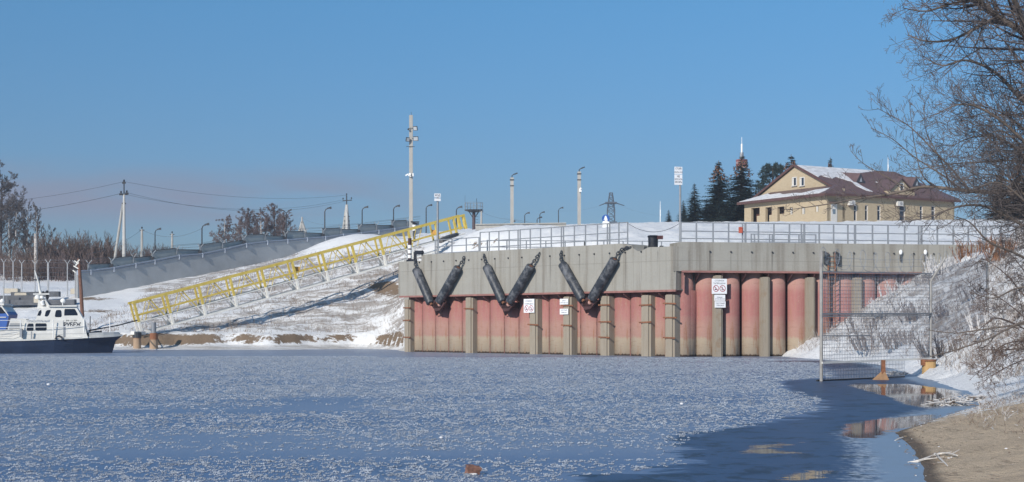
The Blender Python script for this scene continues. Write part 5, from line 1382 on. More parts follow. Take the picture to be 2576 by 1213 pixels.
# ============================================================ brick house
hu = Vector((0.86, 0.51, 0)).normalized(); hv = Vector((-hu.y, hu.x, 0)); HC = Vector((37.2, 170.0, 0))
def H(u, v, z): q = HC + hu * u + hv * v; return Vector((q.x, q.y, z))
HZ0, HZE, HZR = 12.6, 16.85, 20.65
house = thing("brick_house", H(0, 0, HZ0), "yellow brick house with brown metal roof partly under snow, up on the plateau", "house")
m, nt, b = nmat("yellow_brick"); N = NT(nt)
br = nt.nodes.new("ShaderNodeTexBrick"); uvn = nt.nodes.new("ShaderNodeUVMap"); uvn.uv_map = "run"
nt.links.new(uvn.outputs[0], br.inputs['Vector']); br.inputs['Scale'].default_value = 1.0
br.inputs['Brick Width'].default_value = 0.26; br.inputs['Row Height'].default_value = 0.078; br.inputs['Mortar Size'].default_value = 0.008
br.inputs['Color1'].default_value = (0.385, 0.305, 0.20, 1); br.inputs['Color2'].default_value = (0.46, 0.375, 0.255, 1); br.inputs['Mortar'].default_value = (0.40, 0.345, 0.27, 1)
n1 = N.noise(N.coord('Object'), 0.6, 5, 0.6)
c = N.mix(N.math('MULTIPLY', n1, 0.35), br.outputs['Color'], (0.42, 0.325, 0.215))
nt.links.new(c, b.inputs['Base Color']); b.inputs['Roughness'].default_value = 0.85; b.inputs['Specular IOR Level'].default_value = 0.2; M_BRICK = m
M_ROOF = pmat("brown_metal_roof", (0.125, 0.08, 0.078), 0.5, 0.18, 1.5, 0, 0.3)
M_TRIM = pmat("brown_trim", (0.10, 0.05, 0.045), 0.55, 0.2, 2)
M_SNOWCAP = pmat("roof_snow", (0.62, 0.62, 0.64), 0.75, 0.25, 1.6)
M_DARK = pmat("interior_dark", (0.025, 0.022, 0.028), 0.8, 0.3, 2)
M_PANE = pmat("window_glass", (0.03, 0.04, 0.06), 0.12, 0.3, 0.5, 0, 0.6)
M_FRAME = pmat("white_window_frame", (0.60, 0.58, 0.55), 0.5, 0.04, 3)
def brick_uv(o, ax, org=HC):
    l = o.data.uv_layers.new(name="run"); og = wloc(o)
    for p in o.data.polygons:
        nn = p.normal
        for li in p.loop_indices:
            v = o.data.vertices[o.data.loops[li].vertex_index].co + og
            d = v - org
            uu = d.dot(hu) if abs(nn.dot(hu)) < abs(nn.dot(hv)) else d.dot(hv)
            l.data[li].uv = (uu, v.z)
def wall_holes(o3, ax, w, z0, z1, holes, nrm, depth=0.3):
    """wall with real openings; nrm points outwards"""
    xs = sorted({0.0, w} | {x for h in holes for x in h[:2]}); zs = sorted({z0, z1} | {z for h in holes for z in h[2:]})
    g = MB()
    def inh(x, z): return any(h[0] < x < h[1] and h[2] < z < h[3] for h in holes)
    def q(x, z, d=0): return o3 + ax * x + Vector((0, 0, z)) - nrm * d
    nx, nz = len(xs) - 1, len(zs) - 1
    solid = [[not inh((xs[i] + xs[i + 1]) / 2, (zs[j] + zs[j + 1]) / 2) for j in range(nz)] for i in range(nx)]
    for i in range(nx):
        for j in range(nz):
            x0, x1, a, b_ = xs[i], xs[i + 1], zs[j], zs[j + 1]
            if solid[i][j]:
                g.add([q(x0, a), q(x1, a), q(x1, b_), q(x0, b_)], [(0, 1, 2, 3)])
                g.add([q(x0, a, depth), q(x1, a, depth), q(x1, b_, depth), q(x0, b_, depth)], [(3, 2, 1, 0)])
                for (di, dj, e) in ((-1, 0, (x0, a, x0, b_)), (1, 0, (x1, b_, x1, a)), (0, -1, (x1, a, x0, a)), (0, 1, (x0, b_, x1, b_))):
                    ii, jj = i + di, j + dj
                    if not (0 <= ii < nx and 0 <= jj < nz) or not solid[ii][jj]:
                        g.add([q(e[0], e[1]), q(e[0], e[1], depth), q(e[2], e[3], depth), q(e[2], e[3])], [(0, 1, 2, 3)])
    return g
FL = 17.7; GD = 16.3
def uF(px): return hit_line(px, HC, hu)                      # along the facade
PO = HC - hu * 2.3
def vP(px): return hit_line(px, PO, hv)                      # along the porch front
def zF(py, u): return ZH(py, (HC + hu * u).y)
def zP(py, v): return ZH(py, (PO + hv * v).y)
# facade with tall windows
wins = [(2148, 2156, 516, 556), (2176, 2184, 516, 555), (2207, 2216, 517, 555), (2263, 2277, 518, 556), (2314, 2322, 518, 555), (2343, 2353, 518, 556)]
holes = []
for a, b_, y0, y1 in wins:
    u0, u1 = uF(a), uF(b_); holes.append((u0, u1, zF(y1, u0), zF(y0, u0)))
g = wall_holes(H(0, 0, 0), hu, FL, HZ0 - .8, HZE, holes, -hv); o = link("wall", g, M_BRICK, house); brick_uv(o, hu)
for u0, u1, z0, z1 in holes:
    g = MB(); e = .09; T3 = hu
    g.prism([H(u0, .14, z0), H(u1, .14, z0), H(u1, .14, z1), H(u0, .14, z1)], hv * .02); wn_o = link("window", g, M_PANE, house)
    g = MB()
    for a, b_ in (((u0 + .04, z0), (u0 + .04, z1)), ((u1 - .04, z0), (u1 - .04, z1)), ((u0, z0 + .04), (u1, z0 + .04)), ((u0, z1 - .04), (u1, z1 - .04)), ((u0, z0 + (z1 - z0) * .68), (u1, z0 + (z1 - z0) * .68))):
        g.beam(H(a[0], .11, a[1]), H(b_[0], .11, b_[1]), .08, .08, hv)
    link("frame", g, M_FRAME, wn_o)
    g = MB(); g.beam(H(u0 - .1, -.06, z0 - .05), H(u1 + .1, -.06, z0 - .05), .16, .06); link("sill", g, M_FRAME, wn_o)
# other walls
g = MB(); g.prism([H(FL, 0, HZ0 - .8), H(FL, GD, HZ0 - .8), H(FL, GD, HZE), H(FL, 0, HZE)], -hu * .3); g.prism([H(.1, GD, HZ0 - .8), H(FL - .31, GD, HZ0 - .8), H(FL - .31, GD, HZE), H(.1, GD, HZE)], -hv * .3)
o = link("rear_wall", g, M_BRICK, house); brick_uv(o, hu)
# gable wall
g = MB(); AV = 7.9
gp = [H(0, 0, HZ0 - .8), H(0, 0, 17.35), H(0, .9, 17.35), H(0, AV, HZR - .12), H(0, 14.6, 17.5), H(0, GD, 17.3), H(0, GD, HZ0 - .8)]
g.prism([q - hu * .004 for q in gp], hu * .35); o = link("gable_wall", g, M_BRICK, house); brick_uv(o, hv)
for px in (1998.5, 2018):
    v0 = hit_line(px, HC, hv); zc = ZH(457, (HC + hv * v0).y); w_, h_ = .42, .95
    g = MB(); g.prism([H(-.012, v0 - w_, zc - h_ / 2), H(-.012, v0 + w_ * .7, zc - h_ / 2), H(-.012, v0 + w_ * .7, zc + h_ / 2), H(-.012, v0 - w_, zc + h_ / 2)], hu * .006); wo = link("window", g, M_PANE, house)
    g = MB(); 
    for dv in (-w_, w_ * .7): g.beam(H(-.04, v0 + dv, zc - h_ / 2), H(-.04, v0 + dv, zc + h_ / 2), .10, .10, hu)
    g.beam(H(-.04, v0 - w_, zc + h_ / 2), H(-.04, v0 + w_ * .7, zc + h_ / 2), .1, .1); g.beam(H(-.08, v0 - w_ - .1, zc - h_ / 2 - .05), H(-.08, v0 + w_ * .7 + .1, zc - h_ / 2 - .05), .22, .08)
    g.prism([H(-.02, v0 + .08, zc - h_ / 2), H(-.02, v0 + w_ * .7, zc - h_ / 2), H(-.02, v0 + w_ * .7, zc + h_ / 2), H(-.02, v0 + .08, zc + h_ / 2)], -hu * .01)
    link("frame", g, M_FRAME, wo)
# main roof: two slopes and a hip at the far end
RE = 15.9
def slopez(v): return HZR - (abs(v - AV)) / (AV + .55) * (HZR - 16.72)
g = MB(); th = Vector((0, 0, .10))
ov = .55
A_ = H(-.25, -ov, slopez(-ov)); Rg0 = H(-.25, AV, HZR); Rg1 = H(RE, AV, HZR); F_ = H(FL + ov, -ov, slopez(-ov)); Bk = H(-.25, GD + .4, slopez(GD + .2)); Bk2 = H(FL + ov, GD + .4, slopez(GD + .2))
g.prism([A_, F_, Rg1, Rg0], th); g.prism([Rg0, Rg1, Bk2, Bk], th * 1.02); g.prism([F_, Bk2, Rg1], th * 1.04)
roof = link("roof", g, M_ROOF, house)
g = MB(); g.beam(A_ + hv * .06 - Vector((0, 0, .10)), F_ + hv * .06 - Vector((0, 0, .10)), .10, .22); g.beam(H(.35, -ov + .35, 16.62), H(FL, -ov + .35, 16.62), .5, .08); link("eaves_board", g, M_TRIM, roof)
g = MB(); g.beam(A_ + Vector((0, 0, .02)), Rg0 + Vector((0, 0, .06)), .14, .24); g.beam(Bk + Vector((0, 0, .02)), Rg0 + Vector((0, 0, .06)), .14, .24); link("verge_board", g, M_TRIM, roof)
def onroof(u, f, d=.13): v = -ov + f * (AV + ov); return H(u, v, slopez(v) + d)
g = MB(); rnd = random.Random(3)
edge = [(0.1, .98), (0.1, .55), (1.0, .62), (2.0, .52), (3.2, .60), (4.6, .42), (5.2, .60), (6.2, .70), (7.8, .80), (9.6, .86), (11.5, .93), (12.6, .985)]
g.prism([onroof(u, f, .105) for u, f in edge], Vector((0, 0, .05)))
edge = [(4.4, .44), (3.9, .30), (4.2, .12), (4.9, .10), (4.8, .28), (5.0, .43)]; g.prism([onroof(u, f, .105) for u, f in edge], Vector((0, 0, .05)))
edge = [(8.6, .50), (8.9, .40), (9.8, .16), (10.2, .10), (9.6, .30), (8.9, .52)]; g.prism([onroof(u, f, .105) for u, f in edge], Vector((0, 0, .04)))
link("roof_snow", g, M_SNOWCAP, roof)
g = MB()
for k in range(1, 34):
    u = k * .53
    if u > RE: break
    g.beam(onroof(u, .01, .115), onroof(u, .985, .115), .03, .05)
link("standing_seam", g, M_ROOF, roof)
for uc in (5.6, 14.6):
    a = onroof(uc - .75, .42, .1); b_ = onroof(uc + .75, .42, .1); ap = onroof(uc, .42, 1.25); bk = onroof(uc, .80, .14)
    g = MB(); g.add([a, b_, ap, bk, ], [(0, 2, 3), (2, 1, 3), (0, 3, 1)]); d_ = link("roof_dormer", g, M_ROOF, roof)
    g = MB(); g.prism([a - hv * .02, b_ - hv * .02, ap - hv * .02], hv * .015); link("dormer_front", g, pmat("dormer_dark", (0.05, 0.05, 0.06), .5), d_)
    g = MB(); m0 = (a + b_) / 2; g.prism([m0 - hu * .2 + Vector((0, 0, .15)) - hv * .04, m0 + hu * .2 + Vector((0, 0, .15)) - hv * .04, m0 + hu * .08 + Vector((0, 0, .7)) - hv * .04], hv * .01); link("dormer_pane", g, pmat("pale_pane", (0.35, 0.38, 0.42), .4), d_)
# gabled wall dormer on the facade
u0, u1 = uF(2234), uF(2300); um = (u0 + u1) / 2; zs = zF(482, um); za = zF(452, um)
g = MB(); g.prism([H(u0, -.05, 16.3), H(u1, -.05, 16.3), H(u1, -.05, zs), H(u1 - .35, -.05, zs), H(um, -.05, za), H(u0 + .35, -.05, zs), H(u0, -.05, zs)], hv * 4.5)
wd = link("wall_dormer", g, M_BRICK, house); brick_uv(wd, hu)
g = MB(); g.beam(H(u0 + .1, -.25, zs + .05), H(um, -.25, za + .14), .02, .02)
for ua, sg in ((u0 + .12, 1), (u1 - .12, -1)):
    g.prism([H(ua, -.25, zs + .02), H(um, -.25, za + .06), H(um, -.25, za + .18), H(ua, -.25, zs + .14)], hv * 5.2)
link("dormer_roof", g, M_ROOF, wd)
g = MB(); zc = zF(472, um); g.prism([H(um - .25, -.06, zc - .45), H(um + .25, -.06, zc - .45), H(um + .25, -.06, zc + .45), H(um - .25, -.06, zc + .45)], hv * .005); link("dormer_window", g, M_PANE, wd)
g = MB()
for du in (-.28, .28): g.beam(H(um + du, -.08, zc - .48), H(um + du, -.08, zc + .48), .07, .07, hu)
g.beam(H(um - .3, -.08, zc + .48), H(um + .3, -.08, zc + .48), .07, .07); link("dormer_frame", g, M_FRAME, wd)
for px, py in ((2138, 511), (2259, 513)):
    u_ = uF(px); zc = zF(py, u_); g = MB(); g.box(H(u_, -.25, zc), (.85, .35, .55), (hu, hv, Vector((0, 0, 1)))); ac = link("air_conditioner", g, M_FRAME, house)
    g = MB(); g.tube([H(u_ + .1, -.43, zc), H(u_ + .1, -.435, zc)], .2, 16); link("fan_grille", g, pmat("grille_grey", (0.3, 0.3, 0.31), .6), ac)
    g = MB(); g.beam(H(u_ - .4, -.25, zc - .31), H(u_ + .4, -.25, zc - .31), .3, .05); link("bracket", g, M_TRIM, ac)
# porch with openings
PV = 14.4; ZPE = 16.50
ph = []
for (a, b_, y0, y1) in ((1889.5, 1911, 523, 544), (1889.5, 1904, 543, 575), (1925.5, 1941.5, 521.5, 541.5), (1925.5, 1935, 541, 575), (1955.5, 1973, 520, 538.5), (1955.5, 1961.5, 538, 575), (1986, 1994, 522, 540), (2016, 2025, 521, 539), (2051, 2059, 517, 533)):
    v1, v0 = vP(a), vP(b_); vm = (v0 + v1) / 2; ph.append((v0, v1, zP(y1, vm), zP(y0, vm)))
g = wall_holes(H(-2.3, 0, 0), hv, PV, HZ0 - .8, ZPE, ph, -hu, .35); o = link("porch_wall", g, M_BRICK, house); brick_uv(o, hv)
for v0, v1, z0, z1 in ph[-3:]:
    g = MB(); g.prism([H(-2.08, v0, z0), H(-2.08, v1, z0), H(-2.08, v1, z1), H(-2.08, v0, z1)], hu * .02); wo = link("window", g, M_PANE, house)
    g = MB(); 
    for v_ in (v0 + .05, v1 - .05, (v0 + v1) / 2 + .06): g.beam(H(-2.12, v_, z0), H(-2.12, v_, z1), .1, .08, hu)
    link("frame", g, M_FRAME, wo)
g = MB(); g.prism([H(-2.29, .0, HZ0 - .8), H(-2.29, .0, ZPE), H(-.01, .0, ZPE), H(-.01, .0, HZ0 - .8)], hv * .3)
o = link('porch_end_wall', g, M_BRICK, house); brick_uv(o, hu); g = MB()
g.prism([H(-2.29, PV, HZ0 - .8), H(-2.29, PV, ZPE), H(-.01, PV, ZPE), H(-.01, PV, HZ0 - .8)], -hv * .3)
o = link("porch_end_wall", g, M_BRICK, house); brick_uv(o, hu)
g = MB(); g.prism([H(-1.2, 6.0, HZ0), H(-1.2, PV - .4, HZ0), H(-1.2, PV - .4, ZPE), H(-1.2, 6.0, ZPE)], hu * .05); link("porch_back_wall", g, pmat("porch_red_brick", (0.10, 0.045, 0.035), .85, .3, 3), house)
g = MB(); ux = -2.95; t0, t1 = .35, PV - 2.2; zt = 17.75; ve0, ve1 = -.55, PV + .6; ze = 16.62
g.prism([H(ux, ve0, ze), H(-.02, t0 + .2, zt), H(-.02, t1, zt), H(ux, ve1, ze)], th)
g.prism([H(ux, ve0, ze), H(-.02, ve0, ze), H(-.02, t0 + .2, zt)], th * 1.02); g.prism([H(ux, ve1, ze), H(-.02, t1, zt), H(-.02, ve1, ze)], th * 1.02)
pr = link("porch_roof", g, M_ROOF, house)
def onporch(f, v): return H(ux + f * (-.02 - ux), v, ze + f * (zt - ze) + .105)
g = MB(); g.prism([onporch(.02, 14.6), onporch(.02, .6), onporch(.30, .5), onporch(.62, .8), onporch(.55, 3), onporch(.30, 4.5), onporch(.45, 6.5), onporch(.40, 8), onporch(.66, 9.5), onporch(.6, 11), onporch(.82, 12.2)], Vector((0, 0, .045))); link("porch_snow", g, M_SNOWCAP, pr)
g = MB(); g.beam(H(ux + .02, ve0, ze - .10), H(ux + .02, ve1, ze - .10), .10, .24); g.beam(H(ux, ve0 + .02, ze - .1), H(-.1, ve0 + .02, ze - .1), .1, .24); g.beam(H(ux + .4, 0, ze - .16), H(ux + .4, PV, ze - .16), .6, .05); link("eaves_board", g, M_TRIM, pr)
g = MB(); d0, d1 = -1.75, -.85; zd0, zd1 = zP(568, 0), zP(512, 0)
g.prism([H(d0, -.05, zd0 - .3), H(d1, -.05, zd0 - .3), H(d1, -.05, zd1), H(d0, -.05, zd1)], hv * .045); dr = link("door", g, M_FRAME, house)
g = MB(); g.prism([H(d0 + .25, -.06, zd1 - 1.15), H(d1 - .25, -.06, zd1 - 1.15), H(d1 - .25, -.06, zd1 - .6), H(d0 + .25, -.06, zd1 - .6)], hv * .008); link("door_pane", g, pmat("blue_grey_glass", (.16, .21, .26), .2), dr)
g = MB(); g.beam(H(d0 - .3, -.3, zd1 + .12), H(d1 + .2, -.3, zd1 + .12), .6, .08); link("door_canopy", g, M_TRIM, house)

# ============================================================ spruces
M_BARK = pmat("bark", (0.10, 0.075, 0.06), 0.9, 0.3, 5)
M_NEED = pmat("spruce_needles", (0.020, 0.036, 0.032), 0.7, 0.45, 9, 0, 0.2)
M_NEED2 = pmat("brownish_spruce_needles", (0.050, 0.042, 0.028), 0.7, 0.4, 9, 0, 0.2)
M_CONE = pmat("spruce_cones", (0.17, 0.085, 0.05), 0.8, 0.3, 12)
def spruce(name_label, seed, need, rad=0.21, cones=True, whorls=40):
    rd = random.Random(seed)
    t = thing("spruce", (0, 0, 0), name_label, "spruce", "spruces around the house")
    g = MB(); g.tube([(0, 0, -.05), (0, 0, .5), (0, 0, 1.0)], [.016, .010, .0015], 7); link("trunk", g, M_BARK, t)
    g = MB(); cg = MB()
    for w in range(whorls):
        f = w / whorls; z = .03 + .96 * f ** 0.94
        nb = 10 if f < .7 else 7
        prof = (1 - f) ** 0.82 * rad
        for k in range(nb):
            a = rd.uniform(0, 6.283); L = prof * rd.uniform(.62, 1.12) + .006
            d = Vector((math.cos(a), math.sin(a), 0)); sd = Vector((-d.y, d.x, 0))
            ns = max(3, int(9 * L / rad) + 2); zr = z + rd.uniform(-.01, .01)
            for i in range(ns):
                s = (i + .6) / ns; p = d * (L * s) + Vector((0, 0, zr - .38 * L * s + .24 * L * s * s))
                wd = L * .20 * (1.05 - s) + .009
                for q in range(5):
                    e = (d * rd.uniform(.3, 1.0) + sd * rd.uniform(-1.1, 1.1) + Vector((0, 0, rd.uniform(-.55, .25)))).normalized()
                    n2 = e.cross(Vector((rd.uniform(-1, 1), rd.uniform(-1, 1), 1))).normalized()
                    l2 = wd * rd.uniform(.7, 1.6)
                    g.add([p - n2 * l2 * .24, p + n2 * l2 * .24, p + e * l2 + Vector((0, 0, -.004))], [(0, 1, 2)])
            if cones and f > .66 and f < .95 and rd.random() < .75:
                p = d * L * .85 + Vector((0, 0, zr - .02)); cg.tube([p, p - Vector((0, 0, .022))], [.006, .004], 5)
    link("crown", g, need, t)
    if cg.v: link("cones", cg, M_CONE, t)
    return t
def place_spruce(t, px, ytop, Y, wf=1.0, first=False, label=None):
    top = P(px, ytop, Y); zb = gz(top.x, top.y) - .3; h = top.z - zb
    sc = (h * wf, h * wf, h)
    if first:
        t.location = (top.x, top.y, zb); t.scale = sc; t["_w"] = [top.x, top.y, zb]; t.rotation_euler = (0, 0, random.uniform(0, 6)); return t
    return dup(t, (top.x, top.y, zb), random.uniform(0, 6), label, sc)
s1_ = spruce("dark spruce second tallest, between the sign post and the tallest spruce", 11, M_NEED); place_spruce(s1_, 1808, 403, 192, 2.0, True)
s2_ = spruce("tallest dark spruce, red white mast behind its top", 12, M_NEED, .23); place_spruce(s2_, 1866, 388, 186, 2.0, True)
s3_ = spruce("shorter dark spruce just right of the tall sign post", 13, M_NEED, .25, False, 30); place_spruce(s3_, 1747, 460, 190, 1.7, True)
place_spruce(s3_, 1719, 503, 214, 1.5, False, "small dark spruce right behind the tall sign post")
place_spruce(s3_, 1682, 527, 240, 1.5, False, "tiny dark spruce left of the tall sign post")
place_spruce(s2_, 1990, 388, 222, 1.9, False, "dark spruce rising behind the left roof edge near the gable")
place_spruce(s1_, 2089, 394, 236, 1.1, False, "spruce tip alone above the snowy roof ridge")
place_spruce(s3_, 1921, 448, 208, 2.0, False, "dark spruce tip just left of the rounded pine")
place_spruce(s3_, 1778, 500, 200, 2.0, False, "low dark spruce filling the gap between the sign post spruce and the next")
s4_ = spruce("brownish spruce at the right edge, left one of two", 14, M_NEED2, .20); place_spruce(s4_, 2516, 424, 168, 2.1, True)
place_spruce(s4_, 2563, 398, 163, 2.1, False, "brownish spruce at the right edge, taller right hand one")
# a rounded pine behind the house
top = P(1944, 412, 205); zb = gz(top.x, top.y) - .3
t = thing("pine_tree", (top.x, top.y, zb), "dark round topped pine behind the house gable", "pine")
g = MB(); g.tube([(top.x, top.y, zb), (top.x, top.y, top.z - .6)], [.22, .08], 8); link("trunk", g, M_BARK, t)
g = MB(); rd = random.Random(5)
for k in range(230):
    a = rd.uniform(0, 6.283); ph_ = rd.uniform(-.5, 1.0); rr = 2.3 * math.sqrt(max(.05, 1 - (ph_ * .95) ** 2)) * rd.uniform(.55, 1.05)
    c_ = Vector((top.x + rr * math.cos(a), top.y + rr * math.sin(a), top.z - 3.1 + ph_ * 3.0))
    for q in range(26):
        e = Vector((rd.gauss(0, 1), rd.gauss(0, 1), rd.gauss(0, 1) + .5)).normalized(); n2 = e.cross(Vector((rd.uniform(-1, 1), rd.uniform(-1, 1), .3))).normalized(); l2 = rd.uniform(.22, .48); p = c_ + e * .06
        g.add([p - n2 * .05, p + n2 * .05, p + e * l2], [(0, 1, 2)])
link("crown", g, M_NEED, t)

# ============================================================ bare trees and bushes
def perp(d, rd):
    a = Vector((rd.gauss(0, 1), rd.gauss(0, 1), rd.gauss(0, 1))); a -= d * a.dot(d)
    return a.normalized() if a.length > 1e-6 else Vector((0, 0, 1))
def branch(g, p, d, L, r, lvl, rd, nch, spread=.75, up=.15, wob=.22, seg=4, fade=.42, rmin=.004, sides=(3, 3, 4, 5, 6)):
    pts = [p]; dd = d.copy(); sl = L / seg
    for i in range(seg):
        dd = (dd + perp(dd, rd) * wob * rd.random() + Vector((0, 0, up * .35))).normalized(); pts.append(pts[-1] + dd * sl)
    g.tube(pts, [max(rmin, r * (1 - .75 * i / seg)) for i in range(seg + 1)], sides[min(lvl, len(sides) - 1)], False)
    if lvl <= 0: return
    n = nch[lvl - 1]
    for k in range(n):
        s = (k + rd.random()) / n * .8 + .2; i = min(seg - 1, int(s * seg)); f = s * seg - i
        q = pts[i].lerp(pts[i + 1], f); td = (pts[i + 1] - pts[i]).normalized()
        nd = (td * (1 - spread * .55) + perp(td, rd) * spread + Vector((0, 0, up))).normalized()
        branch(g, q, nd, L * fade * rd.uniform(.6, 1.2) * (1.15 - .45 * s), max(rmin, r * .42), lvl - 1, rd, nch, spread, up, wob, max(2, seg - 1), fade, rmin, sides)
M_TWIGR = pmat("reddish_twigs", (0.145, 0.105, 0.10), 0.85, 0.25, 3)
M_TWIGB = pmat("brown_twigs", (0.125, 0.088, 0.074), 0.85, 0.3, 3)
M_TWIGD = pmat("dark_twigs", (0.105, 0.088, 0.086), 0.8, 0.3, 3)
M_BIRCH = pmat("birch_bark", (0.42, 0.39, 0.37), 0.8, 0.45, 3.5, stretch=(1, 1, 3))
def bare_tree(name, label, cat, group, seed, h, spread, nch, trunk_m, twig_m, rmin, r0, up=.2, droop=0.0, lean=0.0, nmain=16):
    rd = random.Random(seed); t = thing(name, (0, 0, 0), label, cat, group)
    g = MB(); pts = [Vector((lean * h * (k / 6) ** 1.5 + rd.uniform(-.01, .01) * h, rd.uniform(-.01, .01) * h, h * .92 * k / 6)) for k in range(7)]; pts[0] = Vector((0, 0, -.4))
    g.tube(pts, [r0 * (1 - .13 * k) for k in range(7)], 8); link("trunk", g, trunk_m, t)
    g = MB()
    for k in range(nmain):
        s = .22 + .76 * (k + rd.random()) / nmain; i = min(5, int(s * 6)); q = pts[i].lerp(pts[i + 1], s * 6 - i)
        a = rd.uniform(0, 6.283); d = Vector((math.cos(a), math.sin(a), rd.uniform(.5, 1.3) - droop)).normalized()
        branch(g, q, d, h * spread * (1.15 - .75 * s) * rd.uniform(.7, 1.2), r0 * .36 * (1.1 - s * .7), len(nch), rd, nch, .8, up - droop * .35, .3, 4, .48, rmin)
    link("crown", g, twig_m, t); return t
def put(t, px, yb, Y, first, sc=1.0, label=None, rz=None):
    q = P(px, yb, Y); z = gz(q.x, q.y); rz = random.uniform(0, 6.28) if rz is None else rz
    if first: t.location = (q.x, q.y, z); t["_w"] = [q.x, q.y, z]; t.scale = (sc,) * 3; t.rotation_euler = (0, 0, rz); return t
    return dup(t, (q.x, q.y, z), rz, label, (sc,) * 3)
# birch clump behind the fence
bt = bare_tree("birch_tree", "bare birch leftmost of the clump behind the fence, pale bent trunk", "birch", "bare birches behind the panel fence", 21, 5.6, .40, (9, 9, 5), M_BIRCH, M_TWIGR, .010, .13, .12, .28, .06, 20)
put(bt, 566, 0, 192, True, .98)
bt2 = bare_tree("birch_tree", "bare reddish birch second from the left in the clump", "birch", "bare birches behind the panel fence", 22, 6.2, .44, (10, 9, 5), M_TWIGB, M_TWIGR, .010, .13, .2, 0, 0, 22)
put(bt2, 622, 0, 196, True, .98)
put(bt, 660, 0, 200, False, 1.05, "bare drooping birch in the middle of the clump")
put(bt2, 690, 0, 204, False, 1.05, "bare spreading birch right of the middle of the clump")
put(bt2, 716, 0, 200, False, .82, "small bare birch at the right end of the clump")
put(bt, 597, 0, 203, False, .86, "small bare birch between the first two trunks of the clump")
# left bank trees
lt = bare_tree("bare_tree", "tall dense bare tree cut by the photo's left edge", "tree", "bare trees on the left bank", 23, 13.0, .36, (11, 9, 6), M_TWIGD, M_TWIGD, .013, .22, .3, .15, 0, 22)
put(lt, 3, 0, 205, True, 1.10)
lt2 = bare_tree("bare_tree", "slim bare tree with pale trunk nearest the tall left tree", "tree", "bare trees on the left bank", 24, 8.5, .26, (9, 7, 4), M_BIRCH, M_TWIGD, .012, .13, .55, 0, 0, 18)
put(lt2, 40, 0, 196, True, 1.0); put(lt2, 70, 0, 192, False, 1.05, "slim bare tree second in the row of slim trees on the left", 1.0); put(lt2, 93, 0, 190, False, 1.06, "slim bare tree third in the row, above the thin boat mast", 2.2)
put(lt2, 130, 0, 200, False, .72, "short slim bare tree last in the row of slim trees", 3.3); put(lt, -40, 0, 190, False, .95, "bare tree beyond the left edge of the photo", 2.0)
put(lt2, 22, 0, 188, False, .9, "slim bare tree right under the tall left tree", 4.0)
# broken birch snag
q = P(91, 660, 176); t = thing("birch_snag", (q.x, q.y, gz(q.x, q.y) - .3), "broken pale birch trunk standing among the brown bushes", "tree stump")
g = MB(); zt = ZH(588, 176); g.tube([(q.x, q.y, gz(q.x, q.y) - .3), (q.x - .05, q.y, zt - 1), (q.x - .1, q.y, zt)], [.24, .19, .13], 9); link("trunk", g, M_BIRCH, t)
g = MB(); rd = random.Random(9)
for k in range(7): branch(g, Vector((q.x, q.y, zt - .4 - .35 * k)), Vector((rd.uniform(-1, 1), -.3, .8)).normalized(), .9, .03, 1, rd, (5,), rmin=.009)
link("twigs", g, M_TWIGB, t)
def bush(label, seed, h, w, n, mat, rmin, group, nch=(6, 4), name="bush"):
    rd = random.Random(seed); t = thing(name, (0, 0, 0), label, "bush", group); g = MB()
    for k in range(n):
        a = rd.uniform(0, 6.283); rr = w * .5 * math.sqrt(rd.random()); p = Vector((rr * math.cos(a), rr * math.sin(a), -.2))
        d = Vector((p.x / w * 1.1 + rd.uniform(-.25, .25), p.y / w * 1.1 + rd.uniform(-.25, .25), 1)).normalized()
        branch(g, p, d, h * rd.uniform(.55, 1.05), .035, len(nch), rd, nch, .5, .3, .2, 4, .38, rmin)
    link("stems", g, mat, t); return t
bl = "leafless brown bush in the thicket behind the left bank fences"; bgp = "brown bushes on the left bank"
b1 = bush(bl, 31, 3.6, 4.2, 60, M_TWIGB, .012, bgp, (7, 5)); b2_ = bush(bl, 32, 2.9, 4.6, 60, M_TWIGR, .012, bgp, (7, 5))
for i, (px, Y, sc, w_) in enumerate(((-20, 190, 1.0, 0), (20, 186, .9, 1), (60, 184, .95, 0), (98, 186, 1.1, 1), (128, 184, 1.2, 0), (150, 182, 1.3, 1), (172, 184, 1.35, 0), (192, 182, 1.42, 0), (212, 184, 1.35, 1), (232, 182, 1.28, 0), (250, 184, 1.15, 1), (268, 184, 1.0, 0), (200, 178, 1.1, 1), (160, 176, 1.0, 1), (110, 178, .85, 1), (30, 178, .8, 1), (70, 176, .8, 0), (285, 190, .8, 1), (330, 196, .75, 0), (365, 200, .75, 1), (405, 204, .75, 0), (430, 206, .7, 1))):
    s_ = (b1, b2_)[w_]; fst = i in (0, 1)
    put(s_, px, 0, Y, fst, sc, bl)
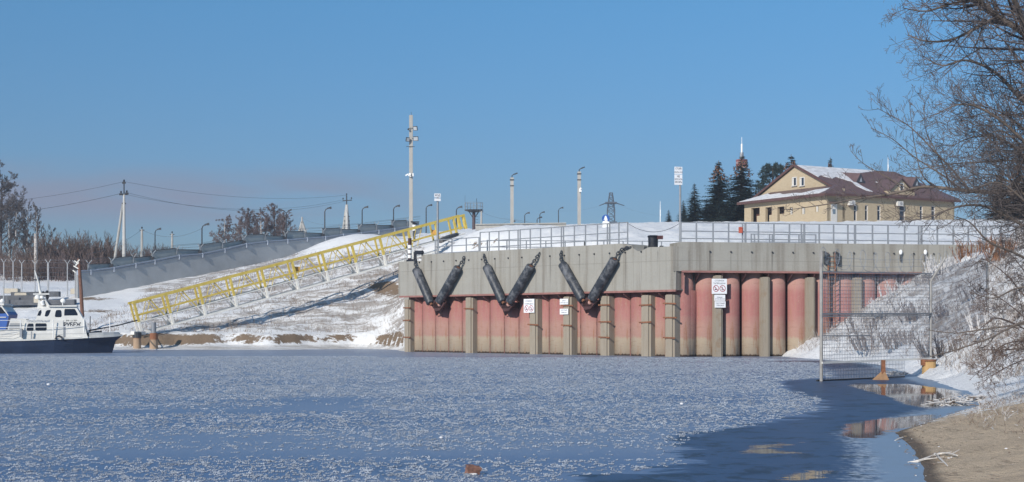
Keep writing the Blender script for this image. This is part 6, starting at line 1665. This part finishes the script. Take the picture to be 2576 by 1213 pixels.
# willow leaning in from the right
def catmull(pts, k=6):
    out = []
    for i in range(len(pts) - 1):
        p0, p1, p2, p3 = pts[max(i - 1, 0)], pts[i], pts[i + 1], pts[min(i + 2, len(pts) - 1)]
        for j in range(k):
            u = j / k; out.append(0.5 * ((2 * p1) + (p2 - p0) * u + (2 * p0 - 5 * p1 + 4 * p2 - p3) * u * u + (3 * p1 - p0 - 3 * p2 + p3) * u ** 3))
    return out + [pts[-1]]
def limb(gl, gt, pts, r0, r1, n, L, nch, rd, bias=Vector((0, 0, 0)), up=.1, start=.05, rmin=.0036, spread=.8, sides=8):
    q = catmull([P(*p) for p in pts]); m_ = len(q) - 1
    gl.tube(q, [r0 + (r1 - r0) * i / m_ for i in range(m_ + 1)], sides, False)
    for k in range(n):
        s = start + (1 - start) * (k + rd.random()) / n; i = min(m_ - 1, int(s * m_)); p = q[i].lerp(q[i + 1], s * m_ - i); td = (q[i + 1] - q[i]).normalized()
        d = (td * .55 + perp(td, rd) * spread + bias).normalized()
        branch(gt, p, d, L * rd.uniform(.5, 1.25) * (1.1 - .4 * s), max(.006, (r0 + (r1 - r0) * s) * .45), len(nch), rd, nch, .75, up, .13, 5, .60, rmin)
rd = random.Random(77)
Yt = 31.0; tb = P(2720, 950, Yt); tbz = gz(tb.x, tb.y)
tree = thing("willow_tree", (tb.x, tb.y, tbz), "big bare tree whose tangled branches reach in from the right edge", "tree")
gl = MB(); gt = MB()
gl.tube([(tb.x, tb.y, tbz - .4), P(2712, 700, Yt), P(2690, 430, Yt), P(2700, 150, Yt), P(2720, -200, Yt)], [.26, .22, .19, .15, .10], 12)
LW = Vector((-.45, 0, .1))
limbs = [
 ([(2695, 300, Yt), (2640, 160, 30.6), (2576, 84, 30.2), (2510, 42, 30), (2455, -5, 29.8), (2400, -60, 29.6)], .085, .045, 22, 1.5, (8, 6), LW, .05),
 ([(2506, 42, 30), (2450, 74, 30.2), (2392, 100, 30.4), (2330, 104, 30.6), (2285, 88, 30.8)], .035, .010, 16, .9, (7, 5), LW * .6, .12),
 ([(2460, 0, 29.8), (2400, 8, 29.6), (2330, 28, 29.4), (2270, 20, 29.2)], .030, .008, 14, .8, (7, 5), LW * .5, .1),
 ([(2690, 420, Yt), (2620, 300, 31.3), (2560, 240, 31.5), (2500, 180, 31.7), (2430, 152, 32), (2370, 165, 32.2), (2320, 140, 32.4)], .055, .008, 26, 1.2, (8, 6), LW, .1),
 ([(2700, 350, Yt), (2650, 240, 30.3), (2600, 130, 29.8), (2560, 20, 29.4), (2530, -60, 29)], .06, .03, 18, 1.4, (8, 6), LW * 1.1, .0),
 ([(2700, 560, Yt), (2640, 440, 30.4), (2570, 350, 30.2), (2490, 285, 30), (2420, 262, 29.8), (2350, 290, 29.6)], .05, .007, 28, 1.1, (8, 6), LW, .08),
 ([(2700, 600, Yt), (2650, 500, 31.6), (2590, 410, 32), (2520, 350, 32.4), (2450, 345, 32.8), (2390, 370, 33)], .045, .007, 26, 1.0, (8, 6), LW, .05),
 ([(2708, 640, Yt), (2640, 520, 31.2), (2576, 487, 31.4), (2480, 484, 31.6), (2400, 477, 31.8), (2325, 470, 32), (2240, 488, 32.2), (2160, 500, 32.4), (2080, 514, 32.6), (1985, 528, 32.8)], .060, .007, 36, .75, (7, 5), Vector((-.5, 0, .12)), .14),
 ([(2440, 480, 31.7), (2400, 432, 31.6), (2350, 380, 31.5), (2290, 320, 31.4), (2240, 290, 31.3), (2206, 272, 31.2)], .022, .005, 18, .62, (6, 4), Vector((-.35, 0, .3)), .2),
 ([(2420, 478, 31.8), (2370, 440, 32), (2300, 395, 32.2), (2245, 350, 32.4), (2190, 322, 32.6)], .020, .005, 16, .55, (6, 4), Vector((-.4, 0, .2)), .2),
 ([(2390, 476, 31.8), (2370, 410, 31.6), (2330, 330, 31.5), (2325, 250, 31.4)], .016, .004, 12, .5, (6, 4), Vector((-.1, 0, .3)), .2),
 ([(2360, 472, 31.9), (2320, 440, 31.8), (2300, 360, 31.7), (2290, 280, 31.6), (2288, 250, 31.6)], .014, .004, 10, .45, (5, 4), Vector((-.1, 0, .3)), .2),
 ([(2290, 478, 32.1), (2220, 440, 32.2), (2170, 410, 32.3), (2140, 380, 32.4)], .012, .004, 9, .4, (5, 3), Vector((-.3, 0, .3)), .2),
 ([(2700, 520, Yt), (2640, 430, 32.4), (2560, 405, 32.8), (2470, 408, 33), (2390, 413, 33.2), (2320, 424, 33.4), (2270, 432, 33.6)], .030, .005, 22, .7, (7, 5), LW * .8, .1),
 ([(2710, 700, Yt), (2640, 610, 30.8), (2560, 560, 30.6), (2480, 520, 30.4), (2410, 520, 30.2), (2340, 545, 30), (2270, 560, 29.8)], .045, .006, 28, .8, (7, 5), LW * .8, .02),
 ([(2712, 760, Yt), (2640, 690, 30.6), (2560, 640, 30.2), (2490, 610, 29.8), (2440, 560, 29.6), (2400, 545, 29.4)], .04, .006, 24, .7, (7, 5), LW * .7, -.02),
 ([(2715, 840, Yt), (2650, 812, 30.4), (2576, 811, 30), (2530, 830, 29.8), (2487, 852, 29.6), (2402, 881, 29.4), (2340, 897, 29.2)], .035, .008, 16, .6, (6, 4), Vector((-.2, 0, -.1)), -.1),
 ([(2715, 840, Yt), (2650, 818, 30.9), (2576, 816, 30.9), (2460, 831, 30.8), (2400, 838, 30.8), (2330, 830, 30.8)], .028, .006, 12, .5, (6, 4), Vector((-.2, 0, .05)), 0),
 ([(2712, 740, Yt), (2640, 720, 30.6), (2560, 725, 30.4), (2500, 750, 30.2), (2440, 735, 30)], .03, .006, 16, .6, (7, 5), LW * .5, 0),
 ([(2690, 200, Yt), (2640, 60, 32), (2600, -60, 32.6)], .06, .03, 16, 1.5, (8, 6), LW * 1.2, 0),
 ([(2700, 450, Yt), (2660, 330, 32.6), (2600, 220, 33.2), (2540, 120, 33.6), (2480, 60, 34)], .045, .008, 24, 1.2, (8, 6), LW, .05),
 ([(2705, 600, Yt), (2650, 560, 32.6), (2590, 500, 33), (2530, 440, 33.4), (2490, 400, 33.6)], .04, .008, 20, .9, (8, 6), LW * .8, .05),
]
for k_ in range(5):
    y_ = rd.uniform(-40, 640); dY = rd.uniform(-1.2, 2.2); x_ = 2700
    limbs.append(([(x_, y_ + 160, Yt + dY * .3), (x_ - 60, y_ + 60, Yt + dY * .6), (x_ - 130, y_ - 20, Yt + dY), (x_ - 190, y_ - 60, Yt + dY * 1.2), (x_ - 250, y_ - 50 + rd.uniform(-40, 60), Yt + dY * 1.4)], .035, .007, 22, 1.1, (8, 6), LW * .7, .05))
for pts, r0, r1, n, L, nch, bias, up in limbs:
    right_ = min(p[0] for p in pts) > 2380
    limb(gl, gt, pts, r0, r1, int(n * (1.65 if right_ else 1.15) * (.55 if sum(p[1] for p in pts) / len(pts) > 600 else 1)), L * (1.05 if right_ else .85), tuple(max(2, int(q * .72)) for q in nch), rd, bias, up)
link("trunk", gl, pmat("willow_bark", (0.135, 0.11, 0.095), 0.9, 0.35, 5, 0, .2), tree)
link("crown", gt, M_TWIGD, tree)
# brown thicket under the tree
rd = random.Random(78)
q0 = P(2640, 900, 34); t = thing("thicket_bush", (q0.x, q0.y, gz(q0.x, q0.y)), "tangled brown shrub at the foot of the leaning tree on the right", "bush")
gl = MB(); gt = MB()
for pts in ([(2660, 900, 34), (2590, 860, 33.6), (2520, 870, 33.2), (2490, 915, 32.8), (2460, 935, 32.6)], [(2660, 900, 34), (2580, 830, 34), (2510, 800, 34), (2480, 815, 34), (2440, 850, 34)], [(2660, 910, 34), (2600, 900, 33), (2540, 920, 32.4), (2480, 955, 32)],
            [(2660, 890, 34), (2600, 780, 34.5), (2540, 700, 35), (2490, 660, 35.4), (2470, 650, 35.6)], [(2660, 890, 34), (2610, 740, 35), (2560, 660, 35.6), (2520, 620, 36)], [(2660, 890, 34), (2600, 820, 34.6), (2530, 760, 35), (2490, 740, 35.2), (2460, 752, 35.4)], [(2660, 905, 34), (2590, 880, 33.4), (2520, 880, 33), (2470, 880, 32.8)]):
    limb(gl, gt, pts, .020, .006, 20, .55, (6, 4), rd, Vector((-.3, 0, -.02)), .0)
link("stems", gl, M_TWIGB, t); link("twigs", gt, M_TWIGB, t)
q0 = P(2445, 648, 88); rb_ = bush("rust coloured dry bush at the top of the snowy embankment by the wall", 41, 1.3, 1.6, 40, pmat("rust_twigs", (0.24, 0.115, 0.06), .85, .3, 3), .008, None, (6, 4), "dry_bush")
put(rb_, 2440, 0, 88, True, 1.0)
rb2 = dup(rb_, P(2520, 0, 84), 1.0, "rust coloured dry bush nearer the right edge on the embankment top"); rb2.location.z = gz(rb2.location.x, rb2.location.y)

# dry weeds poking through the snow
def weeds(name, label, n, xr, yr, test, hmin, hmax, mats, seed, rw=.008, lean=.5):
    rd = random.Random(seed); g = MB(); k = 0; tries = 0
    xs = np.array([rd.uniform(*xr) for _ in range(n * 6)]); ys = np.array([rd.uniform(*yr) for _ in range(n * 6)]); zs = height(xs, ys)
    for x, y, z in zip(xs, ys, zs):
        if k >= n: break
        if not test(x, y, z): continue
        if noise.noise((x * .35, y * .35, 2.0)) + .5 * noise.noise((x * 1.1, y * 1.1, 7.0)) < rd.uniform(-.5, .45): continue
        k += 1; h = rd.uniform(hmin, hmax); a = rd.uniform(0, 6.283)
        d = Vector((math.cos(a) * lean * rd.random(), math.sin(a) * lean * rd.random(), 1)).normalized(); p = Vector((x, y, z - .05)); g.mi = 0 if rd.random() < .70 else 1
        p1 = p + d * h * .55; d2 = (d + Vector((math.cos(a) * .6 * rd.random(), math.sin(a) * .6 * rd.random(), -.1))).normalized(); p2 = p1 + d2 * h * .5
        g.tube([p, p1, p2], [rw, rw * .8, rw * .4], 3, False)
        for q in range(2):
            e = (d + perp(d, rd) * .8).normalized(); s = p.lerp(p1, rd.uniform(.5, 1)); g.tube([s, s + e * h * rd.uniform(.2, .4)], [rw * .6, rw * .3], 3, False)
    o = link(name, g, mats); tag(o, label, "weeds", kind="stuff"); return o
M_STRAW = pmat("dry_straw", (0.20, 0.155, 0.125), .9, .35, 4); M_FROST = pmat("frosted_stems", (0.52, 0.51, 0.515), .8, .15, 4)
weeds("dry_weeds", "dry weed stems poking through snow on the left slope", 5000, (-36, -8), (121, 150), lambda x, y, z: 1.3 < z < 9.0, .15, .5, [M_STRAW, M_STRAW], 51, .011)
weeds("frosted_brush", "frosted weeds and twigs over the right embankment", 14000, (12, 36), (40, 91.5), lambda x, y, z: z > .35 and behind(x, y) < -.4, .2, .75, [M_STRAW, M_FROST], 52, .008, .9)
weeds("beach_litter_stems", "frosted grass along the near right beach", 2300, (5.5, 15), (20, 42), lambda x, y, z: z > .10 and shore_sd(np.array([x]), np.array([y]))[0] > max(.3, 1.5 - (y - 20) * .09), .06, .28, [M_STRAW, M_FROST], 53, .005, 1.6)

# ============================================================ mesh fence standing in the river
f0 = P(2066, 960, 49.8); f1 = P(2341, 945, 55.0); f2 = P(2484, 850, 61.0)
f0.z = 0; f1.z = 0.1; f2.z = gz(f2.x, f2.y)
M_MESH = pmat("mesh_wire", (0.26, 0.285, 0.33), .6, .25, 5, .2)
mf = thing("mesh_fence", f0, "welded wire mesh fence standing in the ice with coiled razor wire on top", "fence")
def mesh_panel(a, b_, za0, za1, zb0, zb1, name, dx=.10, dz=.115, r=.0053):
    g = MB(); L = (b_ - a).xy.length; n = int(L / dx); d = (b_ - a); d.z = 0
    for i in range(n + 1):
        u = i / n; q = a + d * u; lo = za0 + (zb0 - za0) * u; hi = za1 + (zb1 - za1) * u
        g.beam((q.x, q.y, lo), (q.x, q.y, hi), 2 * r, 2 * r, Vector((0, 1, 0)))
    m_ = int((za1 - za0) / dz)
    for j in range(m_ + 1):
        v = j / m_; g.beam((a.x, a.y - .006, za0 + (za1 - za0) * v), (b_.x, b_.y - .006, zb0 + (zb1 - zb0) * v), 2 * r, 2 * r)
    return link(name, g, M_MESH, mf)
mesh_panel(f0, f1, .62, 3.60, .66, 3.72, "mesh_panel")
fq = f0.lerp(f1, .74)
mesh_panel(f0, fq, .05, .60, .05, .62, "lower_mesh_panel")
mesh_panel(f1, f2, .95, 3.72, f2.z + .2, f2.z + 2.9, "mesh_panel", .10, .22, .004)
for a, h, ln, nm in ((f0, 4.28, 0, 0), (f1, 3.95, .5, 1), (f2, 3.0, .35, 1)):
    g = MB(); g.tube([a - Vector((0, 0, .8)), a + Vector((0, 0, h - (.6 if ln else 0)))], .055, 10); g.tube([a + Vector((0, 0, h - .62)), a + Vector((ln, -.1, h + (.25 if ln else .02)))], .04, 8); link("post", g, pmat("fence_post_steel", (0.30, 0.29, 0.28), .6, .25, 3), mf)
for z, zb, w_, mt in ((2.22, 2.28, .06, M_STEEL), (2.14, 2.20, .04, M_STEEL), (.61, .64, .07, M_CREAM), (3.61, 3.73, .04, M_STEEL)):
    g = MB(); g.beam((f0.x, f0.y - .05, z), (f1.x, f1.y - .05, zb), w_, w_); link("rail", g, mt, mf)
g = MB(); g.beam((f0.x, f0.y - .05, 1.5), (f0.lerp(f1, .42).x, f0.lerp(f1, .42).y - .05, 1.5), .03, .03); link("rail", g, M_STEEL, mf)
g = MB(); g.beam((f0.x - .15, f0.y, .02), (fq.x, fq.y, .02), .06, .06); link("bottom_bar", g, M_DSTEEL, mf)
g = MB(); pts = []; rd = random.Random(4)
nT = 9; N_ = nT * 18
for k in range(N_ + 1):
    u = k / N_; a = 2 * math.pi * nT * u; base = f0.lerp(f1, u * 1.02 - .01); rr = .36 + .05 * math.sin(u * 23)
    pts.append(Vector((base.x + rr * math.cos(a) * .62, base.y + rr * .6 * math.cos(a), 4.02 + .03 * math.sin(u * 17) + rr * math.sin(a))))
g.tube(pts, .0075, 4, False)
for k in range(0, N_, 1):
    p = pts[k]; e = perp((pts[k + 1] - p).normalized(), rd) * .03; g.beam(p - e, p + e, .006, .006)
for dz in (3.85, 4.1): g.tube([f0 + Vector((0, 0, dz)), f0.lerp(f1, .5) + Vector((0, 0, dz - .04)), f1 + Vector((.1, 0, dz + .05))], .005, 4, False)
link("razor_wire", g, M_MESH, mf)
g = MB(); pts = []
f3 = f2 + Vector((6, 8, 1.4))
for k in range(161):
    u = k / 160; a = 2 * math.pi * 9 * u; base = f1.lerp(f2, u); zb = 4.05 + (f2.z + 3.1 - 4.05) * u; rr = .34
    pts.append(Vector((base.x + rr * .5 * math.cos(a), base.y + rr * .6 * math.cos(a), zb + rr * math.sin(a))))
g.tube(pts, .0075, 4, False); link("razor_wire", g, M_MESH, mf)
# rusty stake with its sandy mound, and the stump at the fence corner
a = P(2222, 955, 51.2); t = thing("rusty_stake", (a.x, a.y, 0), "rusty brown stake on a small sandy mound behind the lower mesh", "stake")
g = MB(); g.beam((a.x, a.y, -.3), P(2222, 906, 51.2), .13, .10, Vector((0, 1, 0))); link("shaft", g, M_RUST, t)
g = MB()
g.add([(a.x - .40, a.y, -.02), (a.x + .15, a.y - .25, -.02), (a.x + .24, a.y + .15, -.02), (a.x - .05, a.y + .28, -.02), (a.x + .02, a.y, .36)], [(0, 1, 4), (1, 2, 4), (2, 3, 4), (3, 0, 4), (3, 2, 1, 0)]); link("mound", g, pmat("orange_sand", (0.25, 0.15, 0.085), .9, .2, 8), t)
a = P(2337, 947, 54.3); t = thing("pile_stump", (a.x, a.y, 0), "tan round stump at the mesh fence corner", "stump")
g = MB(); zt = ZH(908, 54.3); g.tube([(a.x, a.y, -.6), (a.x, a.y, zt - .02), (a.x, a.y, zt)], [.25, .245, .22], 18); link("trunk", g, pmat("tan_wood", (0.40, 0.26, 0.12), .85, .18, 5, stretch=(1, 1, .3)), t)
g = MB(); g.tube([(a.x - .02, a.y, zt - .01), (a.x - .02, a.y, zt + .05)], [.28, .27], 14); g.box((a.x - .24, a.y - .1, zt - .08), (.14, .14, .16)); link("cap_plate", g, M_RUST, t)

# ============================================================ small things on the ice and the beach
a = P(1190, 1194, 18.4); a.z = 0.055; rd = random.Random(12)
t = thing("brick_chunk", (a.x, a.y, 0), "broken brown brick lying alone on the frosted ice in front", "brick")
bm = bmesh.new(); bmesh.ops.create_cube(bm, size=1.0); bmesh.ops.subdivide_edges(bm, edges=bm.edges[:], cuts=4, use_grid_fill=True)
for v in bm.verts:
    n_ = noise.noise(v.co * 2.3 + Vector((3, 1, 8))); v.co *= 1 + .22 * n_; v.co.x *= .165; v.co.y *= .11; v.co.z *= .12
    if v.co.x > .03: v.co.z *= .86
me = bpy.data.meshes.new("chunk"); bm.to_mesh(me); bm.free(); me.materials.append(pmat("brick_brown", (0.20, 0.105, 0.08), .9, .4, 14, 0, .2))
o = bpy.data.objects.new("chunk", me); COL.objects.link(o); o.parent = t; o.location = (0, 0, .052); o.rotation_euler = (.08, .06, .35); o["_w"] = [a.x, a.y, .05]
g = MB(); 
for k in range(5): g.ball((a.x + rd.uniform(-.06, .09), a.y - .07 + rd.uniform(-.01, .02), .008), rd.uniform(.012, .026), 1.3, 1, .7)
link("ice_crust", g, M_FROST, t, True)
def stick(label, pts, r, mat, twigs=0, seed=1, name="driftwood"):
    q = []
    for px, py in pts:
        # stand the point on the beach along its line of sight
        Y = 30.0
        for _ in range(40): Y = (CH - (gz((px - 1288) * Y / FPX, Y) + .02)) * FPX / (py - HZ) * .5 + Y * .5
        q.append(P(px, py, Y))
    c = catmull(q, 4); g = MB(); n = len(c) - 1; rd = random.Random(seed)
    g.tube(c, [r * (1 - .6 * i / n) for i in range(n + 1)], 7)
    for k in range(twigs):
        i = rd.randrange(1, n); d = (c[i] - c[i - 1]).normalized(); e = (d + perp(d, rd) * .9); e.z = abs(e.z) * .3 + .05; g.tube([c[i], c[i] + e.normalized() * rd.uniform(.08, .3)], [r * .5, r * .25], 5)
    o = link(name, g, mat, origin=q[0]); tag(o, label, "driftwood"); return o
M_PALEW = pmat("bleached_wood", (0.58, 0.54, 0.50), .85, .15, 9)
stick("forked white driftwood branch lying on the sand", [(2265, 1168), (2310, 1160), (2350, 1146), (2378, 1140), (2408, 1146)], .022, M_PALEW, 5, 2)
stick("short white driftwood twig beside the fork's right end", [(2352, 1142), (2372, 1160), (2384, 1172)], .018, M_PALEW, 2, 3)
stick("short white stick at the ice edge left of the forked driftwood", [(2226, 1163), (2238, 1163), (2256, 1165)], .028, M_PALEW, 0, 4)
stick("small pale stick near the bottom edge of the sand", [(2272, 1196), (2285, 1192), (2300, 1195)], .024, M_PALEW, 0, 6)
stick("small pale stick highest on the sand near the water", [(2252, 1110), (2262, 1104), (2272, 1100)], .02, M_PALEW, 0, 9)
rd = random.Random(15)
for (px, py, Y, rr, n, lab) in ((2392, 1018, 34.5, .38, 320, "frozen clump of ice coated grass at the water's edge"), (2450, 1003, 36.5, .30, 160, "smaller frosted grass clump right behind the ice coated one"), (2255, 940, 56, .3, 130, "frosted tussock beside the rusty stake")):
    a = P(px, py, Y); a.z = max(0, min(.1, gz(a.x, a.y))); g = MB(); g.mi = 0
    for k in range(n):
        an = rd.uniform(0, 6.283); d = Vector((math.cos(an) * rd.uniform(.2, 1.2), math.sin(an) * .8, rd.uniform(.1, .9))).normalized(); p = a + Vector((rd.uniform(-rr, rr) * .8, rd.uniform(-rr, rr) * .5, 0)); l = rd.uniform(.06, .2)
        g.mi = 0 if rd.random() < .8 else 1; g.tube([p, p + d * l, p + d * l * 1.5 + Vector((math.cos(an) * l * .5, 0, -.04))], [.012, .014, .006], 4)
    o = link("frosted_tussock", g, [M_FROST, M_STRAW], origin=a); tag(o, lab, "tussock")
# frost flowers: curled white tufts of rime standing on the ice, in drifts
rg = np.random.default_rng(5)
NC = 330000
cyv = np.sqrt(rg.uniform(15.5 ** 2, 92.0 ** 2, NC)); cxv = rg.uniform(-.36, .36, NC) * cyv
keepp = np.interp(cyv, [15, 20, 30, 45, 60, 92], [1.0, .95, .72, .55, .42, .28]) * 1.0
fpx_ = 1288 + FPX * cxv / cyv; fpy_ = HZ + CH * FPX / cyv
nzb = np.array([noise.noise((x * .05, y * .22, 1.7)) + .55 * noise.noise((x * .35, y * .6, 5.0)) + .4 * noise.noise((x * 1.5, y * 1.5, 8.0)) for x, y in zip(cxv, cyv)])
dn = .86 + .55 * nzb
def gband(px0, px1, y0, slope, sg, amt):
    return amt * ss(px0 - 90, px0 + 60, fpx_) * ss(px1 + 90, px1 - 60, fpx_) * np.exp(-((fpy_ - (y0 + slope * (fpx_ - 700))) / sg) ** 2)
dn -= gband(-400, 900, 1030, -.02, 10, .75) + gband(250, 1800, 1143, 0, 12, .95) + gband(700, 920, 1008, 0, 8, .8) + gband(380, 720, 1105, 0, 14, .45) + gband(1380, 1760, 1188, 0, 7, .5) + gband(-100, 420, 1160, -.03, 5, .6)
sdp = poly_sd(smooth_poly, cxv, cyv) + .5 * nzb
ok = (rg.uniform(0, 1, NC) < keepp * np.clip(dn, .04, 1.0)) & (sdp < -.1) & ~((cyv > 88) & (cxv > -8)) & ~((cyv > 89.9 - (cxv - 9.7) * 1.05) & (cxv > -9))
cxv, cyv, nzb = cxv[ok], cyv[ok], nzb[ok]
nb_ = rg.integers(2, 7, len(cxv)); tot = int(nb_.sum())
rep = np.repeat(np.arange(len(cxv)), nb_); kk = np.concatenate([np.arange(n) for n in nb_])
ang = rg.normal(0, .8, len(cxv)) + 3.1416 * rg.integers(0, 2, len(cxv)); crv = rg.normal(0, .38, len(cxv)); big = .84 * rg.lognormal(0, .30, len(cxv)) * np.interp(cyv, [16, 40, 92], [1.0, 1.25, 1.5])
th_ = ang[rep] + crv[rep] * kk
bxv = cxv[rep] + np.cos(th_) * kk * .0165 * big[rep] + rg.normal(0, .003, tot); byv = cyv[rep] + np.sin(th_) * kk * .026 * big[rep] + rg.normal(0, .005, tot)
sr = rg.uniform(.007, .015, tot) * big[rep]; hr = rg.uniform(.006, .016, tot) * big[rep]
uni = np.array([(1, 0, .25), (0, 1, .25), (-1, 0, .25), (0, -1, .25), (0, 0, 1.0), (.55, .55, -.1), (-.55, .55, -.1), (-.55, -.55, -.1), (.55, -.55, -.1)])
V = uni[None] * np.stack([sr, sr, hr], -1)[:, None, :] * rg.uniform(.75, 1.25, (tot, 9, 3)) + np.stack([bxv, byv, np.full(tot, .004)], -1)[:, None, :]
F1 = np.array([(0, 1, 4), (1, 2, 4), (2, 3, 4), (3, 0, 4), (5, 1, 0), (6, 2, 1), (7, 3, 2), (8, 0, 3)])
F = (F1[None] + (np.arange(tot) * 9)[:, None, None]).reshape(-1, 3)
me = bpy.data.meshes.new("frost_flowers"); me.vertices.add(tot * 9); me.vertices.foreach_set("co", V.reshape(-1).astype(np.float32))
me.loops.add(len(F) * 3); me.loops.foreach_set("vertex_index", F.reshape(-1).astype(np.int32)); me.polygons.add(len(F)); me.polygons.foreach_set("loop_start", np.arange(0, len(F) * 3, 3, dtype=np.int32)); me.update(calc_edges=True); me.validate()
me.materials.append(pmat("rime", (0.31, 0.345, 0.40), .85, .30, 1.3, 0, 0, .2))
o = bpy.data.objects.new("frost_flowers", me); COL.objects.link(o); tag(o, "white rime tufts scattered in drifts over the river ice", "frost", kind="stuff")
# frosted shrubs over the right embankment
rd = random.Random(91); es = "leafless frosted shrub on the snowy embankment beside the quay"; gp_ = "frosted shrubs on the right embankment"
e1 = bush(es, 61, .85, 2.3, 34, pmat("violet_grey_twigs", (0.165, 0.14, 0.135), .85, .3, 3), .007, gp_, (6, 4), "shrub"); e2 = bush(es, 62, .9, 2.3, 34, M_FROST, .007, gp_, (6, 4), "shrub")
spots_ = []
while len(spots_) < 46:
    x, y = rd.uniform(15, 34), rd.uniform(50, 90)
    z = gz(x, y)
    if z < .8 or behind(np.array([x]), np.array([y]))[0] > -.6: continue
    spots_.append((x, y, z))
for i, (x, y, z) in enumerate(spots_):
    s_ = e1 if i % 2 == 0 else e2; sc_2 = rd.uniform(.6, 1.25)
    if i in (0, 1): s_.location = (x, y, z); s_["_w"] = [x, y, z]; s_.scale = (sc_2,) * 3
    else: dup(s_, (x, y, z), rd.uniform(0, 6.28), None, (sc_2,) * 3)
# pebbles, chips and snow crumbs over the near beach
rd = random.Random(33); g = MB()
for k in range(2600):
    y = rd.uniform(15.5, 34); x = rd.uniform(3.5, 15); sd_ = float(shore_sd(np.array([x]), np.array([y]))[0])
    if sd_ < -.05 or sd_ > 5 or x / y > .36: continue
    edge_ = abs(sd_ - .1) < .4 or sd_ > 2.0
    if not edge_ and rd.random() < .8: continue
    r = rd.uniform(.005, .015) * (1.5 if rd.random() < .06 else 1); z = max(0.0, gz(x, y)); u_ = rd.random(); g.mi = 0 if u_ < .16 else (1 if u_ < .5 else 2)
    if g.mi == 2 and rd.random() < .7:
        a = rd.uniform(0, 6.28); l = rd.uniform(.05, .28); g.tube([(x, y, z + .012), (x + math.cos(a) * l * .5, y + math.sin(a) * l * .5, z + .022), (x + math.cos(a + .3) * l, y + math.sin(a + .3) * l, z + .012)], r * .28, 4)
    else: g.ball((x, y, z + r * .3), r, rd.uniform(.8, 1.8), rd.uniform(.8, 1.6), .7, 6, 4)
o = link("beach_litter", g, [M_SNOWCAP, pmat("pebble_brown", (.20, .16, .12), .8, .4, 9), M_STRAW]); tag(o, "pebbles, chips and frozen crumbs strewn over the near beach", "litter", kind="stuff")
# stones of ice at the shore
for k, (px, py, lab) in enumerate(((1110, 1104, "single bright lump of ice out on the frosted river"), (122, 969, "tiny bright ice lump on the ice in front of the boat"), (1715, 1018, "small bright ice lump on the ice before the recessed wall"))):
    Y = CH * FPX / (py - HZ); a = P(px, py, Y); a.z = .02; g = MB(); g.ball(a, .026 * Y / 25, 1.2, 1, .8); o = link("ice_lump", g, M_SNOWCAP, origin=a); tag(o, lab, "ice lump")

# thin winter air
hz = MB(); hz.box((0, 260, 24.0), (900, 700, 54.5))
hm = bpy.data.materials.new("haze"); hm.use_nodes = True; hn = hm.node_tree; hn.nodes.remove(hn.nodes["Principled BSDF"])
pv = hn.nodes.new("ShaderNodeVolumePrincipled"); pv.inputs['Color'].default_value = (0.80, 0.86, 0.95, 1); pv.inputs['Density'].default_value = 0.0005; pv.inputs['Anisotropy'].default_value = 0.2
hn.links.new(pv.outputs[0], hn.nodes["Material Output"].inputs['Volume'])
o = link("haze", hz, hm); tag(o, "thin cold haze over the river", "haze", kind="stuff")
# the scale helpers are done with
for o in bpy.data.objects:
    if "_w" in o: del o["_w"]
